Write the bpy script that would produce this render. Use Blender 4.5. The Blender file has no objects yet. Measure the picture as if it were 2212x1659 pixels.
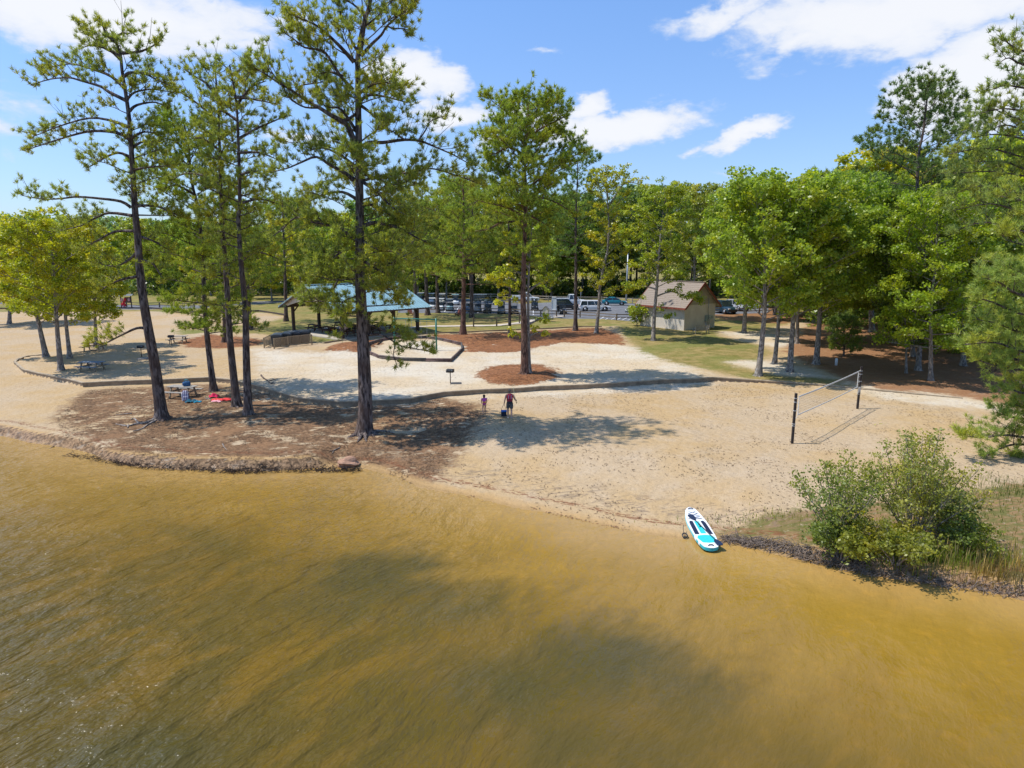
import bpy, bmesh, math, random
import numpy as np
from mathutils import Vector, Matrix, Quaternion
random.seed(7)
RNG = np.random.default_rng(11)
S = bpy.context.scene
COL = S.collection
PI = math.pi
# ---------------------------------------------------------------- camera
CAMZ = 10.5
PITCH = math.radians(11.0)
F = 1475.0            # focal length in units of a 2212 px wide frame
cd = bpy.data.cameras.new("camera")
cd.sensor_width = 36.0
cd.lens = 36.0 * F / 2212.0
cd.clip_start = 0.2
cd.clip_end = 6000
cam = bpy.data.objects.new("camera", cd)
COL.objects.link(cam)
cam.location = (0, 0, CAMZ)
cam.rotation_euler = (PI / 2 - PITCH, 0, 0)
S.camera = cam
S.view_settings.view_transform = 'Standard'
S.view_settings.look = 'None'
S.view_settings.exposure = 0
S.cycles.use_denoising = True
S.cycles.sample_clamp_indirect = 4.0
S.cycles.sample_clamp_direct = 2.0
S.cycles.max_bounces = 6
S.cycles.transparent_max_bounces = 8
S.cycles.diffuse_bounces = 3
S.cycles.glossy_bounces = 3

def ray(u, v):
    a = (u - 1106.0) / F
    b = -(v - 829.5) / F
    cp, sp = math.cos(PITCH), math.sin(PITCH)
    return np.array([a, cp + b * sp, -sp + b * cp])

def at_depth(u, v, Y):
    """point of the sight line through (u,v) that lies in the vertical plane y = Y"""
    r = ray(u, v)
    t = Y / r[1]
    return np.array([r[0] * t, Y, CAMZ + r[2] * t])

def at_z(u, v, z=0.0):
    r = ray(u, v)
    t = (z - CAMZ) / r[2]
    return np.array([r[0] * t, r[1] * t, z])

# ---------------------------------------------------------------- numeric noise
_tab = np.random.default_rng(5).random((256, 256))
def vnoise(x, y):
    x = np.asarray(x, float); y = np.asarray(y, float)
    xi = np.floor(x).astype(int); yi = np.floor(y).astype(int)
    fx = x - xi; fy = y - yi
    fx = fx * fx * (3 - 2 * fx); fy = fy * fy * (3 - 2 * fy)
    a = _tab[xi & 255, yi & 255]; b = _tab[(xi + 1) & 255, yi & 255]
    c = _tab[xi & 255, (yi + 1) & 255]; d = _tab[(xi + 1) & 255, (yi + 1) & 255]
    return (a * (1 - fx) + b * fx) * (1 - fy) + (c * (1 - fx) + d * fx) * fy - 0.5

def sstep(a, b, x):
    t = np.clip((np.asarray(x, float) - a) / (b - a), 0, 1)
    return t * t * (3 - 2 * t)

def seg_dist(x, y, P):
    """unsigned distance to polyline P and side sign (positive = left of the direction)"""
    best = np.full(np.shape(x), 1e9); side = np.ones(np.shape(x))
    for (ax, ay), (bx, by) in zip(P[:-1], P[1:]):
        dx, dy = bx - ax, by - ay
        L2 = dx * dx + dy * dy + 1e-12
        t = np.clip(((x - ax) * dx + (y - ay) * dy) / L2, 0, 1)
        ex = x - (ax + t * dx); ey = y - (ay + t * dy)
        d = ex * ex + ey * ey
        s = np.sign(dx * (y - ay) - dy * (x - ax))
        m = d < best - 1e-9
        best = np.where(m, d, best); side = np.where(m, s, side)
    return np.sqrt(best), side

def inside(x, y, P):
    c = np.zeros(np.shape(x), bool)
    n = len(P)
    for i in range(n):
        ax, ay = P[i]; bx, by = P[(i + 1) % n]
        if ay == by: continue
        m = ((ay > y) != (by > y)) & (x < (bx - ax) * (y - ay) / (by - ay) + ax)
        c ^= m
    return c

def sdf(x, y, P):
    d, _ = seg_dist(x, y, list(P) + [P[0]])
    return np.where(inside(x, y, P), d, -d)

# ---------------------------------------------------------------- terrain
def pz(pts, z=0.0):
    return [tuple(at_z(u, v, z)[:2]) for u, v in pts]

SHORE_PX = [(0, 940), (40, 948), (90, 962), (140, 975), (200, 990), (280, 1004), (400, 1013), (560, 1016), (700, 1012), (790, 1013),
            (850, 1032), (905, 1052), (960, 1063), (1027, 1076), (1079, 1089), (1166, 1107), (1296, 1136), (1401, 1156),
            (1475, 1166), (1548, 1172), (1639, 1188), (1742, 1213), (1878, 1242), (2024, 1260), (2134, 1277), (2212, 1294)]
SHORE = pz(SHORE_PX)
SHORE = [(-400, 95), (-120, 62), (-60, 46)] + SHORE + [(22, 17.5), (34, 14), (60, 8), (400, -20)]
SHORE_S = [(-400.0, 95.0)]
WALL_PX = [(90, 766), (57, 775), (37, 784), (31, 789), (50, 805), (110, 819), (180, 834), (325, 830), (452, 823), (495, 828), (542, 838), (586, 851),
           (646, 868), (733, 877), (811, 877), (884, 873), (962, 859), (1060, 851), (1166, 842), (1300, 835), (1401, 831), (1474, 827), (1540, 822),
           (1640, 828), (1749, 836), (1856, 846), (1951, 855), (2079, 866)]
WALL = pz(WALL_PX, 0.7)
_wl = WALL[0]; _wr = WALL[-1]
CLOSE = [_wr, (_wr[0] + 25, _wr[1] + 12), (160, 140), (-60, 150), (-62, 70), _wl]

def base_h(x, y):
    d, s = seg_dist(x, y, SHORE)
    d = d * s                                     # positive inland
    wob = vnoise(x * 0.55, y * 0.55) * 0.45 + vnoise(x * 2.3 + 9, y * 2.3) * 0.05
    wob = wob + vnoise(x * 0.21 + 40, y * 0.21) * 1.1 * sstep(-8, -11, x)
    dd = d + wob * sstep(-1, 0.5, d) * 1.0
    bankL = sstep(-8.8, -10.2, x)
    bankR = sstep(8.2, 10.5, x)
    bank = np.maximum(bankL, bankR * 0.85)
    flat = 0.07 * dd * sstep(18, 6, dd) + 0.62 * sstep(2, 16, dd)
    bh = 0.40 + 0.30 * vnoise(x * 0.33 + 7, y * 0.33)
    steep = bh * sstep(-0.1, 0.45, dd) + (0.46 - bh) * sstep(0.5, 5, dd) + 0.22 * sstep(0.5, 14, dd)
    land = flat * (1 - bank) + steep * bank
    land = np.where(dd > 14, np.maximum(land, 0.62), land)
    land = np.minimum(land, 0.75)
    under = -0.09 * np.clip(-dd, 0, 14) - 0.02
    h = np.where(dd > 0, land, under)
    # gentle unevenness
    h = h + sstep(0.6, 3, dd) * (vnoise(x * 0.35, y * 0.35) * 0.10 + vnoise(x * 1.3 + 4, y * 1.3) * 0.035)
    # timber terrace
    dw, sw = seg_dist(x, y, WALL)
    dw = dw * sw
    dc, _ = seg_dist(x, y, CLOSE)
    ins = inside(x, y, WALL + CLOSE[1:-1])
    tap = 1 - 0.85 * sstep(14.5, 24, x)
    step = np.where(ins, 0.29 * sstep(0.08, 0.16, dw) * sstep(0.0, 5.0, dc + 0.6), 0.0)
    h = h + step * tap + 0.25 * (1 - tap) * sstep(30, 40, y)
    # mulch mounds
    cx, cy = at_z(1120, 808, 1.0)[:2]
    q = ((x - cx) / 3.6) ** 2 + ((y - cy) / 3.4) ** 2
    h = h + 0.28 * sstep(1.05, 0.25, q)
    cx, cy = at_z(1010, 733, 1.0)[:2]
    q = ((x - cx) / 5.5) ** 2 + ((y - cy) / 5.0) ** 2
    h = h + 0.30 * sstep(1.0, 0.1, q)
    cx, cy = at_z(762, 750, 1.0)[:2]
    q = ((x - cx) / 3.2) ** 2 + ((y - cy) / 3.0) ** 2
    h = h + 0.35 * sstep(1.0, 0.1, q)
    # far hills
    h = h + 13 * sstep(-90, -260, x) * sstep(230, 400, y) + 3 * sstep(250, 520, y)
    h = h + 10 * sstep(40, 140, x) * sstep(80, 220, y)
    return h

def hz(x, y):
    return float(base_h(np.array([x], float), np.array([y], float))[0])

def G(u, v):
    """the ground point seen at (u,v)"""
    z = 0.7
    for _ in range(10):
        p = at_z(u, v, z)
        z = 0.5 * z + 0.5 * hz(p[0], p[1])
    p = at_z(u, v, z)
    return np.array([p[0], p[1], hz(p[0], p[1])])

def gp(pts, z=0.9):
    return [tuple(at_z(u, v, z)[:2]) for u, v in pts]

# ---------------------------------------------------------------- object helpers
def tag(o, label=None, cat=None, group=None, kind=None):
    if label: o['label'] = label
    if cat: o['category'] = cat
    if group: o['group'] = group
    if kind: o['kind'] = kind
    return o

def thing(name, label, cat, loc=(0, 0, 0), rz=0.0, group=None):
    o = bpy.data.objects.new(name, None)
    COL.objects.link(o)
    o.empty_display_size = 0.3
    o.location = [float(c) for c in loc]
    o.rotation_euler = (0, 0, rz)
    return tag(o, label, cat, group)

def mesh_np(name, verts, faces_flat, loop_tot, mat=None, smooth=False):
    """fast mesh from arrays. faces_flat: flat vertex ids; loop_tot: verts per face (int or array)"""
    me = bpy.data.meshes.new(name)
    verts = np.asarray(verts, np.float32).reshape(-1, 3)
    ff = np.asarray(faces_flat, np.int32).ravel()
    if np.isscalar(loop_tot):
        nf = len(ff) // loop_tot
        lt = np.full(nf, loop_tot, np.int32)
    else:
        lt = np.asarray(loop_tot, np.int32); nf = len(lt)
    ls = np.concatenate([[0], np.cumsum(lt)[:-1]]).astype(np.int32) if nf else np.zeros(0, np.int32)
    me.vertices.add(len(verts)); me.vertices.foreach_set("co", verts.ravel())
    me.loops.add(len(ff)); me.loops.foreach_set("vertex_index", ff)
    me.polygons.add(nf); me.polygons.foreach_set("loop_start", ls); me.polygons.foreach_set("loop_total", lt)
    if smooth: me.polygons.foreach_set("use_smooth", np.ones(nf, bool))
    me.update(calc_edges=True)
    if mat: me.materials.append(mat)
    return me

def link(name, me, parent=None, loc=None, rot=None):
    o = bpy.data.objects.new(name, me)
    COL.objects.link(o)
    if parent is not None: o.parent = parent
    if loc is not None: o.location = [float(c) for c in loc]
    if rot is not None: o.rotation_euler = rot
    return o

class MB:
    """collects shapes into one mesh"""
    def __init__(s):
        s.v = []; s.f = []; s.sm = []
    def add(s, vs, fs, M=None, smooth=False):
        b = len(s.v)
        for p in vs:
            p = Vector([float(c) for c in p])
            if M is not None: p = M @ p
            s.v.append((p.x, p.y, p.z))
        for f in fs:
            s.f.append([b + i for i in f]); s.sm.append(smooth)
        return s
    def box(s, c, size, rz=0.0, M=None, taper=1.0):
        cx, cy, cz = c; hx, hy, hh = size[0] / 2, size[1] / 2, size[2] / 2
        vs = []
        for z, k in ((-hh, 1.0), (hh, taper)):
            for x, y in ((-hx, -hy), (hx, -hy), (hx, hy), (-hx, hy)):
                x2, y2 = x * k, y * k
                vs.append((cx + x2 * math.cos(rz) - y2 * math.sin(rz), cy + x2 * math.sin(rz) + y2 * math.cos(rz), cz + z))
        return s.add(vs, [(0, 3, 2, 1), (4, 5, 6, 7), (0, 1, 5, 4), (1, 2, 6, 5), (2, 3, 7, 6), (3, 0, 4, 7)], M)
    def tube(s, pts, rad, n=8, M=None, caps=True, smooth=True):
        pts = [Vector([float(c) for c in p]) for p in pts]
        if not hasattr(rad, '__len__'): rad = [rad] * len(pts)
        vs = []; fs = []
        up = None
        for i, p in enumerate(pts):
            a = pts[max(i - 1, 0)]; b = pts[min(i + 1, len(pts) - 1)]
            t = (b - a)
            if t.length < 1e-9: t = Vector((0, 0, 1))
            t.normalize()
            if up is None:
                up = Vector((1, 0, 0)) if abs(t.x) < 0.8 else Vector((0, 1, 0))
            up = (up - t * up.dot(t))
            if up.length < 1e-6: up = t.orthogonal()
            up.normalize()
            w = t.cross(up)
            for k in range(n):
                an = 2 * PI * k / n
                vs.append(p + (up * math.cos(an) + w * math.sin(an)) * rad[i])
        for i in range(len(pts) - 1):
            for k in range(n):
                k2 = (k + 1) % n
                fs.append((i * n + k, i * n + k2, (i + 1) * n + k2, (i + 1) * n + k))
        if caps:
            fs.append(tuple(reversed(range(n)))); fs.append(tuple((len(pts) - 1) * n + k for k in range(n)))
        return s.add(vs, fs, M, smooth)
    def beam(s, a, b, w, h, M=None):
        """rectangular bar from a to b, width w (sideways), height h"""
        a = Vector([float(c) for c in a]); b = Vector([float(c) for c in b])
        t = (b - a).normalized()
        up = Vector((0, 0, 1)) if abs(t.z) < 0.95 else Vector((0, 1, 0))
        sd = t.cross(up).normalized(); up = sd.cross(t)
        vs = []
        for p in (a, b):
            for x, y in ((-1, -1), (1, -1), (1, 1), (-1, 1)):
                vs.append(p + sd * (x * w / 2) + up * (y * h / 2))
        return s.add(vs, [(0, 1, 2, 3), (7, 6, 5, 4), (0, 4, 5, 1), (1, 5, 6, 2), (2, 6, 7, 3), (3, 7, 4, 0)], M)
    def cyl(s, c, r, h, n=16, axis='z', M=None, smooth=True):
        c = Vector(c); d = {'x': Vector((1, 0, 0)), 'y': Vector((0, 1, 0)), 'z': Vector((0, 0, 1))}[axis]
        return s.tube([c - d * h / 2, c + d * h / 2], r, n, M, True, smooth)
    def poly(s, pts, M=None):
        return s.add(pts, [tuple(range(len(pts)))], M)
    def prism(s, outline, y0, y1, M=None, inset=None):
        """side outline [(x,z)] extruded from y0 to y1"""
        n = len(outline)
        vs = [(x, y0, z) for x, z in outline] + [(x, y1, z) for x, z in outline]
        fs = [tuple(range(n)), tuple(reversed(range(n, 2 * n)))]
        for i in range(n):
            j = (i + 1) % n
            fs.append((i, i + n, j + n, j))
        return s.add(vs, fs, M)
    def sphere(s, c, r, n=10, m=7, M=None, sc=(1, 1, 1)):
        vs = []; fs = []
        for i in range(m + 1):
            th = PI * i / m
            for k in range(n):
                ph = 2 * PI * k / n
                vs.append((c[0] + r * sc[0] * math.sin(th) * math.cos(ph), c[1] + r * sc[1] * math.sin(th) * math.sin(ph), c[2] + r * sc[2] * math.cos(th)))
        for i in range(m):
            for k in range(n):
                k2 = (k + 1) % n
                fs.append((i * n + k, (i + 1) * n + k, (i + 1) * n + k2, i * n + k2))
        return s.add(vs, fs, M, True)
    def build(s, name, mat, parent=None, bevel=0.0, loc=None, rz=None):
        me = bpy.data.meshes.new(name)
        me.from_pydata(s.v, [], s.f)
        me.polygons.foreach_set("use_smooth", s.sm)
        me.update()
        bm = bmesh.new(); bm.from_mesh(me)
        bmesh.ops.recalc_face_normals(bm, faces=bm.faces)
        bm.to_mesh(me); bm.free()
        if mat: me.materials.append(mat)
        o = link(name, me, parent, loc)
        if rz is not None: o.rotation_euler = (0, 0, rz)
        if bevel > 0:
            b = o.modifiers.new("bevel", 'BEVEL'); b.width = bevel; b.segments = 2; b.limit_method = 'ANGLE'; b.angle_limit = math.radians(35)
        return o

def children(o):
    return [c for c in bpy.data.objects if c.parent == o]

def copy_tree(o, parent=None):
    c = o.copy(); COL.objects.link(c)
    c.parent = parent
    for ch in children(o):
        copy_tree(ch, c)
    return c

# ---------------------------------------------------------------- materials
def new_mat(name):
    m = bpy.data.materials.new(name); m.use_nodes = True
    nt = m.node_tree; nt.nodes.clear()
    out = nt.nodes.new('ShaderNodeOutputMaterial')
    return m, nt, out

class NT:
    def __init__(s, nt): s.nt = nt
    def n(s, t, **kw):
        nd = s.nt.nodes.new(t)
        for k, v in kw.items(): setattr(nd, k, v)
        return nd
    def put(s, sock, val):
        if val is None: return
        if hasattr(val, 'is_output'): s.nt.links.new(val, sock)
        elif hasattr(sock, 'default_value'):
            if hasattr(sock.default_value, '__len__') and hasattr(val, '__len__') and len(sock.default_value) == 4 and len(val) == 3:
                val = (*val, 1)
            elif hasattr(sock.default_value, '__len__') and not hasattr(val, '__len__'):
                val = [val] * len(sock.default_value)
            sock.default_value = val
    def math(s, op, a, b=None, c=None, clamp=False):
        nd = s.n('ShaderNodeMath', operation=op); nd.use_clamp = clamp
        s.put(nd.inputs[0], a); s.put(nd.inputs[1], b)
        if c is not None: s.put(nd.inputs[2], c)
        return nd.outputs[0]
    def vmath(s, op, a, b=None):
        nd = s.n('ShaderNodeVectorMath', operation=op)
        s.put(nd.inputs[0], a)
        if b is not None: s.put(nd.inputs[1], b)
        return nd.outputs['Value'] if op in ('LENGTH', 'DOT_PRODUCT', 'DISTANCE') else nd.outputs['Vector']
    def mix(s, fac, a, b, mode='MIX'):
        nd = s.n('ShaderNodeMix', data_type='RGBA', blend_type=mode)
        s.put(nd.inputs[0], fac); s.put(nd.inputs[6], a); s.put(nd.inputs[7], b)
        return nd.outputs[2]
    def noise(s, vec, scale, detail=4, rough=0.55, dist=0.0, out=0):
        nd = s.n('ShaderNodeTexNoise'); s.put(nd.inputs['Vector'], vec)
        nd.inputs['Scale'].default_value = scale; nd.inputs['Detail'].default_value = detail
        nd.inputs['Roughness'].default_value = rough; nd.inputs['Distortion'].default_value = dist
        return nd.outputs[out]
    def mapping(s, vec, scale=(1, 1, 1), rot=(0, 0, 0), loc=(0, 0, 0)):
        nd = s.n('ShaderNodeMapping'); s.put(nd.inputs['Vector'], vec)
        nd.inputs['Scale'].default_value = scale; nd.inputs['Rotation'].default_value = rot; nd.inputs['Location'].default_value = loc
        return nd.outputs[0]
    def aniso(s, vec, deg, sx, sy):
        """coordinates stretched along the world direction deg"""
        return s.mapping(s.mapping(vec, rot=(0, 0, math.radians(-deg))), scale=(sx, sy, 1))
    def rng(s, x, a, b, c=0.0, d=1.0, smooth=True):
        nd = s.n('ShaderNodeMapRange'); nd.interpolation_type = 'SMOOTHSTEP' if smooth else 'LINEAR'
        s.put(nd.inputs[0], x); s.put(nd.inputs[1], a); s.put(nd.inputs[2], b); s.put(nd.inputs[3], c); s.put(nd.inputs[4], d)
        return nd.outputs[0]
    def attr(s, name, out='Fac'):
        nd = s.n('ShaderNodeAttribute'); nd.attribute_name = name
        return nd.outputs[out]
    def bump(s, h, strength=0.5, dist=0.05, normal=None):
        nd = s.n('ShaderNodeBump'); s.put(nd.inputs['Height'], h)
        nd.inputs['Strength'].default_value = strength; nd.inputs['Distance'].default_value = dist
        if normal is not None: s.put(nd.inputs['Normal'], normal)
        return nd.outputs[0]
    def bsdf(s, col, rough=0.8, metal=0.0, normal=None, spec=0.3):
        nd = s.n('ShaderNodeBsdfPrincipled')
        s.put(nd.inputs['Base Color'], col); s.put(nd.inputs['Roughness'], rough); s.put(nd.inputs['Metallic'], metal)
        nd.inputs['Specular IOR Level'].default_value = spec
        if normal is not None: s.put(nd.inputs['Normal'], normal)
        return nd

def simple(name, col, rough=0.7, metal=0.0, var=0.25, scale=6.0, bump=0.0, spec=0.3, stretch=(1, 1, 1), dark=None):
    """surface with blotchy wear"""
    m, nt, out = new_mat(name); T = NT(nt)
    tc = T.n('ShaderNodeTexCoord')
    vec = T.mapping(tc.outputs['Object'], scale=stretch)
    n1 = T.noise(vec, scale, 6, 0.6)
    n2 = T.noise(vec, scale * 6, 3, 0.6)
    f = T.math('ADD', T.math('MULTIPLY', n1, 0.7), T.math('MULTIPLY', n2, 0.3))
    f = T.rng(f, 0.32, 0.68)
    d = dark if dark else tuple(c * (1 - var) for c in col)
    l = tuple(min(1, c * (1 + var * 0.6)) for c in col)
    c = T.mix(f, d, l)
    nrm = T.bump(n2, bump, 0.02) if bump else None
    b = T.bsdf(c, T.rng(n1, 0.3, 0.7, max(0, rough - 0.08), min(1, rough + 0.08)), metal, nrm, spec)
    nt.links.new(b.outputs[0], out.inputs[0])
    return m
# ---------------------------------------------------------------- sun and sky
SUN_EL = math.radians(61.5)
SH = Vector((0.9998, 0.015, 0)).normalized()          # direction in which shadows fall
sd = bpy.data.lights.new("sun", 'SUN'); sd.energy = 5.0; sd.angle = math.radians(0.53); sd.color = (1.0, 0.955, 0.88)
so = bpy.data.objects.new("sun", sd); COL.objects.link(so); so.location = (-30, -10, 60)
ldir = Vector((SH.x * math.cos(SUN_EL), SH.y * math.cos(SUN_EL), -math.sin(SUN_EL)))
so.rotation_euler = ldir.to_track_quat('-Z', 'Y').to_euler()
w = bpy.data.worlds.new("World"); S.world = w; w.use_nodes = True
nt = w.node_tree; nt.nodes.clear(); T = NT(nt)
wo = T.n('ShaderNodeOutputWorld'); bg = T.n('ShaderNodeBackground')
sky = T.n('ShaderNodeTexSky'); sky.sky_type = 'NISHITA'; sky.sun_disc = False
sky.sun_elevation = SUN_EL
# the direction towards the sun, as an azimuth measured from +Y clockwise
sky.sun_rotation = math.atan2(-SH.x, -SH.y)
sky.air_density = 1.0; sky.dust_density = 0.6; sky.ozone_density = 1.6; sky.altitude = 50
tc = T.n('ShaderNodeTexCoord'); D = tc.outputs['Generated']
sep = T.n('ShaderNodeSeparateXYZ'); nt.links.new(D, sep.inputs[0])
az = T.math('ARCTAN2', sep.outputs[0], sep.outputs[1])
el = T.math('ARCSINE', sep.outputs[2])
cmb = T.n('ShaderNodeCombineXYZ'); nt.links.new(az, cmb.inputs[0]); nt.links.new(el, cmb.inputs[1])
A = cmb.outputs[0]
warpn = T.n('ShaderNodeTexNoise'); nt.links.new(T.mapping(A, scale=(1, 1.7, 1)), warpn.inputs['Vector'])
warpn.inputs['Scale'].default_value = 9; warpn.inputs['Detail'].default_value = 5; warpn.inputs['Roughness'].default_value = 0.6
wv = T.vmath('MULTIPLY', T.vmath('SUBTRACT', warpn.outputs['Color'], (0.5, 0.5, 0.5)), (0.16, 0.075, 0))
Aw = T.vmath('ADD', A, wv)
CL = [(180, 14, 380, 70, 0, 1.15), (470, 92, 120, 36, -4, 0.75), (905, 152, 92, 46, 4, 1.3), (990, 243, 88, 34, 0, 1.25), (1105, 228, 90, 22, 0, .9),
      (1262, 226, 88, 24, -14, 1.15), (1330, 272, 175, 38, -4, 1.35), (1210, 262, 90, 34, 0, 1), (650, 283, 92, 22, 0, .7), (1610, 298, 88, 26, -14, 1.25),
      (1515, 322, 66, 15, -8, .7), (1575, 24, 140, 30, -12, .85), (1960, 30, 330, 70, 0, 1.25), (1760, 88, 130, 34, -12, 1),
      (2105, 180, 150, 76, -8, 1.5), (2050, 122, 80, 18, -8, .6), (1168, 123, 76, 13, -6, .5), (1572, 378, 44, 9, 0, .5), (60, 455, 90, 8, 0, .4),
      (1520, 96, 56, 16, 10, .5), (560, 40, 120, 50, 0, .5), (1390, 432, 60, 14, 0, .6), (800, 240, 120, 20, 0, .5), (1040, 320, 60, 22, 0, .7),
      (-400, 200, 300, 70, 0, 1), (2700, 120, 300, 90, 0, 1)]
acc = None
for (u, v, su, sv, rot, amp) in CL:
    r = ray(u, v); r = r / np.linalg.norm(r)
    a0, e0 = math.atan2(r[0], r[1]), math.asin(r[2])
    dv = T.vmath('SUBTRACT', Aw, (a0, e0, 0))
    dv = T.mapping(dv, scale=(F / su * 0.82, F / sv * 0.82, 0), rot=(0, 0, 0)) if rot == 0 else \
        T.vmath('MULTIPLY', T.mapping(dv, rot=(0, 0, math.radians(rot))), (F / su * 0.82, F / sv * 0.82, 0))
    val = T.math('MULTIPLY', T.rng(T.vmath('LENGTH', dv), 0.0, 1.25, 1.0, 0.0, False), amp)
    acc = val if acc is None else T.math('MAXIMUM', acc, val)
fb = T.noise(T.mapping(A, scale=(1, 2.2, 1)), 20, 6, 0.60, 0.3)
fb2 = T.noise(T.mapping(A, scale=(1, 2.6, 1), loc=(3, 1, 0)), 7, 4, 0.6)
fbs = T.math('ADD', T.math('MULTIPLY', T.math('SUBTRACT', fb, 0.5), 0.85), T.math('MULTIPLY', T.math('SUBTRACT', fb2, 0.5), 0.5))
cm = T.rng(T.math('ADD', acc, fbs), 0.32, 0.72)
# out-of-frame and overhead clouds so that reflections are not an even blue
over = T.math('MULTIPLY', T.rng(fb2, 0.55, 0.72), T.rng(el, 0.46, 0.62))
cm = T.math('MAXIMUM', cm, T.math('MULTIPLY', over, 0.7))
thick = T.rng(T.math('ADD', acc, T.math('MULTIPLY', fbs, 0.8)), 0.3, 1.0)
# deepen the Nishita blue the way the photo's sky does
sc = T.mix(T.rng(el, 0.0, 0.5), T.mix(1.0, sky.outputs[0], (1.04, 1.28, 1.74, 1), 'MULTIPLY'), T.mix(1.0, sky.outputs[0], (0.95, 1.60, 2.24, 1), 'MULTIPLY'))
hs = T.n('ShaderNodeHueSaturation'); nt.links.new(sc, hs.inputs['Color']); hs.inputs['Saturation'].default_value = 0.92; hs.inputs['Value'].default_value = 1.0
ccol = T.mix(thick, (7.2, 8.0, 9.6, 1), (9.6, 9.7, 10.0, 1))
fin = T.mix(T.math('MULTIPLY', cm, 0.93), hs.outputs[0], ccol)
nt.links.new(fin, bg.inputs[0]); bg.inputs[1].default_value = 0.10
nt.links.new(bg.outputs[0], wo.inputs[0])

# ---------------------------------------------------------------- ground sheet
def axis(parts):
    out = [parts[0][0]]
    for a, b, st in parts:
        n = max(1, int(round((b - a) / st)))
        out += list(a + (b - a) * (np.arange(1, n + 1) / n))
    return np.array(out)
gx = axis([(-2500, -400, 150), (-400, -120, 12), (-120, -48, 2.0), (-48, -32, 0.5), (-32, 26, 0.2), (26, 60, 0.6), (60, 140, 3), (140, 400, 14), (400, 2500, 150)])
gy = axis([(-30, 12, 3), (12, 18, 0.6), (18, 56, 0.2), (56, 75, 0.35), (75, 130, 0.9), (130, 260, 5), (260, 600, 15), (600, 3500, 150)])
X, Y = np.meshgrid(gx, gy)
xf, yf = X.ravel(), Y.ravel()
zf = base_h(xf, yf)
nx, ny = len(gx), len(gy)
idx = np.arange(nx * ny).reshape(ny, nx)
quads = np.stack([idx[:-1, :-1], idx[:-1, 1:], idx[1:, 1:], idx[1:, :-1]], -1).reshape(-1)
gme = mesh_np("ground", np.stack([xf, yf, zf], 1), quads, 4, None, True)

ZONES = {}
ZONES['grass'] = [gp([(-900, 668), (-100, 670), (200, 671), (330, 669), (430, 679), (560, 676), (619, 684), (600, 692), (545, 701), (470, 709), (380, 716), (392, 724), (480, 718), (540, 722),
                      (560, 722), (690, 742), (760, 733), (796, 729), (860, 722), (935, 722), (1000, 718), (1102, 713), (1254, 707), (1330, 705), (1350, 730), (1385, 762), (1450, 785), (1530, 800),
                      (1600, 818), (1740, 826), (1840, 836), (1800, 818), (1680, 812), (1600, 795), (1560, 782), (1640, 778), (1668, 765), (1650, 748), (1600, 738), (1560, 728), (1545, 716), (1640, 715), (1700, 700), (1760, 690), (2400, 680), (6000, 640),
                      (6000, 560), (-4000, 560), (-4000, 640)])]
ZONES['mulch'] = [gp([(930, 722), (1002, 720), (1102, 715), (1254, 708), (1300, 708), (1345, 725), (1350, 745), (1300, 742), (1217, 737), (1193, 742), (1127, 756), (1052, 761), (1002, 758), (1000, 745), (943, 732)], 1.0),
                  gp([(1028, 806), (1045, 794), (1085, 786), (1130, 783), (1180, 787), (1210, 800), (1195, 818), (1150, 827), (1095, 830), (1050, 822)], 1.0),
                  gp([(700, 757), (735, 742), (775, 734), (830, 734), (805, 752), (775, 760)], 1.0),
                  gp([(383, 738), (450, 722), (530, 727), (568, 735), (560, 746), (470, 752), (400, 750)], 1.0)]
ZONES['litter'] = [gp([(190, 845), (330, 838), (460, 830), (545, 847), (650, 872), (733, 881), (884, 878), (960, 862), (1040, 882), (1055, 905), (1010, 950), (975, 990), (930, 1020), (860, 1026), (780, 1014), (500, 1018),
                        (300, 1008), (150, 978), (175, 925), (120, 900), (150, 865)], 0.6),
                   gp([(1690, 760), (1745, 700), (1860, 688), (2000, 680), (2600, 690), (2700, 880), (2212, 880), (2050, 852), (1900, 842), (1835, 822), (1760, 792)], 0.9),
                   gp([(1500, 672), (1700, 660), (1760, 690), (1690, 700), (1560, 690)], 0.9)]
ZONES['yard'] = [gp([(1545, 1128), (1640, 1108), (1700, 1098), (1900, 1085), (2100, 1060), (2500, 1030), (2600, 1400), (2212, 1300), (1850, 1236), (1640, 1190)], 0.5)]
ZONES['white'] = [gp([(540, 752), (700, 762), (800, 732), (1000, 740), (1200, 738), (1350, 742), (1480, 770), (1530, 822), (1401, 833), (1166, 845), (962, 862), (811, 880), (733, 880), (586, 854), (520, 830), (560, 800)], 1.0),
                  gp([(1760, 812), (1840, 822), (1960, 835), (2060, 850), (2150, 868), (2140, 885), (2040, 878), (1900, 862), (1800, 842)], 0.8),
                  gp([(1560, 782), (1640, 778), (1700, 790), (1770, 800), (1800, 818), (1680, 812), (1600, 795)], 0.9),
                  gp([(1560, 715), (1640, 722), (1720, 730), (1750, 745), (1680, 750), (1600, 738)], 0.9),
                  gp([(2060, 850), (2200, 845), (2300, 870), (2212, 885)], 0.9)]
ZONES['asphalt'] = [gp([(860, 677), (1000, 677), (1100, 678), (1170, 685), (1217, 688), (1300, 690), (1368, 695), (1420, 694), (1540, 680), (1660, 676), (1660, 655), (1540, 654), (1347, 656), (1217, 652), (1130, 656), (1000, 646), (860, 640)], 0.9),
                    gp([(-2000, 652), (0, 654), (100, 658), (225, 665), (300, 666), (430, 664), (560, 658), (640, 652), (640, 648), (560, 652), (430, 657), (300, 657), (225, 656), (0, 645), (-2000, 638)], 0.9)]
vals = {}
for k, polys in ZONES.items():
    m = np.full(xf.shape, -50.0)
    for P in polys:
        m = np.maximum(m, sdf(xf, yf, P))
    vals[k] = np.clip(m, -8, 8)
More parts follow.
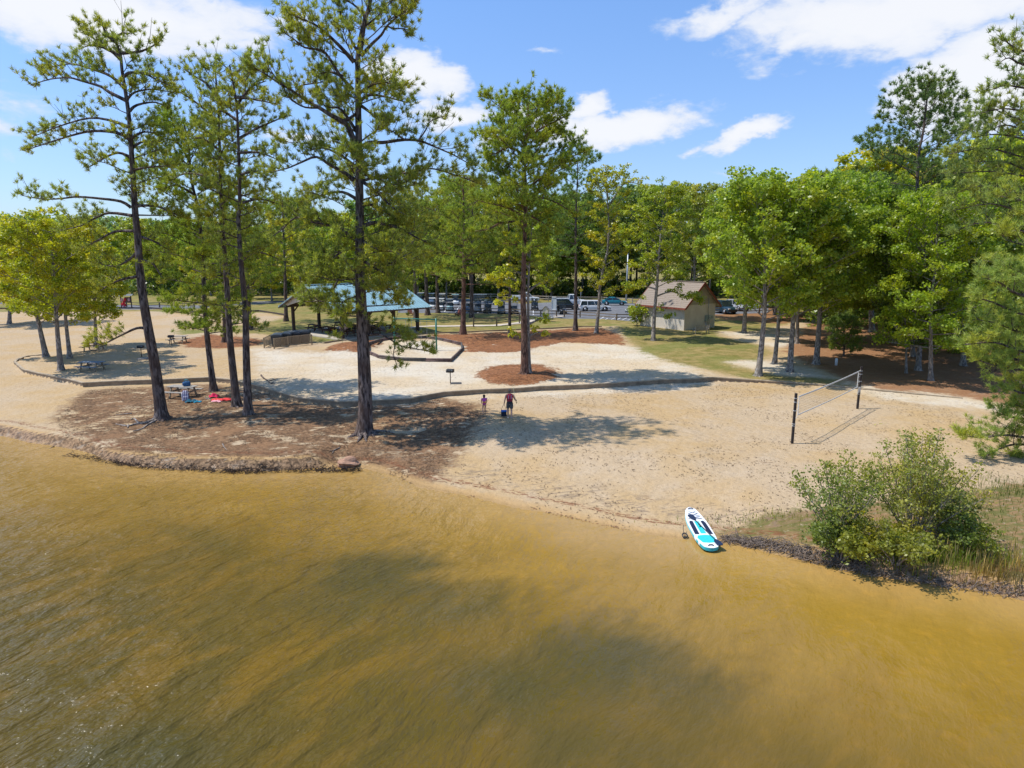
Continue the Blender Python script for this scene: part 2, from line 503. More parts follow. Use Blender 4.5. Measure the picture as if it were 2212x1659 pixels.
d_, s_ = seg_dist(xf, yf, SHORE)
vals['shore'] = np.clip(d_ * s_, -20, 60)
for k, a in vals.items():
    at = gme.attributes.new(k, 'FLOAT', 'POINT')
    at.data.foreach_set("value", a.astype(np.float32))

m, nt, out = new_mat("ground_surface"); T = NT(nt)
geo = T.n('ShaderNodeNewGeometry'); P = geo.outputs['Position']
sx = T.n('ShaderNodeSeparateXYZ'); nt.links.new(P, sx.inputs[0])
nbig = T.noise(P, 0.18, 4, 0.55); nmid = T.noise(P, 0.9, 5, 0.6); nfin = T.noise(P, 5.0, 5, 0.65); nvf = T.noise(P, 22.0, 3, 0.6)
flow = T.aniso(P, 12, 0.45, 1.4)
nst = T.noise(flow, 2.2, 5, 0.68, 0.9)
nst2 = T.noise(T.aniso(P, -25, 0.5, 1.6), 6.5, 5, 0.66, 0.4)
def zone(name, soft=0.25, amp=1.4, small=0.5):
    a = T.math('ADD', T.attr(name), T.math('MULTIPLY', T.math('SUBTRACT', nmid, 0.5), amp * 2))
    a = T.math('ADD', a, T.math('MULTIPLY', T.math('SUBTRACT', nfin, 0.5), small * 2))
    return T.rng(a, -soft, soft)
# golden sand with paler and pinker parts
sand = T.mix(T.rng(nbig, 0.38, 0.62), (0.440, 0.302, 0.152, 1), (0.445, 0.332, 0.208, 1))
sand = T.mix(T.rng(nmid, 0.40, 0.75, 0, 0.5), sand, (0.484, 0.383, 0.268, 1))
sand = T.mix(T.rng(nfin, 0.50, 0.72, 0, 0.35), sand, (0.340, 0.230, 0.128, 1))
sand = T.mix(T.rng(nvf, 0.50, 0.66, 0, 0.42), sand, (0.27, 0.18, 0.10, 1))
white = T.mix(T.rng(nbig, 0.36, 0.66), (0.518, 0.404, 0.264, 1), (0.557, 0.489, 0.387, 1))
white = T.mix(T.rng(nst, 0.52, 0.70, 0, 0.5), white, (0.357, 0.255, 0.162, 1))
c = T.mix(zone('white', 1.2, 2.2, 0.5), sand, white)
# flecks of dead leaves and straw lying on the sand
fl = T.math('MULTIPLY', T.rng(nst2, 0.585, 0.64), T.rng(T.noise(P, 0.45, 3, 0.6), 0.46, 0.66))
c = T.mix(T.math('MULTIPLY', fl, 0.75), c, (0.170, 0.089, 0.043, 1))
fl2 = T.rng(T.noise(T.mapping(P, scale=(1, 1.5, 1)), 11, 3, 0.6), 0.645, 0.69)
c = T.mix(T.math('MULTIPLY', fl2, 0.5), c, (0.204, 0.119, 0.064, 1))
# grass, thin and dry
gcol = T.mix(T.rng(nmid, 0.35, 0.65), (0.170, 0.149, 0.038, 1), (0.306, 0.225, 0.089, 1))
gcol = T.mix(T.rng(nbig, 0.42, 0.64, 0, 0.6), gcol, (0.140, 0.166, 0.038, 1))
gcol = T.mix(T.rng(nfin, 0.5, 0.75, 0, 0.45), gcol, (0.391, 0.289, 0.145, 1))
g = zone('grass', 0.7, 1.9, 1.1)
c = T.mix(g, c, gcol)
# the yard behind the bushes: brown turf
yc = T.mix(T.rng(nst, 0.40, 0.62), (0.132, 0.123, 0.038, 1), (0.255, 0.157, 0.076, 1))
yc = T.mix(T.rng(nfin, 0.56, 0.70, 0, 0.7), yc, (0.408, 0.323, 0.230, 1))
c = T.mix(zone('yard', 0.3, 1.2, 0.6), c, yc)
# brown needle litter, broken so the pale soil shows
lc = T.mix(T.rng(nfin, 0.34, 0.66), (0.095, 0.052, 0.029, 1), (0.255, 0.148, 0.078, 1))
lc = T.mix(T.rng(T.noise(P, 0.5, 3, 0.5), 0.50, 0.68, 0, 0.6), lc, (0.255, 0.140, 0.072, 1))
eastw = T.rng(sx.outputs[0], 14, 20)
lc = T.mix(T.math('MULTIPLY', eastw, 0.7), lc, (0.30, 0.145, 0.068, 1))
lit = T.math('MULTIPLY', zone('litter', 0.7, 1.7, 0.9), T.math('MAXIMUM', T.math('MULTIPLY', eastw, 0.9), T.rng(T.math('ADD', nst, T.math('MULTIPLY', T.math('SUBTRACT', nmid, 0.5), 1.1)), 0.66, 0.56)))
c = T.mix(T.math('MULTIPLY', lit, 0.96), c, lc)
mc = T.mix(T.rng(nst2, 0.34, 0.66), (0.162, 0.064, 0.029, 1), (0.357, 0.162, 0.072, 1))
mc = T.mix(T.rng(T.noise(P, 1.6, 4, 0.65), 0.48, 0.66, 0, 0.65), mc, (0.085, 0.042, 0.025, 1))  # dark blotches vary the straw and put some of the beds' shade into its colour
mc = T.mix(T.rng(nfin, 0.56, 0.72, 0, 0.5), mc, (0.42, 0.25, 0.13, 1))
mu = zone('mulch', 0.3, 1.5, 1.1)
c = T.mix(T.math('MULTIPLY', mu, T.rng(nmid, 0.80, 0.62)), c, mc)
ac = T.mix(T.rng(nmid, 0.3, 0.7), (0.128, 0.132, 0.145, 1), (0.183, 0.183, 0.191, 1))
c = T.mix(T.rng(T.attr('asphalt'), -0.1, 0.1), c, ac)
# the water's edge: wet sand, then a strand line; on the banks a red-brown scarp
sh = T.math('ADD', T.attr('shore'), T.math('MULTIPLY', T.math('SUBTRACT', nmid, 0.5), 0.5))
wet = T.rng(sh, 0.95, 0.35)
c = T.mix(T.math('MULTIPLY', wet, 0.85), c, (0.425, 0.268, 0.115, 1))
wet2 = T.rng(sh, 0.40, 0.10)
c = T.mix(T.math('MULTIPLY', wet2, 0.55), c, (0.306, 0.187, 0.072, 1))
strand = T.math('MULTIPLY', T.math('MULTIPLY', T.rng(sh, 1.02, 1.15), T.rng(sh, 1.62, 1.3)), T.rng(nst2, 0.47, 0.56))
c = T.mix(T.math('MULTIPLY', strand, 0.8), c, (0.170, 0.064, 0.030, 1))
band = T.math('MULTIPLY', T.math('MULTIPLY', T.rng(sh, 1.4, 2.0), T.rng(sh, 4.2, 2.6)), T.math('MULTIPLY', T.rng(nst, 0.50, 0.60), T.rng(sx.outputs[0], -9, -7)))
c = T.mix(T.math('MULTIPLY', band, 0.6), c, (0.170, 0.128, 0.093, 1))
slope = T.n('ShaderNodeSeparateXYZ'); nt.links.new(geo.outputs['True Normal'], slope.inputs[0])
steep = T.rng(slope.outputs[2], 0.93, 0.78)
scarp = T.mix(T.rng(nfin, 0.38, 0.62), (0.093, 0.055, 0.032, 1), (0.323, 0.200, 0.111, 1))
scarp = T.mix(T.rng(nst, 0.56, 0.66, 0, 0.45), scarp, (0.383, 0.323, 0.255, 1))
isbank = T.math('MULTIPLY', steep, T.rng(sh, 2.2, 1.4))
c = T.mix(T.math('MULTIPLY', isbank, 0.9), c, scarp)
# relief
foot = T.noise(P, 3.0, 3, 0.5)
h1 = T.math('ADD', T.math('MULTIPLY', T.rng(foot, 0.3, 0.62), 0.5), T.math('MULTIPLY', nvf, 0.10))
h1 = T.math('ADD', h1, T.math('MULTIPLY', lit, T.math('MULTIPLY', nst2, 0.9)))
h1 = T.math('ADD', h1, T.math('MULTIPLY', mu, T.math('MULTIPLY', nst2, 1.5)))
nrm = T.bump(h1, T.math('ADD', 0.55, 0.0) and 0.6, 0.10)
b = T.bsdf(c, 0.92, 0, nrm, 0.12)
T.put(b.inputs['Roughness'], T.rng(sh, 0.1, 0.9, 0.45, 0.93))
nt.links.new(b.outputs[0], out.inputs[0])
gme.materials.append(m)
ground = link("ground", gme); tag(ground, kind='structure')

# ---------------------------------------------------------------- lake
wx = axis([(-2000, -200, 120), (-200, -60, 6), (-60, -30, 1.2), (-30, 30, 0.5), (30, 80, 2.0), (80, 2000, 160)])
wy = axis([(-800, -60, 60), (-60, 6, 3), (6, 46, 0.5), (46, 120, 3)])
X, Y = np.meshgrid(wx, wy); xw, yw = X.ravel(), Y.ravel()
d_, s_ = seg_dist(xw, yw, SHORE)
dep = -d_ * s_
zw = np.where(dep < -0.8, -0.5, 0.0)
idx = np.arange(len(wx) * len(wy)).reshape(len(wy), len(wx))
quads = np.stack([idx[:-1, :-1], idx[:-1, 1:], idx[1:, 1:], idx[1:, :-1]], -1).reshape(-1)
wme = mesh_np("lake", np.stack([xw, yw, np.where(dep < -2.5, -1.0, 0.0)], 1), quads, 4, None, True)
weed = np.zeros(len(xw))
for (u, v, ru, rv, a) in [(820, 1240, 2.6, 2.4, .9), (1000, 1300, 3.0, 2.0, .6), (1300, 1420, 3.2, 2.4, .8), (1120, 1480, 2.6, 1.8, .7), (700, 1300, 2.8, 1.6, .6), (1500, 1500, 2.4, 2.4, .5), (900, 1600, 2.6, 1.6, .4), (300, 1640, 2.6, 1.6, .8), (1250, 1600, 2.2, 1.4, .5)]:
    c0 = at_z(u, v, 0); weed = np.maximum(weed, a * np.exp(-(((xw - c0[0]) / ru) ** 2 + ((yw - c0[1]) / rv) ** 2)))
at = wme.attributes.new('weed', 'FLOAT', 'POINT'); at.data.foreach_set("value", weed.astype(np.float32))
at = wme.attributes.new('offshore', 'FLOAT', 'POINT'); at.data.foreach_set("value", np.clip(dep, -5, 60).astype(np.float32))
m, nt, out = new_mat("lake_water"); T = NT(nt)
geo = T.n('ShaderNodeNewGeometry'); P = geo.outputs['Position']
off = T.attr('offshore')
nb = T.noise(P, 0.11, 4, 0.5, 0.6); nm = T.noise(T.aniso(P, 50, 0.55, 1.2), 0.7, 5, 0.6, 0.4); nf = T.noise(P, 2.2, 4, 0.6)
dd = T.math('ADD', off, T.math('MULTIPLY', T.math('SUBTRACT', nb, 0.5), 11))
shal = T.rng(T.math('ADD', off, T.math('MULTIPLY', T.math('SUBTRACT', nm, 0.5), 1.6)), 0.0, 3.6)
c = T.mix(shal, (0.376, 0.229, 0.068, 1), (0.280, 0.162, 0.021, 1))
c = T.mix(T.rng(dd, 2.5, 10.5), c, (0.150, 0.090, 0.007, 1))
c = T.mix(T.rng(dd, 6.5, 14.0, 0, 0.75), c, (0.076, 0.056, 0.007, 1))
c = T.mix(T.math('MULTIPLY', T.rng(nm, 0.44, 0.66), T.rng(off, 2, 8, 0, 0.55)), c, (0.212, 0.115, 0.007, 1))
c = T.mix(T.math('MULTIPLY', T.rng(nb, 0.56, 0.68), T.rng(off, 3, 9, 0, 0.55)), c, (0.084, 0.068, 0.009, 1))
c = T.mix(T.rng(T.math('ADD', T.attr('weed'), T.math('MULTIPLY', T.math('SUBTRACT', nm, 0.5), 1.3)), 0.10, 0.85, 0, 0.78), c, (0.055, 0.049, 0.010, 1))
c = T.mix(T.rng(nf, 0.46, 0.78, 0, 0.35), c, T.mix(1.0, c, (1.45, 1.3, 1.0, 1), 'MULTIPLY'))
sxx = T.n('ShaderNodeSeparateXYZ'); nt.links.new(P, sxx.inputs[0])
# waves: run in from the open lake on the left; calmer in the lee on the right
wind = T.rng(T.math('ADD', sxx.outputs[0], T.math('MULTIPLY', T.math('SUBTRACT', nb, 0.5), 14)), 7, -11, 0.30, 1.45)
wob = T.vmath('ADD', P, T.vmath('MULTIPLY', T.vmath('SUBTRACT', T.noise(P, .13, 2, .5, 0, 1), (.5, .5, .5)), (2.2, 2.2, 0)))
v1 = T.aniso(wob, 58, 0.42, 1.0)
v2 = T.aniso(wob, 44, 0.5, 1.0)
w1 = T.noise(v1, 1.55, 4, 0.6, 0.1); w2 = T.noise(v2, 5.5, 3, 0.55, 0.1); w3 = T.noise(T.aniso(P, 70, 0.5, 1), 0.55, 2, 0.5, 0.2)
hh = T.math('ADD', T.math('MULTIPLY', w1, 0.75), T.math('ADD', T.math('MULTIPLY', w2, 0.16), T.math('MULTIPLY', w3, 0.7)))
hh = T.math('MULTIPLY', hh, wind)
nrm = T.bump(hh, 1.0, 0.30)
b = T.bsdf(c, 0.14, 0, nrm, 0.65)
b.inputs['IOR'].default_value = 1.33
nt.links.new(b.outputs[0], out.inputs[0])
wme.materials.append(m)
lake = link("lake", wme); tag(lake, kind='structure')
# ---------------------------------------------------------------- bark and leaf materials
def bark_mat(name, dark, light, zs=0.25, bump=0.6, patch=None):
    m, nt, out = new_mat(name); T = NT(nt)
    geo = T.n('ShaderNodeNewGeometry'); P = geo.outputs['Position']
    v = T.mapping(P, scale=(1, 1, zs))
    n1 = T.noise(v, 9, 3, 0.65, 0.3); n2 = T.noise(P, 1.1, 2, 0.5)
    c = T.mix(T.rng(n1, 0.38, 0.62), dark, light)
    if patch: c = T.mix(T.rng(n2, 0.45, 0.65, 0, 0.7), c, patch)
    b = T.bsdf(c, 0.9, 0, T.bump(n1, bump, 0.06), 0.15)
    nt.links.new(b.outputs[0], out.inputs[0])
    return m
M_PINEBARK = bark_mat("pine_bark", (0.035, 0.026, 0.024), (0.22, 0.175, 0.155), 0.22, 0.9, (0.10, 0.065, 0.05))
M_REDBARK = bark_mat("reddish_pine_bark", (0.05, 0.030, 0.024), (0.22, 0.135, 0.10), 0.25, 0.8, (0.17, 0.09, 0.065))
M_GREYBARK = bark_mat("grey_bark", (0.12, 0.10, 0.09), (0.40, 0.36, 0.32), 0.4, 0.5, (0.22, 0.19, 0.16))
M_DEADWOOD = bark_mat("weathered_wood", (0.13, 0.10, 0.08), (0.36, 0.31, 0.27), 0.6, 0.5)

def leaf_mat(name, trans=0.35, rough=0.55, spec=0.25, yell=(1.5, 1.25, 0.5)):
    m, nt, out = new_mat(name); T = NT(nt)
    oi = T.n('ShaderNodeObjectInfo'); geo = T.n('ShaderNodeNewGeometry')
    col = oi.outputs['Color']
    isl = geo.outputs['Random Per Island']
    nz = T.noise(geo.outputs['Position'], 0.55, 2, 0.5)
    c = T.mix(1.0, col, T.mix(isl, (0.62, 0.66, 0.7, 1), (1.35, 1.3, 1.15, 1)), 'MULTIPLY')
    c = T.mix(T.rng(nz, 0.42, 0.68, 0, 0.75), c, T.mix(1.0, c, (yell[0], yell[1], yell[2], 1), 'MULTIPLY'))
    b = T.bsdf(c, rough, 0, None, spec)
    tr = T.n('ShaderNodeBsdfTranslucent'); T.put(tr.inputs[0], T.mix(1.0, c, (1.25, 1.35, 0.6, 1), 'MULTIPLY'))
    mx = T.n('ShaderNodeMixShader'); mx.inputs[0].default_value = trans
    nt.links.new(b.outputs[0], mx.inputs[1]); nt.links.new(tr.outputs[0], mx.inputs[2])
    nt.links.new(mx.outputs[0], out.inputs[0])
    return m
M_NEEDLE = leaf_mat("pine_needles", 0.42, 0.5, 0.3, (1.45, 1.15, 0.6))
M_LEAF = leaf_mat("broad_leaves", 0.48, 0.38, 0.5, (1.55, 1.2, 0.6))
M_CONE = simple("pine_cone", (0.06, 0.045, 0.035), 0.9)

# ---------------------------------------------------------------- foliage arrays
def needles(P, A, n, L, w, rng, spread=0.75):
    """tufts of needles: P (N,3) tips of twigs, A (N,3) axes"""
    N = len(P)
    if N == 0: return np.zeros((0, 3), np.float32)
    d = np.repeat(A, n, 0) * 0.75 + rng.normal(size=(N * n, 3)) * spread
    d[:, 2] += 0.22
    d /= np.linalg.norm(d, axis=1, keepdims=True) + 1e-9
    base = np.repeat(P, n, 0) + rng.normal(size=(N * n, 3)) * 0.035
    ln = (L * (0.7 + 0.5 * rng.random((N * n, 1))))
    wv = np.cross(d, rng.normal(size=(N * n, 3))); wv /= np.linalg.norm(wv, axis=1, keepdims=True) + 1e-9
    wv *= w / 2
    tri = np.stack([base - wv, base + wv, base + d * ln], 1)
    return tri.reshape(-1, 3)

def leaves(P, n, rad, size, rng, up=0.6):
    """clusters of leaf-shaped rhombi round the points P"""
    N = len(P)
    if N == 0: return np.zeros((0, 3), np.float32)
    off = rng.normal(size=(N * n, 3)); off /= np.linalg.norm(off, axis=1, keepdims=True) + 1e-9
    off *= (rng.random((N * n, 1)) ** 0.5) * rad
    off[:, 2] *= 0.62
    c = np.repeat(P, n, 0) + off
    nrm = rng.normal(size=(N * n, 3)) * 0.75 + off / rad * 0.6; nrm[:, 2] += up
    nrm /= np.linalg.norm(nrm, axis=1, keepdims=True) + 1e-9
    a = np.cross(nrm, rng.normal(size=(N * n, 3))); a /= np.linalg.norm(a, axis=1, keepdims=True) + 1e-9
    b = np.cross(nrm, a)
    s = size * (0.65 + 0.7 * rng.random((N * n, 1)))
    q = np.stack([c - a * s * 0.6, c + b * s * 0.42, c + a * s * 0.6, c - b * s * 0.42], 1)
    return q.reshape(-1, 3)

def smooth_path(pts, sub=3):
    pts = [np.array(p, float) for p in pts]
    if len(pts) < 3: return pts
    out = []
    for i in range(len(pts) - 1):
        p0 = pts[max(i - 1, 0)]; p1 = pts[i]; p2 = pts[i + 1]; p3 = pts[min(i + 2, len(pts) - 1)]
        for k in range(sub):
            t = k / sub
            out.append(0.5 * ((2 * p1) + (-p0 + p2) * t + (2 * p0 - 5 * p1 + 4 * p2 - p3) * t * t + (-p0 + 3 * p1 - 3 * p2 + p3) * t ** 3))
    out.append(pts[-1])
    return out

def plen(p):
    return sum(np.linalg.norm(np.array(p[i + 1]) - np.array(p[i])) for i in range(len(p) - 1))

def along(p, t):
    L = plen(p) * t; acc = 0
    for i in range(len(p) - 1):
        s = np.linalg.norm(np.array(p[i + 1]) - np.array(p[i]))
        if acc + s >= L or i == len(p) - 2:
            k = 0 if s < 1e-9 else min(1, (L - acc) / s)
            d = (np.array(p[i + 1]) - np.array(p[i])) / (s + 1e-9)
            return np.array(p[i]) * (1 - k) + np.array(p[i + 1]) * k, d
        acc += s

def unit(v):
    v = np.array(v, float); return v / (np.linalg.norm(v) + 1e-9)

class Tree:
    def __init__(s, seed=0):
        s.wood = MB(); s.tp = []; s.ta = []; s.rng = np.random.default_rng(seed); s.r = random.Random(seed)
    def limb(s, path, r0, r1=0.02, n=6, sub=3):
        path = smooth_path(path, sub)
        k = len(path)
        rad = [r0 + (r1 - r0) * (i / (k - 1)) ** 0.85 for i in range(k)]
        s.wood.tube(path, rad, n, None, False)
        return path
    def twigs(s, path, start=0.3, step=0.34, sub=1.2, rise=0.25, tuft=True, flat=0.45, tips=3, r=0.022, side=True):
        """side twigs carrying tufts along a limb"""
        L = plen(path); R = s.r
        t = start
        k = 0
        while t < 1.0:
            p, d = along(path, t)
            perp = unit(np.cross(d, (0, 0, 1)))
            sg = 1 if k % 2 else -1
            k += 1
            a = unit(d * R.uniform(0.3, 1.0) + perp * sg * R.uniform(0.5, 1.3) + np.array([0, 0, R.uniform(-0.25, 1.0) * (1 - flat) * 2]) + np.array([0, 0, rise]))
            ln = sub * R.uniform(0.45, 1.15) * (0.45 + 0.75 * math.sin(PI * min(1, (t - start) / (1 - start + 1e-6) * 0.8 + 0.2)))
            q1 = p + a * ln * 0.5 + np.array([R.uniform(-1, 1), R.uniform(-1, 1), R.uniform(-.5, 1)]) * 0.07 * ln
            q2 = p + a * ln + np.array([0, 0, ln * R.uniform(0.0, 0.28)])
            s.wood.tube([p, q1, q2], [r, r * 0.7, r * 0.35], 3, None, False)
            for f in np.linspace(0.35, 1.0, tips):
                c = p * (1 - f) + q2 * f if f > 0.99 else (p + a * ln * f)
                c = c + np.array([R.gauss(0, 1), R.gauss(0, 1), R.gauss(0, 0.6)]) * 0.13 * ln
                s.tp.append(c); s.ta.append(unit(a + np.array([0, 0, 0.5])))
                if R.random() < 0.6:
                    c2 = c + np.array([R.gauss(0, 1), R.gauss(0, 1), R.gauss(0, 0.7)]) * 0.24
                    s.wood.tube([p + a * ln * f * 0.8, c2], [r * .4, r * .25], 3, None, False)
                    s.tp.append(c2); s.ta.append(unit(a + np.array([0, 0, 0.5])))
            t += step / L * R.uniform(0.7, 1.3)
        p, d = along(path, 1.0)
        for _ in range(3):
            s.tp.append(p + np.array([R.gauss(0, .12), R.gauss(0, .12), R.gauss(0, .1)])); s.ta.append(unit(d + np.array([0, 0, .4])))
    def auto(s, trunk, t0, t1, prof, n, rise=0.2, droop=0.0, rad=0.06, **kw):
        """limbs all round the trunk between t0 and t1; prof(q) gives their reach in metres"""
        R = s.r
        for i in range(n):
            q = (i + R.random() * 0.8) / n
            t = t0 + (t1 - t0) * q
            p, d = along(trunk, t)
            az = i * 2.399 + R.uniform(-0.5, 0.5)
            L = prof(q) * R.uniform(0.65, 1.15)
            e = rise + q * 0.55 + R.uniform(-0.12, 0.15)
            e = min(e, (trunk[-1][2] + 0.1 - p[2]) / (L * 0.9 + 1e-6) + droop)
            h = np.array([math.cos(az), math.sin(az), 0])
            path = [p, p + h * L * 0.33 + np.array([0, 0, L * 0.33 * e]), p + h * L * 0.68 + np.array([R.uniform(-.1, .1) * L, R.uniform(-.1, .1) * L, L * (0.66 * e - droop * 0.3)]),
                    p + h * L + np.array([R.uniform(-.12, .12) * L, R.uniform(-.12, .12) * L, L * (0.9 * e - droop)])]
            path = s.limb(path, rad * (0.5 + 0.6 * (1 - q)) * (0.6 + L * 0.1), 0.015, 5, 2)
            s.twigs(path, **kw)
    def pine(s, n=20, L=0.27, w=0.034, spread=0.75):
        return needles(np.array(s.tp), np.array(s.ta), n, L, w, s.rng, spread), 3
    def broad(s, n=34, rad=0.42, size=0.15, up=0.6):
        return leaves(np.array(s.tp), n, rad, size, s.rng, up), 4

def finish_tree(name, label, T_, fol, col, origin, bark, leafm, group=None, cat='tree', parts=('trunk', 'crown')):
    v, k = fol
    o = thing(name, label, cat, origin, 0, group)
    M = Matrix.Translation(-Vector([float(c) for c in origin]))
    T_.wood.v = [tuple(M @ Vector(p)) for p in T_.wood.v]
    T_.wood.build(parts[0], bark, o)
    v = v - np.array([origin], np.float32)
    me = mesh_np(parts[1], v, np.arange(len(v)), k, leafm)
    c = link(parts[1], me, o)
    kk = 1.12 if leafm is M_LEAF else 1.06
    c.color = (col[0] * kk, col[1] * kk, col[2] * kk, 1)
    return o

def flare(T_, path, r0, r1, n=12):
    """trunk with a root flare at the foot"""
    path = smooth_path(path, 4)
    k = len(path)
    tot = plen(path); rad = []; acc = 0
    for i in range(k):
        if i: acc += np.linalg.norm(np.array(path[i]) - np.array(path[i - 1]))
        f = acc / tot
        r = r0 + (r1 - r0) * f ** 0.8
        r *= 1 + 0.5 * math.exp(-acc / 0.35)
        rad.append(r)
    T_.wood.tube(path, rad, n, None, False)
    # surface roots
    b = np.array(path[0])
    for i in range(6):
        a = T_.r.uniform(0, 6.28); L = T_.r.uniform(0.3, 0.7) * (r0 / 0.3)
        T_.wood.tube([b + np.array([math.cos(a) * r0 * .6, math.sin(a) * r0 * .6, 0.22]), b + np.array([math.cos(a) * (r0 + L * .4), math.sin(a) * (r0 + L * .4), 0.10]),
                      b + np.array([math.cos(a) * (r0 + L), math.sin(a) * (r0 + L), 0.0])], [r0 * .45, r0 * .25, 0.03], 5, None, False)
    return path

def px_path(pts, Y, k=0.0):
    """pixel polyline -> 3D, depth growing with the sideways distance from its first point (k)"""
    out = []
    x0 = at_depth(*pts[0], Y)[0]
    for i, (u, v) in enumerate(pts):
        p = at_depth(u, v, Y)
        yy = Y + k * (abs(p[0] - x0)) 
        out.append(at_depth(u, v, yy))
    return out

def traced(name, label, trunk_px, limbs, r0, r1, col, seed, bark=None, autos=(), tw=None, nd=None, group=None, kind='pine', leafm=None, foot=None, extra_trunks=(), kr=(-.55, .55)):
    base = G(*trunk_px[0]) if foot is None else np.array(foot)
    Y = base[1]
    T_ = Tree(seed)
    tp = [base - np.array([0, 0, 0.15])] + [at_depth(u, v, Y) for u, v in trunk_px[1:]]
    tr = flare(T_, tp, r0, r1)
    for et in extra_trunks:
        pts = [at_depth(u, v, Y + et[2]) for u, v in et[0]]
        if et[3]: pts[0] = G(*et[0][0]) - np.array([0, 0, .1])
        flare(T_, pts, et[1], et[1] * 0.3, 8)
    tw = tw or {}
    for i, L in enumerate(limbs):
        opts = dict(tw)
        k = T_.r.uniform(*kr)
        rr = 0.10
        pts = L
        if isinstance(L, tuple) and isinstance(L[0], list):
            pts = L[0]; o2 = L[1]
            k = o2.get('k', k); rr = o2.get('r', rr)
            opts.update({a: b for a, b in o2.items() if a not in ('k', 'r')})
        p = px_path(pts, Y, k)
        path = T_.limb(p, rr, 0.02, 7, 3)
        T_.twigs(path, **opts)
    for a in autos:
        a = dict(a); q = a.pop('prof')
        T_.auto(tr, a.pop('t0'), a.pop('t1'), q, a.pop('n'), **{**tw, **a})
    fol = T_.pine(**(nd or {})) if kind == 'pine' else T_.broad(**(nd or {}))
    return finish_tree(name, label, T_, fol, col, base, bark or M_PINEBARK, leafm or (M_NEEDLE if kind == 'pine' else M_LEAF), group)

PINE_COL = (0.31, 0.345, 0.078)
PINE_DK = (0.17, 0.26, 0.085)
GUM = (0.25, 0.31, 0.036)
# 1 ---- the leaning pine on the left
traced('pine_tree', 'tall leaning pine nearest the left bank, long bare trunk and open layered crown',
       [(350, 905), (335, 792), (317, 692), (304, 605), (297, 507), (291, 445), (281, 280), (274, 218), (264, 155), (260, 118), (248, 84), (243, 68)],
       [[(260, 118), (224, 103), (199, 80), (178, 60)], [(264, 115), (299, 112), (323, 103), (345, 90)], [(248, 84), (264, 72), (285, 74)], [(248, 90), (228, 72), (222, 56)],
        [(262, 130), (236, 108), (200, 98), (178, 103)],
        ([(274, 218), (236, 199), (218, 187), (174, 174), (149, 168), (109, 171), (66, 184)], dict(r=.11)), [(268, 190), (240, 165), (200, 150), (150, 138), (90, 150)],
        ([(269, 165), (280, 157), (311, 159), (342, 174), (373, 187)], dict(start=.45)), ([(277, 212), (292, 199), (327, 193), (373, 199)], dict(r=.08)), [(280, 240), (296, 227), (336, 221), (367, 236)],
        ([(280, 299), (249, 286), (202, 283), (168, 289), (124, 302), (87, 314), (56, 324)], dict(r=.11)), [(279, 275), (245, 262), (195, 255), (130, 272), (70, 296)],
        [(280, 339), (255, 330), (224, 342), (187, 364)], ([(283, 448), (261, 435), (218, 429), (168, 425), (131, 429), (93, 430), (47, 422)], dict(r=.10, start=.5, step=.3)),
        ([(286, 466), (236, 460), (202, 473), (174, 488), (131, 498)], dict(start=.35)), [(288, 367), (323, 361), (373, 358)], [(287, 445), (336, 445), (373, 460), (400, 470)],
        [(282, 300), (310, 285), (345, 290)], [(284, 320), (315, 305), (350, 330)],
        [(300, 540), (280, 560), (250, 575), (215, 570)], [(302, 560), (330, 570), (350, 600)], [(304, 597), (270, 602), (238, 614), (213, 632)],
        [(298, 500), (250, 500), (210, 520), (170, 540)], [(298, 510), (330, 520), (365, 540)],
        ([(315, 709), (295, 709), (262, 724), (225, 742), (187, 747)], dict(start=.35, step=.24, k=-.3, sub=1.0))],
       0.36, 0.06, PINE_COL, 1, tw=dict(step=.27, sub=1.15, tips=3), nd=dict(n=26, L=.26, w=.036),
       autos=[dict(t0=.55, t1=.97, prof=lambda q: 2.6 - 1.6 * q, n=16, rise=.1, start=.35)])
# 2,3 ---- the pair
PROF = lambda a, b: (lambda q: a + (b - a) * q)
traced('pine_tree', 'slender pine immediately right of the red towel, left one of the close pair',
       [(512, 877), (497, 737), (490, 617), (480, 480), (473, 267), (470, 211), (463, 135)],
       [[(473, 267), (440, 235), (400, 205), (365, 190)], [(470, 211), (445, 180), (420, 165), (400, 150)], [(472, 240), (500, 215), (530, 205)], [(478, 400), (440, 380), (400, 375), (370, 390)],
        [(480, 330), (440, 300), (410, 300)], [(476, 300), (510, 280), (540, 285)], [(478, 440), (510, 420), (545, 430)]],
       0.27, 0.04, PINE_COL, 2, tw=dict(step=.30, sub=1.05, tips=3), nd=dict(n=24, L=.26, w=.036),
       autos=[dict(t0=.50, t1=.99, prof=PROF(2.3, .9), n=26, rise=.1), dict(t0=.24, t1=.5, prof=PROF(1.2, 2.0), n=7, rise=0)])
traced('pine_tree', 'right-hand pine of the close pair beside the red towel, grey mottled trunk',
       [(536, 895), (532, 767), (530, 667), (522, 582), (515, 479), (518, 435), (515, 311), (510, 218), (500, 162), (496, 140)],
       [[(515, 300), (550, 280), (590, 262), (620, 250)], [(510, 230), (540, 190), (575, 175)], [(500, 162), (520, 150), (535, 130)], [(514, 330), (560, 330), (600, 345)], [(518, 440), (560, 430), (600, 440)],
        [(512, 260), (480, 240), (450, 245)], [(508, 210), (550, 215), (600, 225)], [(516, 380), (550, 370), (585, 390)], [(520, 560), (560, 545), (600, 560)]],
       0.27, 0.04, PINE_COL, 3, tw=dict(step=.30, sub=1.05, tips=3), nd=dict(n=24, L=.26, w=.036),
       autos=[dict(t0=.48, t1=.99, prof=PROF(2.4, .8), n=26, rise=.1), dict(t0=.24, t1=.48, prof=PROF(1.0, 2.0), n=6, rise=0)])
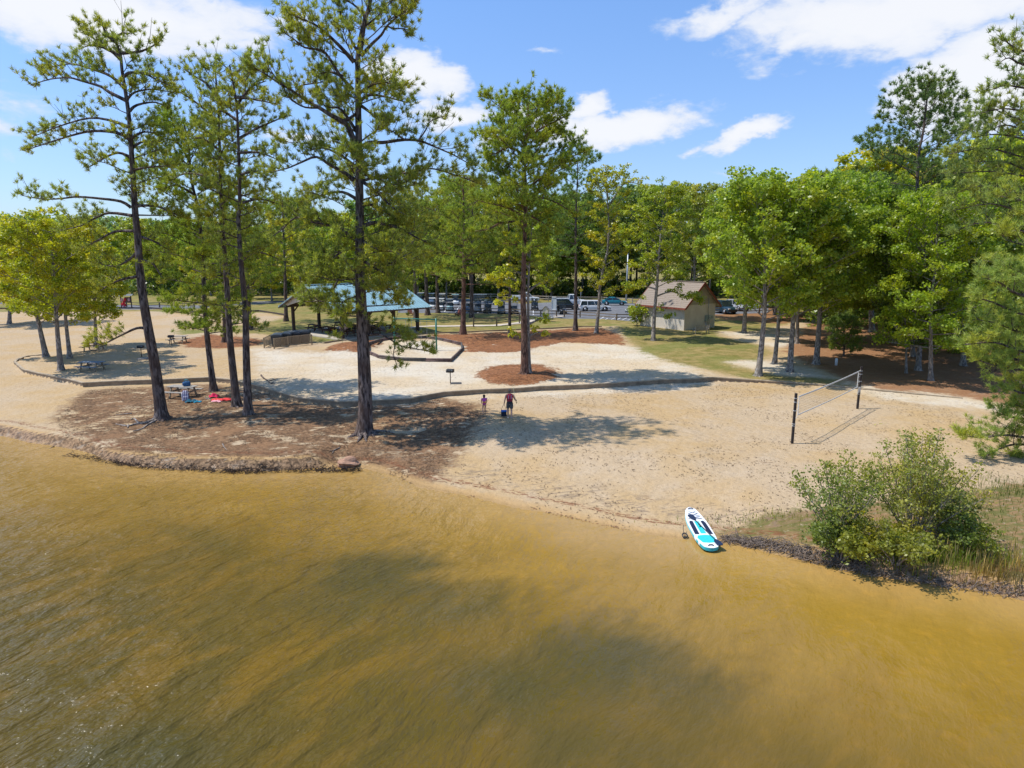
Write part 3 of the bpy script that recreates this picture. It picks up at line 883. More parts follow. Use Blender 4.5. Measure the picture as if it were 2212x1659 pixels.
traced('pine_tree', 'dense low-branched pine behind the backpack table, leftmost of the three slim trunks',
       [(462, 845), (447, 722), (441, 630), (436, 525), (425, 440), (413, 386), (407, 311), (396, 264)],
       [[(411, 350), (385, 310), (355, 300), (330, 320)], [(407, 311), (375, 270), (350, 250)], [(403, 290), (425, 262), (440, 250)], [(420, 420), (380, 400), (350, 410)]],
       0.24, 0.05, (0.28, 0.345, 0.062), 4, tw=dict(step=.28, sub=1.15, tips=4), nd=dict(n=24, L=.27, w=.040),
       autos=[dict(t0=.22, t1=.97, prof=lambda q: 1.6 + 2.2 * math.sin(PI * min(1, q * .8 + .12)), n=46, rise=.02, start=.25)])
# 5 ---- the big pine
traced('pine_tree', 'biggest pine in the middle, thick dark trunk and crooked limbs above the bank',
       [(787, 935), (789, 880), (787, 800), (778, 600), (777, 467), (776, 373), (774, 249), (773, 155), (773, 124), (783, 62), (796, 19), (808, -40), (812, -90)],
       [([(768, 314), (752, 274), (743, 264), (715, 249), (690, 233), (662, 218), (622, 190), (603, 180), (572, 159), (535, 140)], dict(r=.17, start=.4, k=-.25, sub=1.5)),
        ([(743, 262), (765, 249), (774, 230)], dict(r=.12, start=.95)), [(771, 286), (749, 252), (731, 233), (703, 230), (684, 205)], ([(690, 233), (660, 232), (635, 220), (618, 205)], dict(r=.06)),
        ([(603, 180), (590, 160), (575, 150)], dict(r=.05)), ([(640, 200), (650, 185), (680, 180), (705, 176)], dict(r=.05)), ([(560, 152), (540, 160), (528, 178)], dict(r=.05)),
        ([(765, 134), (740, 106), (715, 81), (690, 59), (655, 42), (619, 28)], dict(r=.12, start=.45)), ([(715, 81), (690, 92), (660, 90)], dict(r=.05)),
        [(762, 193), (734, 162), (715, 131), (696, 109), (659, 103), (634, 84), (609, 68)], [(740, 165), (712, 155), (690, 160)],
        ([(780, 121), (802, 96), (824, 75), (836, 56), (867, 28), (895, 9)], dict(r=.10, start=.5)), ([(836, 56), (850, 62), (870, 62), (880, 72)], dict(r=.05)), ([(780, 112), (787, 62), (796, 19), (799, -20)], dict(r=.10, start=.6)),
        ([(772, 110), (760, 90), (752, 60), (735, 30), (728, 5)], dict(r=.08, start=.4)), ([(784, 60), (810, 40), (830, 20), (850, 0)], dict(start=.4, r=.06)), ([(790, 40), (770, 15), (745, 0), (700, -10)], dict(r=.07, start=.3)),
        ([(783, 317), (799, 308), (827, 308), (874, 302), (908, 305), (939, 317), (982, 336), (1020, 358)], dict(r=.13, start=.3, k=.2, sub=1.4)), ([(905, 303), (920, 280), (930, 262), (962, 250)], dict(r=.05, start=.5)),
        ([(874, 302), (850, 285), (835, 280)], dict(r=.05)), ([(772, 205), (800, 185), (835, 178), (862, 190)], dict(start=.15)), ([(773, 222), (800, 205), (845, 212), (880, 222)], dict(start=.1)),
        ([(779, 228), (796, 240), (815, 258), (824, 265)], dict(start=.4)), ([(774, 215), (750, 205), (735, 200)], dict(r=.05, start=.2)),
        ([(765, 389), (740, 370), (715, 358), (684, 339), (650, 351), (619, 364), (580, 373)], dict(r=.12, start=.2)), ([(768, 360), (735, 335), (700, 320), (665, 325)], dict(start=.2)), ([(772, 345), (750, 320), (725, 305)], dict(start=.2)),
        ([(787, 376), (815, 386), (846, 398), (880, 392), (905, 380)], dict(r=.10, start=.25)), ([(780, 392), (820, 380), (862, 376), (905, 370), (930, 364), (967, 373), (1014, 389), (1045, 401)], dict(r=.08, start=.2, sub=1.6)),
        ([(787, 395), (820, 420), (850, 450), (890, 470)], dict(start=.3)), ([(770, 430), (740, 415), (700, 420), (660, 440), (640, 455)], dict(start=.25)),
        ([(762, 513), (734, 495), (703, 485), (672, 479), (662, 470)], dict(r=.12, start=.35)), ([(690, 480), (640, 470), (610, 495), (590, 510)], dict(r=.07, start=.1)),
        ([(787, 487), (811, 481), (846, 488), (874, 498), (905, 516), (940, 530)], dict(r=.13, start=.3, sub=1.5)), ([(787, 442), (815, 446), (846, 467), (880, 480)], dict(start=.25)),
        ([(775, 530), (745, 540), (715, 560), (690, 575)], dict(start=.2)), ([(780, 520), (820, 540), (855, 545), (890, 570)], dict(start=.2)), ([(780, 560), (820, 585), (860, 600)], dict(start=.3)),
        ([(766, 577), (749, 577), (733, 600), (723, 619), (712, 642), (679, 668)], dict(r=.09, start=.3, step=.3)), ([(720, 625), (700, 640), (670, 650)], dict(r=.04, start=.2)),
        ([(776, 600), (800, 620), (830, 630), (855, 650)], dict(r=.05, start=.3)), ([(770, 640), (745, 650), (720, 675)], dict(r=.05, start=.3)),
        ([(793, 724), (819, 722), (843, 733), (866, 747), (901, 754), (936, 761)], dict(r=.07, start=.3, k=-.3, step=.3)), ([(855, 742), (850, 765), (858, 790)], dict(r=.03, start=.4, step=.3)), ([(790, 700), (760, 705), (730, 720)], dict(r=.04, start=.4))],
       0.44, 0.07, PINE_COL, 5, kr=(-1.15, .45), tw=dict(step=.22, sub=1.3, tips=3, start=.3), nd=dict(n=28, L=.26, w=.036),
       autos=[dict(t0=.52, t1=.98, prof=PROF(3.4, 2.6), n=20, rise=.15, start=.45), dict(t0=.34, t1=.54, prof=PROF(3.0, 3.6), n=16, rise=-.05, start=.35), dict(t0=.255, t1=.36, prof=PROF(2.6, 3.2), n=9, rise=-.22, start=.3)])
# 6 ---- pine in the mulch ring
traced('pine_tree', 'round-topped reddish pine rising from the straw ring in the white sand',
       [(1133, 808), (1133, 795), (1132, 707), (1130, 640), (1132, 551), (1136, 428), (1134, 360), (1139, 289), (1142, 222)],
       [[(1138, 322), (1120, 295), (1102, 275), (1078, 265)], [(1140, 318), (1165, 313), (1190, 294), (1226, 290)], [(1137, 338), (1100, 318), (1068, 333), (1054, 328)], [(1140, 300), (1165, 280), (1200, 262), (1225, 250)],
        [(1140, 405), (1166, 387), (1203, 362), (1229, 343), (1262, 325)], [(1135, 410), (1100, 385), (1070, 365), (1050, 345)], [(1142, 430), (1176, 428), (1215, 445), (1240, 465)],
        [(1130, 477), (1080, 482), (1056, 495), (1020, 500)], [(1132, 470), (1100, 450), (1060, 440), (1020, 430)], [(1136, 460), (1170, 480), (1205, 500)]],
       0.30, 0.05, (0.28, 0.345, 0.062), 6, tw=dict(step=.34, sub=1.35, tips=4), nd=dict(n=24, L=.31, w=.046), bark=M_REDBARK,
       autos=[dict(t0=.60, t1=.985, prof=lambda q: 1.0 + 2.6 * math.sin(PI * min(1, .25 + q * .62)), n=44, rise=.2), dict(t0=.42, t1=.62, prof=PROF(1.6, 3.2), n=12, rise=0)])
traced('sweetgum_tree', 'thin grey broadleaf stem against the straw ring pine, bright yellow-green tufts low down',
       [(1144, 806), (1142, 760), (1141, 640), (1144, 560), (1150, 480)],
       [[(1142, 735), (1125, 728), (1105, 722)], [(1142, 728), (1160, 718), (1175, 722)], [(1141, 640), (1110, 625), (1080, 615)], [(1141, 630), (1165, 612), (1190, 610)], [(1142, 600), (1110, 585), (1070, 590)],
        [(1143, 580), (1120, 560), (1090, 550)], [(1144, 560), (1130, 530), (1100, 510)], [(1141, 650), (1100, 648), (1076, 655)], [(1141, 620), (1100, 600), (1060, 600)], [(1143, 700), (1165, 690), (1180, 688)]],
       0.17, 0.04, (0.359, 0.373, 0.034), 66, bark=M_GREYBARK, kind='broad', tw=dict(step=.5, sub=.7, tips=2, r=.012, start=.4), nd=dict(n=16, rad=.3, size=.20))

def auto_pine(label, px, r0, half, crown=(.4, .98), n=36, col=PINE_COL, seed=0, bark=None, rise=.08, L=.34, w=.055, nn=18, step=.45, sub=1.4, top=.35, group=None):
    prof = lambda q: half * (top + (1 - top) * math.sin(PI * min(1, .30 + q * .62)) ** 0.8)
    return traced('pine_tree', label, px, [], r0, r0 * .2, col, seed, bark=bark, tw=dict(step=step*.95, sub=sub, tips=3), nd=dict(n=nn+6, L=L, w=w*.9),
                  autos=[dict(t0=crown[0], t1=crown[1], prof=prof, n=n, rise=rise, start=.3)], group=group)
auto_pine('straight reddish pine at the left tip of the red mulch bed by the swings', [(1000, 724), (1002, 590), (1003, 500), (1000, 395)], .34, 5.2, (.34, .99), 44, (0.28, 0.345, 0.062), 21, M_REDBARK, .08, .36, .06)
auto_pine('grey-brown pine close behind the mulch bed pine, standing in the grass by the rail fence', [(1019, 686), (1019, 590), (1020, 500), (1022, 400)], .32, 4.4, (.40, .98), 34, PINE_COL, 22)
auto_pine('dark slim pine at the right end of the mulch bed, bushy blue-green head', [(1243, 714), (1244, 590), (1244, 472), (1247, 396), (1248, 345)], .27, 3.6, (.42, .99), 40, PINE_DK, 23, None, .12)
auto_pine('thin pine behind the mulch bed, right of the first rail fence section', [(1101, 722), (1101, 640), (1100, 560), (1098, 440), (1100, 400)], .2, 3.0, (.45, .98), 26, PINE_COL, 24)
auto_pine('pine beside the pavilion roof corner, in front of the leftmost golf carts', [(924, 681), (920, 600), (915, 500), (912, 420)], .36, 4.8, (.40, .98), 34, PINE_COL, 25, None, .08, .4, .07, 16)
auto_pine('second pine by the pavilion roof corner, a step right of the other', [(946, 676), (944, 600), (946, 520), (948, 440)], .32, 4.6, (.42, .98), 30, (0.179, 0.241, 0.048), 26, None, .08, .4, .07, 16)
auto_pine('pine behind the pavilion slab, trunk seen through its right bay', [(898, 690), (896, 600), (890, 500), (885, 405)], .3, 4.6, (.40, .98), 32, PINE_COL, 27, None, .08, .38, .065, 16)
auto_pine('pine left of the pavilion roof whose trunk shows in the open left bay', [(618, 694), (616, 600), (612, 500), (610, 430)], .3, 4.8, (.36, .98), 32, (0.207, 0.269, 0.046), 28, None, .05, .38, .065, 16)
auto_pine('pine behind the slender pair, foot at the left end of the mound', [(486, 739), (484, 640), (480, 560), (478, 480)], .28, 3.4, (.40, .98), 32, (0.207, 0.262, 0.046), 29)
auto_pine('pine right of the slender pair, standing where the far beach meets the grass', [(541, 712), (535, 620), (530, 540), (528, 440)], .3, 4.6, (.34, .98), 34, (0.221, 0.283, 0.046), 30)
auto_pine('tall dark pine standing above the broadleaf woods at the right, broad flat limbs',
          [(1985, 745), (1984, 560), (1982, 364), (1995, 280), (2005, 190)], .34, 5.8, (.52, .99), 40, (0.15, 0.22, 0.08), 31, None, .15, .42, .075, 18, .5, 1.8)

def auto_gum(label, px, r0, half, crown=(.3, .98), n=30, col=GUM, seed=0, bark=None, rise=.45, size=.24, nn=18, rad=.5, step=.55, sub=1.3, name='broadleaf_tree', limbs=(), top=.25, group=None, extra=()):
    prof = lambda q: half * (top + (1 - top) * math.sin(PI * min(1, .22 + q * .72)) ** 0.8)
    return traced(name, label, px, list(limbs), r0, r0 * .2, col, seed, bark=bark or M_GREYBARK, kind='broad', tw=dict(step=step, sub=sub, tips=2, r=.028, start=.35), nd=dict(n=int(nn*1.35), rad=rad, size=size*.82),
                  autos=[dict(t0=crown[0], t1=crown[1], prof=prof, n=n, rise=rise)], group=group, extra_trunks=extra)
LEFT_Y = (0.34, 0.36, 0.028)
auto_gum('yellow-green broadleaf at the left end of the terrace, nearest to the bluish picnic table', [(132, 800), (124, 717), (117, 605), (113, 540), (110, 490)], .23, 3.9, (.30, .98), 34, LEFT_Y, 41, size=.2, nn=30, rad=.5)
auto_gum('dark leaning trunk at the far left corner of the timber edging, yellow-green leaves above', [(100, 771), (85, 705), (70, 640), (55, 560), (50, 520)], .25, 4.2, (.30, .98), 30, LEFT_Y, 42, size=.22, nn=26)
auto_gum('broadleaf just right of the nearest left-edge tree, a little farther back', [(151, 774), (141, 680), (138, 600), (140, 505)], .2, 3.8, (.34, .98), 28, (0.32, 0.355, 0.03), 43, size=.22, nn=26)
auto_gum('small round broadleaf with a dark short trunk behind the half-hidden picnic table', [(207, 748), (205, 667), (205, 620), (203, 575)], .2, 3.2, (.30, .98), 26, (0.31, 0.35, 0.03), 44, size=.22, nn=26)
auto_gum('yellowing broadleaf behind the others at the left edge of the far beach', [(20, 700), (22, 640), (25, 580), (30, 520)], .26, 6.0, (.2, .98), 34, (0.38, 0.34, 0.028), 45, size=.34, nn=20, rad=.7)
# broadleaves in the middle and to the right
auto_gum('leaning broadleaf with an open ragged top between the dark slim pine and the block shed', [(1288, 720), (1294, 653), (1297, 613), (1307, 563), (1313, 536), (1315, 472), (1312, 413), (1325, 375)], .23, 2.9, (.22, .99), 30, (0.345, 0.352, 0.033), 51, nn=17, rad=.42, size=.22,
         limbs=[[(1312, 413), (1300, 395), (1275, 390)], [(1318, 440), (1345, 400), (1370, 395), (1395, 405)], [(1295, 640), (1325, 625), (1350, 632)]])
auto_gum('broadleaf right in front of the block shed with flat sprays of leaves across its roof', [(1411, 736), (1414, 673), (1419, 619), (1423, 563), (1430, 480), (1440, 415)], .24, 3.4, (.36, .98), 32, (0.276, 0.331, 0.037), 52, nn=20, rad=.45, size=.22,
         limbs=[([(1418, 640), (1450, 630), (1480, 640), (1512, 648)], dict(start=.3, step=.4)), ([(1417, 625), (1390, 618), (1360, 622)], dict(start=.3, step=.4)), ([(1416, 680), (1392, 672), (1368, 678)], dict(start=.4, step=.4, r=.04)), ([(1416, 676), (1430, 676), (1442, 684)], dict(start=.4, step=.4, r=.04))])
right = [
 ('tall broadleaf nearest the volleyball court end, pale straight trunk forking high', [(1638, 812), (1651, 681), (1652, 588), (1654, 541), (1648, 470), (1640, 405)], .25, 4.6, (.30, .98), 40, (0.262, 0.338, 0.041), 53),
 ('slim broadleaf between the forking trunk and the darker leaning trunk', [(1673, 786), (1682, 690), (1684, 600), (1686, 500), (1690, 420)], .2, 4.4, (.32, .98), 34, (0.235, 0.310, 0.041), 54),
 ('darker leaning broadleaf third from the shed side at the edge of the white path', [(1706, 803), (1714, 681), (1722, 588), (1728, 480), (1735, 412)], .25, 4.6, (.32, .98), 38, (0.255, 0.331, 0.041), 55),
 ('broadleaf wrapped in leaves at knee height left of the white pipe stub', [(1763, 786), (1770, 697), (1776, 600), (1785, 500), (1790, 410)], .26, 4.8, (.26, .98), 40, (0.241, 0.324, 0.041), 56),
 ('dark trunked broadleaf standing alone on the brown forest floor', [(1884, 717), (1881, 653), (1875, 560), (1872, 470), (1870, 390)], .34, 6.0, (.22, .98), 44, (0.221, 0.304, 0.041), 57),
 ('broadleaf a little right of the shed with a small leaf spray at its foot', [(1607, 719), (1610, 666), (1612, 580), (1615, 500), (1618, 430)], .28, 5.4, (.28, .98), 38, (0.241, 0.317, 0.041), 58),
]
for (lab, px, r0, half, cr, n, col, sd_) in right:
    auto_gum(lab, px, r0, half, cr, n, col, sd_, nn=22, rad=.6, size=.25)
auto_gum('bright lime-green tree with level sprays and a thin pale stem at the wood edge', [(2011, 822), (2011, 697), (2013, 640), (2021, 572), (2024, 500), (2028, 440)], .17, 3.9, (.18, .99), 46, (0.25, 0.335, 0.03), 59, rise=.12, nn=26, rad=.5, size=.19, step=.45)
auto_gum('half-hidden broadleaf trunk left of the lime-green tree', [(1983, 800), (1990, 700), (1995, 620), (2000, 520), (2005, 450)], .22, 4.0, (.26, .98), 32, (0.12, 0.17, 0.028), 60, nn=24, rad=.6)
auto_gum('thin dark sapling at the wood edge between the pipe stub and the lime-green tree', [(1958, 806), (1957, 740), (1955, 690), (1950, 640)], .1, 1.8, (.3, .98), 16, (0.10, 0.15, 0.03), 61, nn=20, rad=.4, size=.18)
auto_pine('young fluffy pine sapling on the brown forest floor behind the volleyball net', [(1823, 769), (1823, 740), (1822, 715), (1820, 688)], .09, 1.4, (.12, .99), 22, (0.20, 0.28, 0.08), 32, None, .3, .3, .045, 20, .3, .6, .3)
auto_gum('slim pale-trunked broadleaf behind the shed roof', [(1455, 690), (1497, 620), (1500, 540), (1503, 470), (1505, 410)], .26, 5.2, (.30, .98), 36, (0.276, 0.310, 0.062), 62, nn=18, rad=.55, size=.28)
auto_gum('short bushy tree beside the near wall of the block shed', [(1376, 742 - 38), (1376, 685), (1376, 672)], .06, 1.0, (.2, .98), 10, (0.20, 0.26, 0.026), 63, nn=16, rad=.3, size=.2)
for (lab, px, r0, half, cr, n, col, sd_) in [
 ('low-crowned broadleaf at the back of the brown forest floor, left of the dark trunk', [(1800, 735), (1802, 650), (1806, 560), (1810, 440)], .2, 5.0, (.16, .98), 40, (0.235, 0.30, 0.045), 90),
 ('low-crowned broadleaf right of the dark trunk on the brown forest floor', [(1932, 742), (1934, 650), (1938, 560), (1940, 430)], .2, 5.2, (.14, .98), 42, (0.22, 0.29, 0.045), 91),
 ('leafy broadleaf behind the wood edge, just left of the lime-green tree', [(1972, 770), (1974, 680), (1978, 590), (1980, 470)], .2, 4.6, (.12, .98), 42, (0.21, 0.28, 0.045), 92),
 ('leafy broadleaf behind the wood edge, right of the lime-green tree', [(2080, 790), (2084, 700), (2088, 600), (2092, 450)], .22, 4.8, (.10, .98), 48, (0.21, 0.29, 0.045), 93),
 ('broadleaf behind the slim middle trunks right of the shed', [(1722, 742), (1724, 660), (1728, 580), (1730, 450)], .2, 4.8, (.20, .98), 38, (0.24, 0.30, 0.045), 94)]:
    auto_gum(lab, px, r0, half, cr, n, col, sd_, nn=20, rad=.65, size=.28)
# right edge: pines whose trunks stand outside the frame
def edge_pine(label, foot, top, r0, limbs, col, seed, tw, nd, autos):
    base = np.array([foot[0], foot[1], hz(foot[0], foot[1])])
    T_ = Tree(seed)
    tp = [base - np.array([0, 0, .15]), base + np.array([0.1, 0.1, top * .4]), base + np.array([0.0, -0.1, top * .75]), base + np.array([0.1, 0, top])]
    tr = flare(T_, tp, r0, r0 * .2)
    for L in limbs:
        pts, kk = (L if isinstance(L, tuple) else (L, -.15))
        p = px_path(pts, base[1], 0)
        x0 = base[0]
        q0 = along(tr, 0)[0]
        # start each limb on the trunk itself
        zz = p[0][2] - 0.12 * abs(p[0][0] - x0)
        f = min(.97, max(.02, (zz - base[2]) / top))
        st = along(tr, f)[0]
        p2 = [st] + [at_depth(u, v, base[1] + kk * abs(at_depth(u, v, base[1])[0] - x0)) for (u, v) in pts]
        path = T_.limb(p2, .09, .02, 6, 3)
        T_.twigs(path, **tw)
    for a in autos:
        a = dict(a)
        T_.auto(tr, a.pop('t0'), a.pop('t1'), a.pop('prof'), a.pop('n'), **{**tw, **a})
    return finish_tree('pine_tree', label, T_, T_.pine(**nd), col, base, M_PINEBARK, M_NEEDLE)
edge_pine('near pine leaning in at the right edge, its lowest boughs hanging over the sand court', (27.5, 32.0), 24.5, .36,
          [[(2212, 945), (2170, 940), (2120, 945), (2075, 940)], [(2212, 905), (2180, 900), (2150, 890)], [(2212, 960), (2170, 965), (2130, 985)], [(2212, 850), (2180, 840), (2160, 850)],
           [(2212, 800), (2150, 790), (2105, 775)], [(2212, 760), (2150, 740), (2080, 745)], [(2212, 720), (2160, 700), (2110, 690)], [(2212, 680), (2150, 655), (2100, 640)], [(2212, 640), (2160, 610), (2120, 600)],
           [(2212, 990), (2200, 985)], [(2212, 590), (2180, 570)], [(2212, 880), (2190, 870)], [(2212, 780), (2180, 775), (2150, 800), (2130, 815)]],
          (0.33, 0.40, 0.11), 71, dict(step=.26, sub=1.1, tips=4, start=.3), dict(n=30, L=.26, w=.028),
          [dict(t0=.06, t1=.45, prof=PROF(2.6, 5.0), n=46, rise=0.0, start=.3)])
edge_pine('tall pine at the upper right edge with broad drooping grey-green boughs', (33.5, 44.0), 27.5, .42,
          [[(2212, 110), (2180, 95), (2170, 82)], [(2212, 140), (2180, 125), (2160, 135)], [(2212, 190), (2170, 185), (2125, 200)], [(2212, 240), (2160, 235), (2100, 250)], [(2212, 260), (2180, 250), (2140, 232)],
           [(2212, 300), (2150, 290), (2085, 300)], [(2212, 340), (2130, 320), (2040, 335)], [(2212, 380), (2140, 370), (2060, 375)], [(2212, 420), (2130, 400), (2060, 420)], [(2212, 460), (2140, 440), (2060, 455)],
           [(2212, 500), (2130, 480), (2060, 500)], [(2212, 280), (2170, 270), (2130, 285)], [(2212, 365), (2170, 350), (2100, 350)]],
          (0.27, 0.33, 0.11), 72, dict(step=.42, sub=1.6, tips=3, start=.3), dict(n=24, L=.34, w=.045),
          [dict(t0=.45, t1=.98, prof=PROF(4.2, 1.8), n=22, rise=0.0, start=.3)])
# ---------------------------------------------------------------- woods behind
def forest_variant(kind, seed, h=19.0, half=4.6, lo=.2):
    T_ = Tree(seed); R = T_.r
    tr = [np.array([0, 0, -.3]), np.array([R.uniform(-.3, .3), R.uniform(-.3, .3), h * .4]), np.array([R.uniform(-.6, .6), R.uniform(-.6, .6), h * .75]), np.array([0, 0, h])]
    tr = flare(T_, tr, .28, .05, 7)
    if kind == 'pine':
        T_.auto(tr, .45, .99, lambda q: half * (.3 + .7 * math.sin(PI * min(1, .3 + q * .62))), 26, rise=.1, step=1.0, sub=1.7, tips=2, start=.3)
        fol = needles(np.array(T_.tp), np.array(T_.ta), 20, .75, .15, T_.rng, .8), 3
    else:
        T_.auto(tr, lo, .98, lambda q: half * (.35 + .65 * math.sin(PI * min(1, .24 + q * .7))), 30, rise=.5, step=1.1, sub=1.6, tips=2, start=.3)
        fol = leaves(np.array(T_.tp), 20, .95, .42, T_.rng), 4
    wm = T_.wood
    me = bpy.data.meshes.new('trunk'); me.from_pydata(wm.v, [], wm.f); me.polygons.foreach_set("use_smooth", wm.sm); me.materials.append(M_PINEBARK if kind == 'pine' else M_GREYBARK)
    v, k = fol
    return me, mesh_np('crown', v, np.arange(len(v)), k, M_NEEDLE if kind == 'pine' else M_LEAF)
VB = [forest_variant('broad', 100 + i, 18 + i, 4.6 + .3 * i, .12 + .05 * i) for i in range(4)]
VP = [forest_variant('pine', 200 + i, 20 + i, 3.8 + .4 * i) for i in range(3)]
def plant(kind, x, y, h, col, label, group, name=None):
    V, base = (VB, 19.5) if kind == 'broad' else (VP, 21.0)
    tm, cm_ = random.choice(V)
    s = h / base
    o = thing(name or ('pine_tree' if kind == 'pine' else 'broadleaf_tree'), label, 'tree', (x, y, hz(x, y)), random.uniform(0, 6.28), group)
    link('trunk', tm, o); c = link('crown', cm_, o)
    sx_ = s * random.uniform(.9, 1.2)
    for ch in children(o): ch.scale = (sx_, sx_, s)
    k = random.uniform(.8, 1.2)
    c.color = (col[0] * k * random.uniform(.9, 1.1), col[1] * k, col[2] * k, 1)
    return o
def uv_ground(u, D_):
    return (u - 1106) / F * D_ * 1.0, D_
C_MID = (0.31, 0.37, 0.06); C_DK = (0.18, 0.25, 0.07); C_YEL = (0.40, 0.43, 0.055); C_BLU = (0.20, 0.30, 0.12)
rr = random.Random(3)
# belt behind the far rail fence, and its continuation to the left past the pavilion
for row, (D0, us) in enumerate([(146, range(330, 1700, 46)), (156, range(300, 1720, 50)), (170, range(250, 1750, 56))]):
    for u in us:
        uu = u + rr.uniform(-14, 14); D_ = D0 + rr.uniform(-3, 4) + (12 if uu < 640 else 0)
        x, y = uv_ground(uu, D_)
        if uu < 1330: pine = rr.random() < .30
        else: pine = rr.random() < .55
        top_v = 455 if uu < 900 else (430 if uu < 1300 else 428)
        h = (10.5 + D_ * math.tan(math.atan((829.5 - top_v) / F) - PITCH) - hz(x, y)) * rr.uniform(.78, 1.04)
        if uu < 640: h *= .82
        col = C_BLU if pine else rr.choice([C_MID, C_MID, C_DK, C_YEL] if uu < 1000 else [C_MID, C_DK, C_DK])
        pine_l = 'dark pine in the dense belt of trees beyond the far rail fence'
        plant('pine' if pine else 'broad', x, y, h, col, pine_l if pine else 'broadleaf in the dense belt of trees beyond the far rail fence',
              'pines in the belt behind the parking lot' if pine else 'broadleaves in the belt behind the parking lot')
# lighter trees on the grass between the pavilion and the belt
for (u, D_, h, c_) in [(655, 128, 12, C_YEL), (700, 133, 13, C_MID), (745, 124, 12.5, C_YEL), (800, 132, 14, C_MID), (850, 126, 13, C_YEL), (905, 135, 15, C_MID), (965, 138, 15, C_MID), (590, 134, 12, C_YEL), (545, 140, 11, C_YEL),
                      (1180, 139, 12, C_MID), (430, 134, 10.5, C_YEL), (500, 128, 11, C_MID)]:
    x, y = uv_ground(u, D_)
    plant('broad', x, y, h, c_, 'light green tree standing on the grass between pavilion and dark belt', 'light green trees on the grass behind the pavilion')
# trees beyond the far beach on the left
for (u, D_, h, c_) in [(-60, 150, 12, C_YEL), (0, 165, 14, C_DK), (70, 190, 15, C_MID), (130, 175, 14, C_DK), (190, 185, 15, C_MID), (250, 178, 14, C_MID), (310, 172, 13, C_DK), (370, 168, 13, C_MID), (160, 150, 10, C_MID), (40, 145, 10, C_YEL), (-20, 185, 16, C_MID)]:
    x, y = uv_ground(u, D_)
    plant('broad', x, y, h, c_, 'tree standing past the road behind the far beach at left', 'trees past the road at the left')
# woods on the right
k = 0
for row, (D0, us) in enumerate([(88, range(1800, 2420, 84)), (96, range(1690, 2420, 78)), (106, range(1680, 2460, 74)), (118, range(1660, 2480, 70)), (130, range(1620, 2500, 66))]):
    for u in us:
        uu = u + rr.uniform(-20, 20); D_ = D0 + rr.uniform(-3, 3)
        if D_ < 100 and 1850 < uu < 1960: D_ += 8
        x, y = uv_ground(uu, D_)
        tv = np.interp(uu, [1600, 1650, 1800, 1860, 2000, 2212, 2500], [415, 392, 375, 352, 345, 330, 320])
        h = (10.5 + D_ * math.tan(math.atan((829.5 - tv) / F) - PITCH) - hz(x, y)) * rr.uniform(.80, 1.02)
        pine = rr.random() < .14
        plant('pine' if pine else 'broad', x, y, h, C_DK if pine else rr.choice([C_MID, C_MID, C_YEL, C_YEL]),
              'dark pine rising inside the broadleaf woods behind the volleyball court' if pine else 'broadleaf in the woods behind the volleyball court',
              'pines in the right-hand woods' if pine else 'broadleaves in the right-hand woods')
# undergrowth at the foot of the belts, far woodland
rg = np.random.default_rng(8)
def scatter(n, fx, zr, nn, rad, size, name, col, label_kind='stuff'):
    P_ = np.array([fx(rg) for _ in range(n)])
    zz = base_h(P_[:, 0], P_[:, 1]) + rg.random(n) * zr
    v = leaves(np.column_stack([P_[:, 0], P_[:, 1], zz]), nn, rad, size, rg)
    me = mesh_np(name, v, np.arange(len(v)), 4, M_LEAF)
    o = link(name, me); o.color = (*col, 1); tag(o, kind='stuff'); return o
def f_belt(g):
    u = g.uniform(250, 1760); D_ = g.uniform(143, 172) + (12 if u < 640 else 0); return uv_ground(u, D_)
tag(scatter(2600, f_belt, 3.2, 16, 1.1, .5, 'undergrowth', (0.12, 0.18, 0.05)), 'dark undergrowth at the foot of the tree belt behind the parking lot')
def f_right(g):
    D_ = g.uniform(86, 140); return uv_ground(g.uniform(1740 if D_ < 112 else 1640, 2450), D_)
tag(scatter(1500, f_right, 2.6, 18, .9, .36, 'undergrowth', (0.17, 0.25, 0.05)), 'leafy undergrowth filling the woods behind the volleyball court')
def f_edge(g):
    u = g.uniform(1950, 2280); return uv_ground(u, np.interp(u, [1950, 2212, 2300], [66, 60, 56]) + g.uniform(0, 14))
tag(scatter(980, f_edge, 4.6, 22, .6, .2, 'undergrowth', (0.25, 0.34, 0.05)), 'thicket of saplings at the wood edge beside the near pine')
def f_far(g):
    D_ = g.uniform(300, 470); return uv_ground(g.uniform(-500, 2700), D_)
P_ = np.array([f_far(rg) for _ in range(5200)])
zz = base_h(P_[:, 0], P_[:, 1]) + 3 + rg.random(5200) ** .7 * 12
v = leaves(np.column_stack([P_[:, 0], P_[:, 1], zz]), 16, 3.0, 1.7, rg)
o = link('far_woodland', mesh_np('far_woodland', v, np.arange(len(v)), 4, M_LEAF)); o.color = (0.17, 0.26, 0.11, 1)
tag(o, 'distant wooded ridge on the horizon behind the park', kind='stuff')
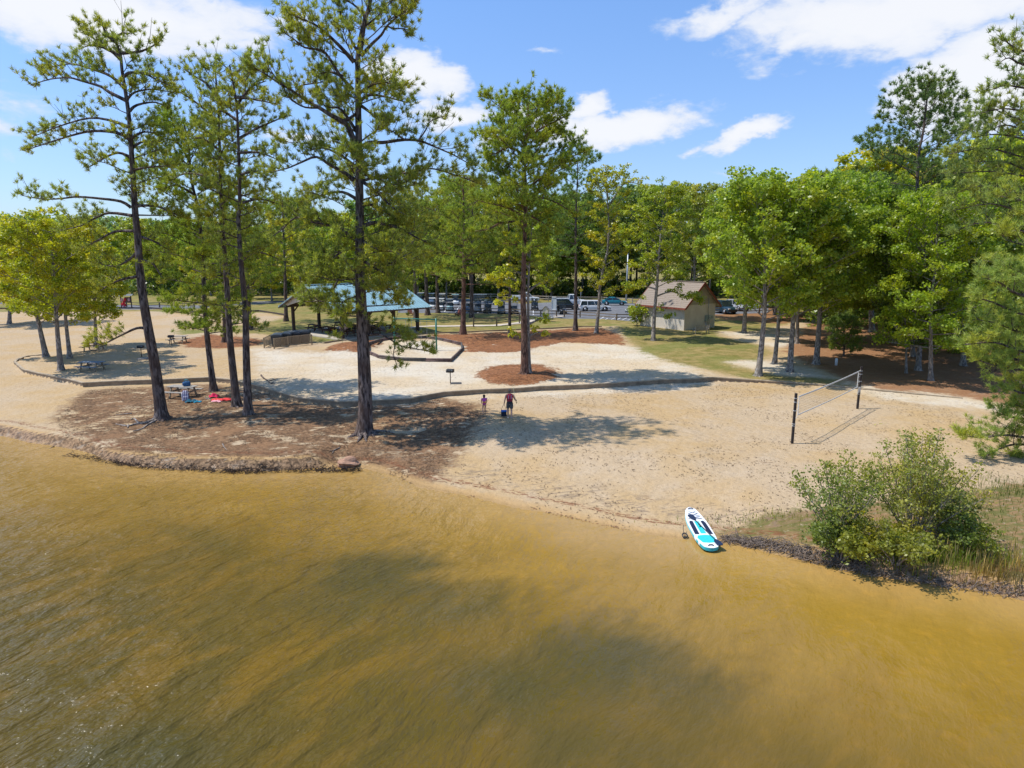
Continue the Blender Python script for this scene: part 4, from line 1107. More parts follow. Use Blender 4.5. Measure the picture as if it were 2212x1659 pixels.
# ---------------------------------------------------------------- shared materials
WOOD = simple("weathered_timber", (0.30, 0.235, 0.165), 0.85, var=.35, scale=3, bump=.3, stretch=(1, 1, 3))
WOODG = simple("grey_boards", (0.34, 0.31, 0.27), 0.85, var=.3, scale=4, bump=.3)
DARKWOOD = simple("dark_creosoted_timber", (0.085, 0.062, 0.050), 0.85, var=.35, scale=4, bump=.3)
REDWOOD = simple("red_brown_paint", (0.22, 0.055, 0.035), 0.6, var=.2)
REDFRAME = simple("chestnut_trim", (0.25, 0.07, 0.045), 0.6, var=.15)
BLACKM = simple("black_metal", (0.022, 0.022, 0.024), 0.5, var=.2, spec=.5)
STEEL = simple("galvanised_steel", (0.50, 0.52, 0.54), 0.45, .5, var=.12)
GREENP = simple("green_painted_steel", (0.015, 0.16, 0.12), 0.4, var=.12, spec=.5)
WHITEP = simple("white_paint", (0.74, 0.75, 0.76), 0.4, var=.06, spec=.5)
RUBBER = simple("tyre_rubber", (0.018, 0.018, 0.019), 0.85, var=.1)
CHROME = simple("bright_rim", (0.42, 0.43, 0.45), 0.3, .8, var=.08)
CONCRETE = simple("concrete", (0.46, 0.41, 0.34), 0.9, var=.18, scale=2)
def glassy(name, col=(0.02, 0.03, 0.035)):
    m, nt, out = new_mat(name); T = NT(nt); b = T.bsdf(col, 0.05, 0, None, 0.8); nt.links.new(b.outputs[0], out.inputs[0]); return m
GLASS = glassy("tinted_glass")
def paint(name, col, rough=.28):
    m, nt, out = new_mat(name); T = NT(nt)
    geo = T.n('ShaderNodeNewGeometry'); n = T.noise(geo.outputs['Position'], 3, 3)
    b = T.bsdf(T.mix(T.rng(n, .4, .7, 0, .25), col, tuple(c * .8 for c in col)), rough, 0, None, .5); b.inputs['Coat Weight'].default_value = .4
    nt.links.new(b.outputs[0], out.inputs[0]); return m
def clear(name, col, a=.35):
    m, nt, out = new_mat(name); T = NT(nt); b = T.bsdf(col, .08, 0, None, .6)
    tr = T.n('ShaderNodeBsdfTransparent'); mx = T.n('ShaderNodeMixShader'); mx.inputs[0].default_value = a
    nt.links.new(tr.outputs[0], mx.inputs[1]); nt.links.new(b.outputs[0], mx.inputs[2]); nt.links.new(mx.outputs[0], out.inputs[0]); return m
SCREEN = clear("plastic_screen", (.20, .24, .27), .28)
def cloth(name, col, var=.2): return simple(name, col, .9, var=var, scale=14, bump=.2)

# ---------------------------------------------------------------- timber edgings
def ground_line(px, z0=0.7, step=1.0, off=0.0):
    P_ = px
    out = []
    for (a, b) in zip(P_[:-1], P_[1:]):
        a = np.array(a); b = np.array(b); n = max(1, int(np.linalg.norm(b - a) / step))
        for i in range(n): out.append(a + (b - a) * i / n)
    out.append(np.array(P_[-1])); return out
t = thing('timber_edging', 'long low grey-brown timber wall along the front of the sand terrace', 'retaining wall', (WALL[12][0], WALL[12][1], 0))
org = np.array([WALL[12][0], WALL[12][1], 0])
wl = ground_line(WALL, step=1.1)
mb = MB(); cap = MB()
for i, (a, b) in enumerate(zip(wl[:-1], wl[1:])):
    d = unit([b[0] - a[0], b[1] - a[1], 0]); nrm2 = np.array([-d[1], d[0], 0])
    def top(p):
        q = np.array([p[0], p[1]]) + nrm2[:2] * 0.5
        return hz(q[0], q[1])
    za, zb = top(a) + .03, top(b) + .03
    A3 = np.array([a[0], a[1], 0]) - org + nrm2 * .05; B3 = np.array([b[0], b[1], 0]) - org + nrm2 * .05
    mb.beam([*A3[:2], za - .20], [*B3[:2], zb - .20], .12, .37)
    jig = RNG.uniform(-.008, .008)
    cap.beam([*(A3 + d * .01)[:2], za + .0 + jig], [*(B3 - d * .01)[:2], zb + .0 + jig], .19, .07)
mb.build('wall_boards', simple("edging_timber", (0.27, 0.205, 0.14), .85, var=.35, scale=2.2, bump=.3), t)
cap.build('cap_board', simple("edging_cap", (0.40, 0.32, 0.225), .85, var=.3, scale=2.2, bump=.3), t)
# low edging behind the mulch bed and across the lawn
px = [(700, 742), (760, 733), (796, 729), (866, 724), (935, 721), (1002, 719), (1102, 714), (1180, 711), (1254, 707), (1300, 707)]
pts = [G(*p) for p in px]
t = thing('timber_edging', 'thin low timber strip between the lawn and the red mulch bed', 'edging', pts[4])
mb = MB()
for a, b in zip(pts[:-1], pts[1:]):
    mb.beam(a - pts[4] + [0, 0, .07], b - pts[4] + [0, 0, .07], .14, .2)
mb.build('strip', WOOD, t)
px = [(-60, 668), (200, 667), (330, 667), (430, 676), (560, 673), (619, 682)]
pts = [G(*p) for p in px]
t = thing('timber_edging', 'dark timber strip along the back of the far beach', 'edging', pts[2])
mb = MB()
for a, b in zip(pts[:-1], pts[1:]): mb.beam(a - pts[2] + [0, 0, .1], b - pts[2] + [0, 0, .1], .16, .3)
mb.build('strip', DARKWOOD, t)
# concrete footpath
pp = [G(*p) for p in [(860, 712), (910, 706), (1002, 704.5), (1073, 703), (1123, 698), (1152, 692.5), (1190, 686), (1214, 682.5)]]
pp = smooth_path(pp, 6); vs = []; fs = []
for i, p in enumerate(pp):
    a = pp[max(0, i - 1)]; b = pp[min(len(pp) - 1, i + 1)]; d = unit([b[0] - a[0], b[1] - a[1], 0]); n_ = np.array([-d[1], d[0], 0])
    for s_ in (-.75, .75):
        q = p + n_ * s_; vs.append((q[0], q[1], hz(q[0], q[1]) + .05))
    if i: fs.append((2 * i - 2, 2 * i - 1, 2 * i + 1, 2 * i))
o = MB().add(vs, fs).build('footpath', simple("pale_path", (.55, .47, .38), .9, var=.12)); tag(o, kind='structure')
# parking lines
lm = MB()
def mark(u0, v0, u1, v1, wd=.12):
    a, b = G(u0, v0), G(u1, v1); d = unit(b - a); n_ = np.array([-d[1], d[0], 0]) * wd / 2
    lm.add([a - n_ + [0, 0, .03], a + n_ + [0, 0, .03], b + n_ + [0, 0, .03], b - n_ + [0, 0, .03]], [(0, 1, 2, 3)])
for i in range(7): mark(1296 + i * 12, 690 + i * .5, 1306 + i * 13, 684 + i * .3)
for i in range(9): mark(960 + i * 24, 674 + i * .8, 968 + i * 23, 663 + i * .6)
mark(1290, 667.5, 1368, 668); mark(1150, 656.6, 1370, 658.5, .1)
o = lm.build('parking_lines', simple("road_marking", (.7, .7, .7), .8, var=.15)); tag(o, kind='structure')

# ---------------------------------------------------------------- pavilion
PC = np.array([-18.8, 81.8]); pz_ = hz(*PC)
pv = thing('picnic_pavilion', 'open picnic pavilion with pale blue metal gable roof behind the big pine', 'pavilion', (PC[0], PC[1], pz_), math.radians(45))
Lx, Wy = 6.3, 6.75; ze, zr = 4.0 - pz_, 6.72 - pz_
roofm = simple("blue_ribbed_metal", (0.27, 0.43, 0.48), .42, .15, var=.10, scale=1.2, spec=.5)
for sgn in (-1, 1):
    mb = MB()
    a0 = [(-Lx, sgn * Wy, ze), (Lx, sgn * Wy, ze), (Lx, 0, zr), (-Lx, 0, zr)]
    mb.add(a0 + [(x, y, z - .09) for x, y, z in a0], [(0, 1, 2, 3), (7, 6, 5, 4), (0, 4, 5, 1), (1, 5, 6, 2), (3, 7, 4, 0), (2, 6, 7, 3)])
    n_ = int(2 * Lx / .42)
    for i in range(n_ + 1):
        x = -Lx + .03 + i * (2 * Lx - .06) / n_
        mb.beam((x, sgn * (Wy - .01), ze + .035), (x, sgn * .02, zr + .03), .05, .07)
    r_ = mb.build('roof', roofm, pv)
    fb_ = MB().beam((-Lx, sgn * (Wy + .02), ze - .08), (Lx, sgn * (Wy + .02), ze - .08), .05, .16).build('fascia', DARKWOOD, pv)
MB().beam((-Lx, 0, zr + .07), (Lx, 0, zr + .07), .34, .07).build('ridge_cap', roofm, pv)
gm = simple("pale_gable_siding", (.58, .52, .43), .8, var=.18, scale=1.5)
for sx_ in (-1, 1):
    x = sx_ * (Lx - .30); k_ = (zr - ze) / Wy
    out_ = [(5.6, ze + (Wy - 5.6) * k_ - .12), (0, zr - .14), (-5.6, ze + (Wy - 5.6) * k_ - .12), (-4.9, ze + .2), (0, zr - 1.45), (4.9, ze + .2)]
    mb = MB(); vs = [(x - .05, y, z) for y, z in out_] + [(x + .05, y, z) for y, z in out_]
    mb.add(vs, [(0, 1, 4, 5), (1, 2, 3, 4), (11, 10, 7, 6), (10, 9, 8, 7), (5, 4, 10, 11), (4, 3, 9, 10), (0, 5, 11, 6), (2, 8, 9, 3)])
    mb.build('gable_panel', gm, pv)
    # exposed purlin ends and barge boards under the verge
    mb = MB()
    for s2 in (-1, 1):
        mb.beam((sx_ * (Lx - .04), s2 * (Wy), ze - .14), (sx_ * (Lx - .04), 0, zr - .14), .06, .2)
        for q in np.linspace(.08, .94, 9):
            y = s2 * Wy * (1 - q); z = ze + (zr - ze) * q - .15
            mb.beam((sx_ * (Lx - .30), y, z), (sx_ * (Lx - .05), y, z), .1, .1)
    mb.build('rafter_ends', DARKWOOD, pv)
for x in (-5.1, -1.7, 1.7, 5.1):
    for y in (-5.5, 5.5):
        mb = MB(); zt = ze + (Wy - 5.5) * (zr - ze) / Wy - .35
        mb.box((x, y, zt / 2), (.30, .30, zt))
        mb.beam((x, y, zt - .9), (x + (.8 if x < 0 else -.8), y, zt - .02), .12, .12)
        mb.build('post', DARKWOOD, pv)
mb = MB()
for y in (-5.5, 5.5): mb.beam((-5.9, y, ze + .12), (5.9, y, ze + .12), .2, .3)
for x in (-5.1, -1.7, 1.7, 5.1):
    mb.beam((x, -5.5, ze + .35), (x, 5.5, ze + .35), .14, .25)
    for s2 in (-1, 1): mb.beam((x, s2 * 5.5, ze + .35), (x, 0, zr - .4), .12, .2)
mb.build('truss', DARKWOOD, pv)
MB().box((0, 0, .03), (2 * Lx - 1.2, 2 * Wy - 1.4, .14)).build('slab', CONCRETE, pv)

# ---------------------------------------------------------------- tables
def picnic_table(label, loc, rz, topm=WOODG, legm=WOOD, Lt=1.9, group=None):
    t = thing('picnic_table', label, 'picnic table', loc, rz, group)
    mb = MB()
    for i in range(5): mb.box((0, -.32 + i * .16, .74), (Lt, .145, .04))
    mb.build('table_top', topm, t)
    for s_ in (-1, 1):
        mb = MB()
        for i in range(2): mb.box((0, s_ * (.66 + i * .15), .44), (Lt, .14, .04))
        mb.build('bench', topm, t)
    for s_ in (-1, 1):
        x = s_ * Lt * .34
        mb = MB(); mb.box((x, 0, .40), (.08, 1.6, .10)); mb.box((x, 0, .68), (.08, .74, .08))
        mb.beam((x, -.30, .70), (x, -.55, 0), .09, .09); mb.beam((x, .30, .70), (x, .55, 0), .09, .09)
        mb.build('leg_frame', legm, t)
    return t
ptab = picnic_table('grey board picnic table with a striped backpack leaning on it, right of the leaning pine', G(396, 857), -.18)
picnic_table('bluish topped picnic table on open sand by the left-edge broadleaf trees', G(200, 801), -.12, simple("blue_grey_boards", (.20, .25, .30), .8, var=.3))
picnic_table('weathered picnic table half hidden behind the drooping pine bough', G(203, 757), .1, simple("dark_boards", (.16, .14, .12), .8))
picnic_table('small picnic table beside the post grill in front of the left straw patch', G(385, 741), .05)
TBR = simple("brown_table_boards", (.105, .052, .038), .7, var=.3)
for i, (lx, ly) in enumerate([(-3.4, -3.6), (0.0, -3.6), (3.4, -3.6), (-3.4, 0.2), (0.0, 0.2), (3.4, 0.2), (-3.4, 3.6), (0.2, 3.6)]):
    c45 = math.cos(PI / 4)
    x = PC[0] + (lx - ly) * c45; y = PC[1] + (lx + ly) * c45
    picnic_table('dark brown picnic table under the blue pavilion roof', (x, y, hz(x, y) + .10 if False else pz_ + .10), PI / 4 + PI / 2, TBR, TBR, 2.3, 'brown tables under the pavilion')

# bags on a pavilion table
def blob_bag(name, label, cat, loc, sc_, mat, rz=0, strap=None):
    t = thing(name, label, cat, loc, rz)
    bm = bmesh.new(); bmesh.ops.create_uvsphere(bm, u_segments=16, v_segments=10, radius=.5)
    for v in bm.verts:
        p = v.co; k = 1 + .1 * math.sin(7 * p.x + 3 * p.z) * math.cos(5 * p.y)
        p.x = math.copysign(abs(p.x * 2) ** .6 / 2, p.x) * k; p.y = math.copysign(abs(p.y * 2) ** .6 / 2, p.y) * k; p.z = math.copysign(abs(p.z * 2) ** .7 / 2, p.z)
        p.x *= sc_[0]; p.y *= sc_[1]; p.z = (p.z + .5) * sc_[2]
    me = bpy.data.meshes.new('bag_body'); bm.to_mesh(me); bm.free(); me.polygons.foreach_set("use_smooth", [True] * len(me.polygons)); me.materials.append(mat)
    link('bag_body', me, t)
    if strap is not None:
        mb = MB()
        for s_ in (-1, 1):
            mb.tube([(-sc_[0] * .25, s_ * sc_[1] * .25, sc_[2] * .9), (-sc_[0] * .12, s_ * sc_[1] * .3, sc_[2] * 1.35), (sc_[0] * .12, s_ * sc_[1] * .3, sc_[2] * 1.35), (sc_[0] * .25, s_ * sc_[1] * .25, sc_[2] * .9)], .015, 5)
        mb.build('handle', strap, t)
    return t
tx = [PC[0] + (-3.4 + 3.6) * .7071, PC[1] + (-3.4 - 3.6) * .7071, pz_ + .86]
blob_bag('beach_bag', 'patterned white and pink beach bag on a pavilion table', 'bag', (tx[0] - .3, tx[1] - .2, tx[2]), (.9, .6, .55), cloth("pink_white_cloth", (.62, .42, .36), .5), .3, WHITEP)
blob_bag('beach_bag', 'dark green bag behind the patterned one on the pavilion table', 'bag', (tx[0] + .35, tx[1] + .3, tx[2]), (.6, .5, .62), cloth("dark_green_cloth", (.03, .07, .04)), .8, BLACKM)
g_ = G(708, 722)
blob_bag('beach_bag', 'bright yellow-green bag on the ground at the pavilion edge', 'bag', (g_[0], g_[1], g_[2]), (.7, .45, .4), cloth("lime_cloth", (.50, .52, .10)), .1, BLACKM)
g_ = G(718, 716)
blob_bag('duffel_bag', 'round red duffel bag hung low beside the pavilion table', 'bag', (g_[0], g_[1], g_[2]), (.6, .45, .5), cloth("red_cloth", (.55, .05, .05)), .1, BLACKM)

# ---------------------------------------------------------------- post grills
def grill(label, loc, rz=0, lid=False, pad=True):
    t = thing('post_grill', label, 'grill', loc, rz)
    MB().cyl((0, 0, .42), .035, .9, 8).build('post', simple("rusty_post", (.10, .06, .045), .8), t)
    mb = MB(); mb.box((0, 0, .84), (.5, .38, .03)); mb.box((-.25, 0, .94), (.025, .38, .22)); mb.box((.25, 0, .94), (.025, .38, .22)); mb.box((0, .19, .94), (.5, .025, .22))
    mb.box((0, -.19, .90), (.5, .02, .10))
    mb.build('fire_box', BLACKM, t)
    mb = MB()
    for i in range(9): mb.box((-.2 + i * .05, 0, 1.0), (.012, .36, .012))
    mb.tube([(-.2, -.2, 1.0), (-.2, -.34, 1.0)], .012, 5); mb.tube([(.2, -.2, 1.0), (.2, -.34, 1.0)], .012, 5)
    mb.build('grate', STEEL, t)
    return t
grill('black post grill on the white sand left of the straw ring', G(973, 828), -.2)
p_ = G(985, 829); t = MB().box((0, 0, .04), (.75, .45, .07)).build('concrete_pad', simple("dark_slab", (.12, .12, .12), .9), None, loc=p_); tag(t, 'small dark slab lying flat beside the post grill near the straw ring', 'slab')
grill('black post grill standing alone on sand left of the leaning pine', G(306, 771), .1)
p_ = G(310, 776); mb = MB(); mb.cyl((0, 0, .05), .5, .12, 14); t = mb.build('fire_ring', simple("ring_stone", (.3, .27, .24), .9), None, loc=p_); tag(t, 'flat round stone ring at the foot of the left grill', 'fire ring')
grill('post grill next to the small table by the left straw patch', G(371, 746), .2)
grill('post grill in the pavilion roof shadow behind the swing frame', G(902, 710), .2)

# ---------------------------------------------------------------- lattice screen and carts
a, b_, c_, d_ = G(592.5, 754), G(623, 749), G(674, 744.5), G(571, 752)
LAT = simple("lattice_wood", (.34, .26, .17), .85, var=.3)
sc_t = thing('lattice_screen', 'low diamond lattice screen in front of the dark trash carts', 'screen', b_)
def lattice(parent, org, p, q, h=.86, z0=.16, th=.03, step=.19):
    p = np.array(p) - org; q = np.array(q) - org; L = np.linalg.norm((q - p)[:2]); d = unit([*(q - p)[:2], 0])
    mb = MB(); zb = min(p[2], q[2])
    for dirn in (1, -1):
        s_ = -h
        while s_ < L:
            t0 = max(0, -s_ if dirn > 0 else 0)
            pts = []
            for tz in np.linspace(0, h, 2):
                xx = s_ + (tz if dirn > 0 else h - tz); pts.append((xx, tz))
            (x0, y0), (x1, y1) = pts
            # clip to 0..L
            if x0 > x1: (x0, y0), (x1, y1) = (x1, y1), (x0, y0)
            m_ = (y1 - y0) / (x1 - x0 + 1e-9)
            if x0 < 0: y0 += (0 - x0) * m_; x0 = 0
            if x1 > L: y1 += (L - x1) * m_; x1 = L
            if x1 > x0:
                off_ = np.array([-d[1], d[0], 0]) * (.008 * dirn)
                mb.beam(p + d * x0 + [0, 0, z0 + y0] + off_, p + d * x1 + [0, 0, z0 + y1] + off_, .012, .032)
            s_ += step
    mb.beam(p + [0, 0, z0 + h], p + d * L + [0, 0, z0 + h], .05, .05); mb.beam(p + [0, 0, z0], p + d * L + [0, 0, z0], .05, .05)
    mb.build('lattice_panel', LAT, parent)
for p, q in ((a, b_), (b_, c_), (d_, G(588, 744))): lattice(sc_t, b_, p, q)
for p in (a, b_, c_, d_): MB().box((*(p - b_)[:2], (p - b_)[2] + .52), (.1, .1, 1.08)).build('post', LAT, sc_t)
BIN = simple("charcoal_plastic", (.035, .04, .047), .45, var=.25, spec=.5)
def cart(label, loc, rz):
    t = thing('trash_cart', label, 'trash cart', loc, rz)
    mb = MB(); mb.add([(-.42, -.5, .1), (.42, -.5, .1), (.42, .5, .1), (-.42, .5, .1), (-.52, -.62, 1.02), (.52, -.62, 1.02), (.52, .62, 1.08), (-.52, .62, 1.08)],
                      [(0, 3, 2, 1), (4, 5, 6, 7), (0, 1, 5, 4), (1, 2, 6, 5), (2, 3, 7, 6), (3, 0, 4, 7)])
    mb.build('body', BIN, t, .03)
    mb = MB(); vs = []; fs = []; n = 7
    for j, y in enumerate((-.66, .66)):
        for i in range(n):
            q = i / (n - 1) * PI; vs.append((-.56 * math.cos(q), y, 1.05 + .06 * j + .24 * math.sin(q) ** .7))
    for i in range(n - 1): fs.append((i, i + 1, n + i + 1, n + i))
    fs += [tuple(range(n)), tuple(reversed(range(n, 2 * n))), (0, n, 2 * n - 1, n - 1)]
    mb.add(vs, fs); mb.build('lid', simple("lid_plastic", (.05, .062, .075), .4, var=.3, spec=.5), t, .02)
    for s_ in (-1, 1): MB().cyl((s_ * .36, -.45, .14), .14, .08, 12, 'x').build('wheel', RUBBER, t)
    return t
for i, (u, v, lab) in enumerate([(600, 748, 'leftmost dark wheeled trash cart behind the lattice screen'), (620, 745, 'second dark wheeled trash cart from the left behind the lattice screen'),
                                 (640, 742, 'third dark wheeled trash cart from the left behind the lattice screen'), (660, 740, 'rightmost dark wheeled trash cart behind the lattice screen')]):
    cart(lab, G(u, v), .14)

# ---------------------------------------------------------------- swing pit and frame
pit = [G(*p) for p in [(794, 763), (796, 746), (824, 737), (866, 731), (924, 731), (959, 737), (997, 746), (999, 757), (974, 782), (920, 781), (866, 779), (819, 774)]]
pc_ = sum(pit) / len(pit)
t = thing('sandpit_border', 'rounded dark log border round the swing sandpit', 'border', pc_)
for i in range(len(pit)):
    p, q = pit[i] - pc_, pit[(i + 1) % len(pit)] - pc_
    d = q - p; n_ = max(1, int(np.linalg.norm(d) / 1.3)); mb = MB()
    for k_ in range(n_):
        a_ = p + d * (k_ / n_); b2 = p + d * ((k_ + 1) / n_)
        for zz_, rr_ in ((.07, .10), (.23, .09)):
            j = RNG.uniform(-.02, .02, 3)
            mb.tube([a_ + [0, 0, zz_] + j, b2 + [0, 0, zz_] - j], rr_, 8)
    mb.build('log', simple("dark_log_%d" % i, (.10 + .02 * (i % 3), .092, .085), .8, var=.4, scale=6), t)
sw = G(943, 757); swl = G(853, 754)
t = thing('swing_frame', 'green steel swing frame with chains over the bordered sandpit', 'swing frame', sw)
L_ = swl - sw; Hs = 3.05
for q, nm in ((np.zeros(3), 0), (L_, 1)): MB().tube([q + [0, 0, -.1], q + [0, 0, Hs + .12]], .085, 10).build('leg', GREENP, t)
MB().tube([(0, 0, Hs), (L_[0], L_[1], L_[2] + Hs)], .06, 10).build('crossbar', GREENP, t)
mb = MB(); mb.tube([(0, 0, Hs - .25), (L_[0] * .99, L_[1] * .99, L_[2] + Hs - .12)], .03, 8); mb.build('lower_bar', GREENP, t)
for f1, f2 in ((.22, .36), (.58, .72)):
    mb = MB()
    for f in (f1, f2): mb.tube([L_ * f + [0, 0, Hs], L_ * f + [0, 0, .62]], .012, 4)
    mb.build('chain', STEEL, t)
    p, q = L_ * f1, L_ * f2
    MB().tube([p + [0, 0, .62], (p + q) / 2 + [0, 0, .52], q + [0, 0, .62]], .035, 6).build('swing_seat', BLACKM, t)

# ---------------------------------------------------------------- rail fences
FENCE = simple("fence_wood", (.20, .155, .11), .9, var=.35, scale=5)
FENCEP = simple("pale_fence_wood", (.40, .34, .27), .9, var=.25, scale=5)
def rail_fence(label, px, h=1.0, mat=FENCE, every=2.6, rails=(.42, .82), tilt=.03):
    pts = [G(*p) for p in px]; o0 = pts[len(pts) // 2]
    t = thing('rail_fence', label, 'fence', o0)
    line = ground_line([p[:2] for p in pts], step=every); line = [np.array([p[0], p[1], hz(p[0], p[1])]) - o0 for p in line]
    for p in line:
        MB().box((p[0], p[1], p[2] + h / 2 - .05), (.17, .17, h + .1), RNG.uniform(-.2, .2)).build('post', mat, t)
    for rz_ in rails:
        mb = MB()
        for p, q in zip(line[:-1], line[1:]):
            mb.beam(p + [0, 0, rz_ + RNG.uniform(-tilt, tilt)], q + [0, 0, rz_ + RNG.uniform(-tilt, tilt)], .07, .12)
        mb.build('rail', mat, t)
rail_fence('dark rail fence in front of the row of golf carts', [(925, 674), (949, 675), (1000, 676), (1052, 678), (1110, 680), (1168, 683), (1202, 684)], .95)
rail_fence('short rail fence along the footpath in front of the golf carts', [(1023, 706), (1073, 705), (1122, 698)], 1.25, FENCE, 3.4, (.45, 1.05))
rail_fence('rail fence from the white sign board to the block shed', [(1219, 684.5), (1253, 686), (1332, 692), (1372, 692)], .95, FENCE, 3.0)
rail_fence('long pale rail fence behind the parking lot', [(890, 643), (985, 644), (1060, 645), (1120, 647), (1185, 651), (1240, 652), (1300, 653), (1366, 656), (1440, 655), (1530, 652)], 1.1, FENCEP, 2.9, (.5, .95))
rail_fence('thin rail fence behind the parked vehicles right of the shed', [(1536, 677), (1580, 678), (1640, 677), (1700, 674)], .9, FENCE, 2.8)
rail_fence('low rail fence by the red life jacket station across the far beach', [(274, 663), (304, 665), (345, 664), (420, 666)], .9, FENCE, 3.0)

# ---------------------------------------------------------------- block shed
SC = np.array([21.1, 83.6]); ax = np.array([-.6, .8]); ay = np.array([.8, .6])
Ls, Ws = 7.2, 6.0
cen = SC + ax * Ls / 2 + ay * Ws / 2; z0 = hz(*SC) - .05
ang = math.atan2(ax[1], ax[0])
sh_ = thing('block_shed', 'small beige block shed with brown shingle roof and red trim', 'shed', (cen[0], cen[1], z0), ang)
# local x along the long wall (away), local y = to the left of it -> near gable is at x=-Ls/2, long lit wall at y=+Ws/2
m, nt, out = new_mat("beige_block"); T = NT(nt); tc = T.n('ShaderNodeTexCoord')
n1 = T.noise(tc.outputs['Object'], 7, 4, .6); n2 = T.noise(tc.outputs['Object'], .8, 3)
c = T.mix(T.rng(n2, .35, .7), (.64, .57, .48), (.72, .65, .55)); c = T.mix(T.rng(n1, .5, .75, 0, .3), c, (.36, .30, .25))
bk = T.n('ShaderNodeTexBrick'); nt.links.new(T.mapping(tc.outputs['Object'], rot=(PI / 2, 0, 0)), bk.inputs['Vector']); bk.inputs['Scale'].default_value = 2.4
b = T.bsdf(c, .9, 0, T.bump(n1, .35, .04), .1); nt.links.new(b.outputs[0], out.inputs[0]); BLOCK = m
Hw = 3.15; Hr = 5.75; hx, hy = Ls / 2, Ws / 2
mb = MB(); mb.box((0, 0, Hw / 2), (Ls, Ws, Hw)); mb.build('wall', BLOCK, sh_)
SID = simple("tan_siding", (.44, .385, .28), .75, var=.1, scale=2)
for s_ in (-1, 1):
    mb = MB(); n = 12
    for i in range(n):
        za, zb = Hw + (Hr - .15 - Hw) * i / n, Hw + (Hr - .15 - Hw) * (i + 1) / n
        wa = hy * (1 - (za - Hw) / (Hr - Hw)); wb = hy * (1 - (zb - Hw) / (Hr - Hw))
        x = s_ * (hx + .01)
        mb.add([(x + s_ * .05, -wa, za), (x + s_ * .05, wa, za), (x + s_ * .01, wb, zb), (x + s_ * .01, -wb, zb)], [(0, 1, 2, 3)])
        mb.add([(x, -wa, za), (x, wa, za), (x + s_ * .05, wa, za), (x + s_ * .05, -wa, za)], [(0, 1, 2, 3)])
    mb.build('gable_siding', SID, sh_)
SHG = simple("brown_shingle", (.29, .235, .19), .9, var=.25, scale=9, bump=.4, stretch=(.4, 2, 2))
ov = .5; k_ = (Hr - Hw) / hy
for s_ in (-1, 1):
    e = (hy + ov); ze_ = Hr - k_ * e
    a0 = [(-hx - ov, s_ * e, ze_), (hx + ov, s_ * e, ze_), (hx + ov, 0, Hr), (-hx - ov, 0, Hr)]
    mb = MB(); mb.add([(x, y, z + .14) for x, y, z in a0] + [(x, y, z + .06) for x, y, z in a0], [(0, 1, 2, 3), (7, 6, 5, 4), (0, 4, 5, 1), (1, 5, 6, 2), (3, 7, 4, 0), (2, 6, 7, 3)])
    nn_ = 14
    for i in range(1, nn_):
        q = i / nn_; mb.beam((-hx - ov, s_ * e * (1 - q), ze_ + (Hr - ze_) * q + .145), (hx + ov, s_ * e * (1 - q), ze_ + (Hr - ze_) * q + .145), .03, .018)
    mb.build('roof', SHG, sh_)
    mb = MB(); mb.beam((-hx - ov, s_ * (e + .02), ze_ + .02), (hx + ov, s_ * (e + .02), ze_ + .02), .05, .22)
    for xx in (-hx - ov - .02, hx + ov + .02): mb.beam((xx, s_ * e, ze_ + .02), (xx, 0, Hr + .02), .05, .24)
    mb.build('fascia', REDFRAME, sh_)
    mb = MB(); mb.add([(-hx - ov, s_ * e, ze_ - .02), (hx + ov, s_ * e, ze_ - .02), (hx + ov, s_ * hy, Hw - .0), (-hx - ov, s_ * hy, Hw - .0)], [(0, 1, 2, 3)]); mb.build('soffit', SID, sh_)
MB().beam((-hx - ov, 0, Hr + .16), (hx + ov, 0, Hr + .16), .3, .06).build('ridge_cap', SHG, sh_)
MB().cyl((-hx + 2.4, hy * .35, Hr - k_ * hy * .35 + .3), .06, .7, 8).build('vent_pipe', WHITEP, sh_)
# meter boxes on the near gable (local x = -hx)
gx_ = -hx - .12
def gb(y, z, w_, h_, name='meter_box', mat=STEEL): return MB().box((gx_, y, z), (.2, w_, h_)).build(name, mat, sh_)
BOXM = simple("grey_green_box", (.27, .33, .31), .5, var=.15)
gb(-1.15, 1.35, .45, .75, 'meter_box', BOXM); gb(-1.75, 1.45, .4, .45, 'meter_box', simple("pale_box", (.42, .46, .42), .6)); gb(-2.2, 1.45, .3, .35, 'meter_box', simple("pale_box2", (.40, .44, .38), .6))
mb = MB()
mb.tube([(gx_, -1.45, 1.7), (gx_, -1.45, 3.9)], .04, 6); mb.tube([(gx_, -1.1, 1.0), (gx_, -1.1, 0)], .045, 6); mb.tube([(gx_, -1.35, 1.0), (gx_, -1.35, 0)], .03, 6); mb.tube([(gx_, -1.75, 1.2), (gx_, -1.75, 0.5)], .03, 6)
mb.build('conduit', STEEL, sh_)

# bench by the shed
def bench(label, loc, rz):
    t = thing('garden_bench', label, 'bench', loc, rz)
    mb = MB()
    for i in range(4): mb.box((0, -.18 + i * .13, .43), (1.8, .11, .035))
    mb.build('seat', WOODG, t)
    mb = MB(); n = 12
    for i in range(n):
        x = -.85 + i * 1.7 / n
        mb.beam((x, -.28, .5), (x + .3 if x < .5 else x + .1, -.36, .98), .015, .04); mb.beam((x + (.3 if x < .5 else .1), -.275, .5), (x, -.355, .98), .015, .04)
    mb.beam((-.9, -.37, 1.02), (.9, -.37, 1.02), .05, .09); mb.beam((-.9, -.27, .5), (.9, -.27, .5), .05, .07)
    mb.build('backrest', WOODG, t)
    for s_ in (-1, 1):
        mb = MB(); x = s_ * .88
        mb.beam((x, -.24, 0), (x, -.38, 1.05), .07, .07); mb.beam((x, .28, 0), (x, .28, .62), .07, .07); mb.beam((x, -.32, .64), (x, .34, .64), .07, .06); mb.beam((x, -.26, .4), (x, .28, .4), .05, .06)
        mb.build('leg', WOODG, t)
    return t
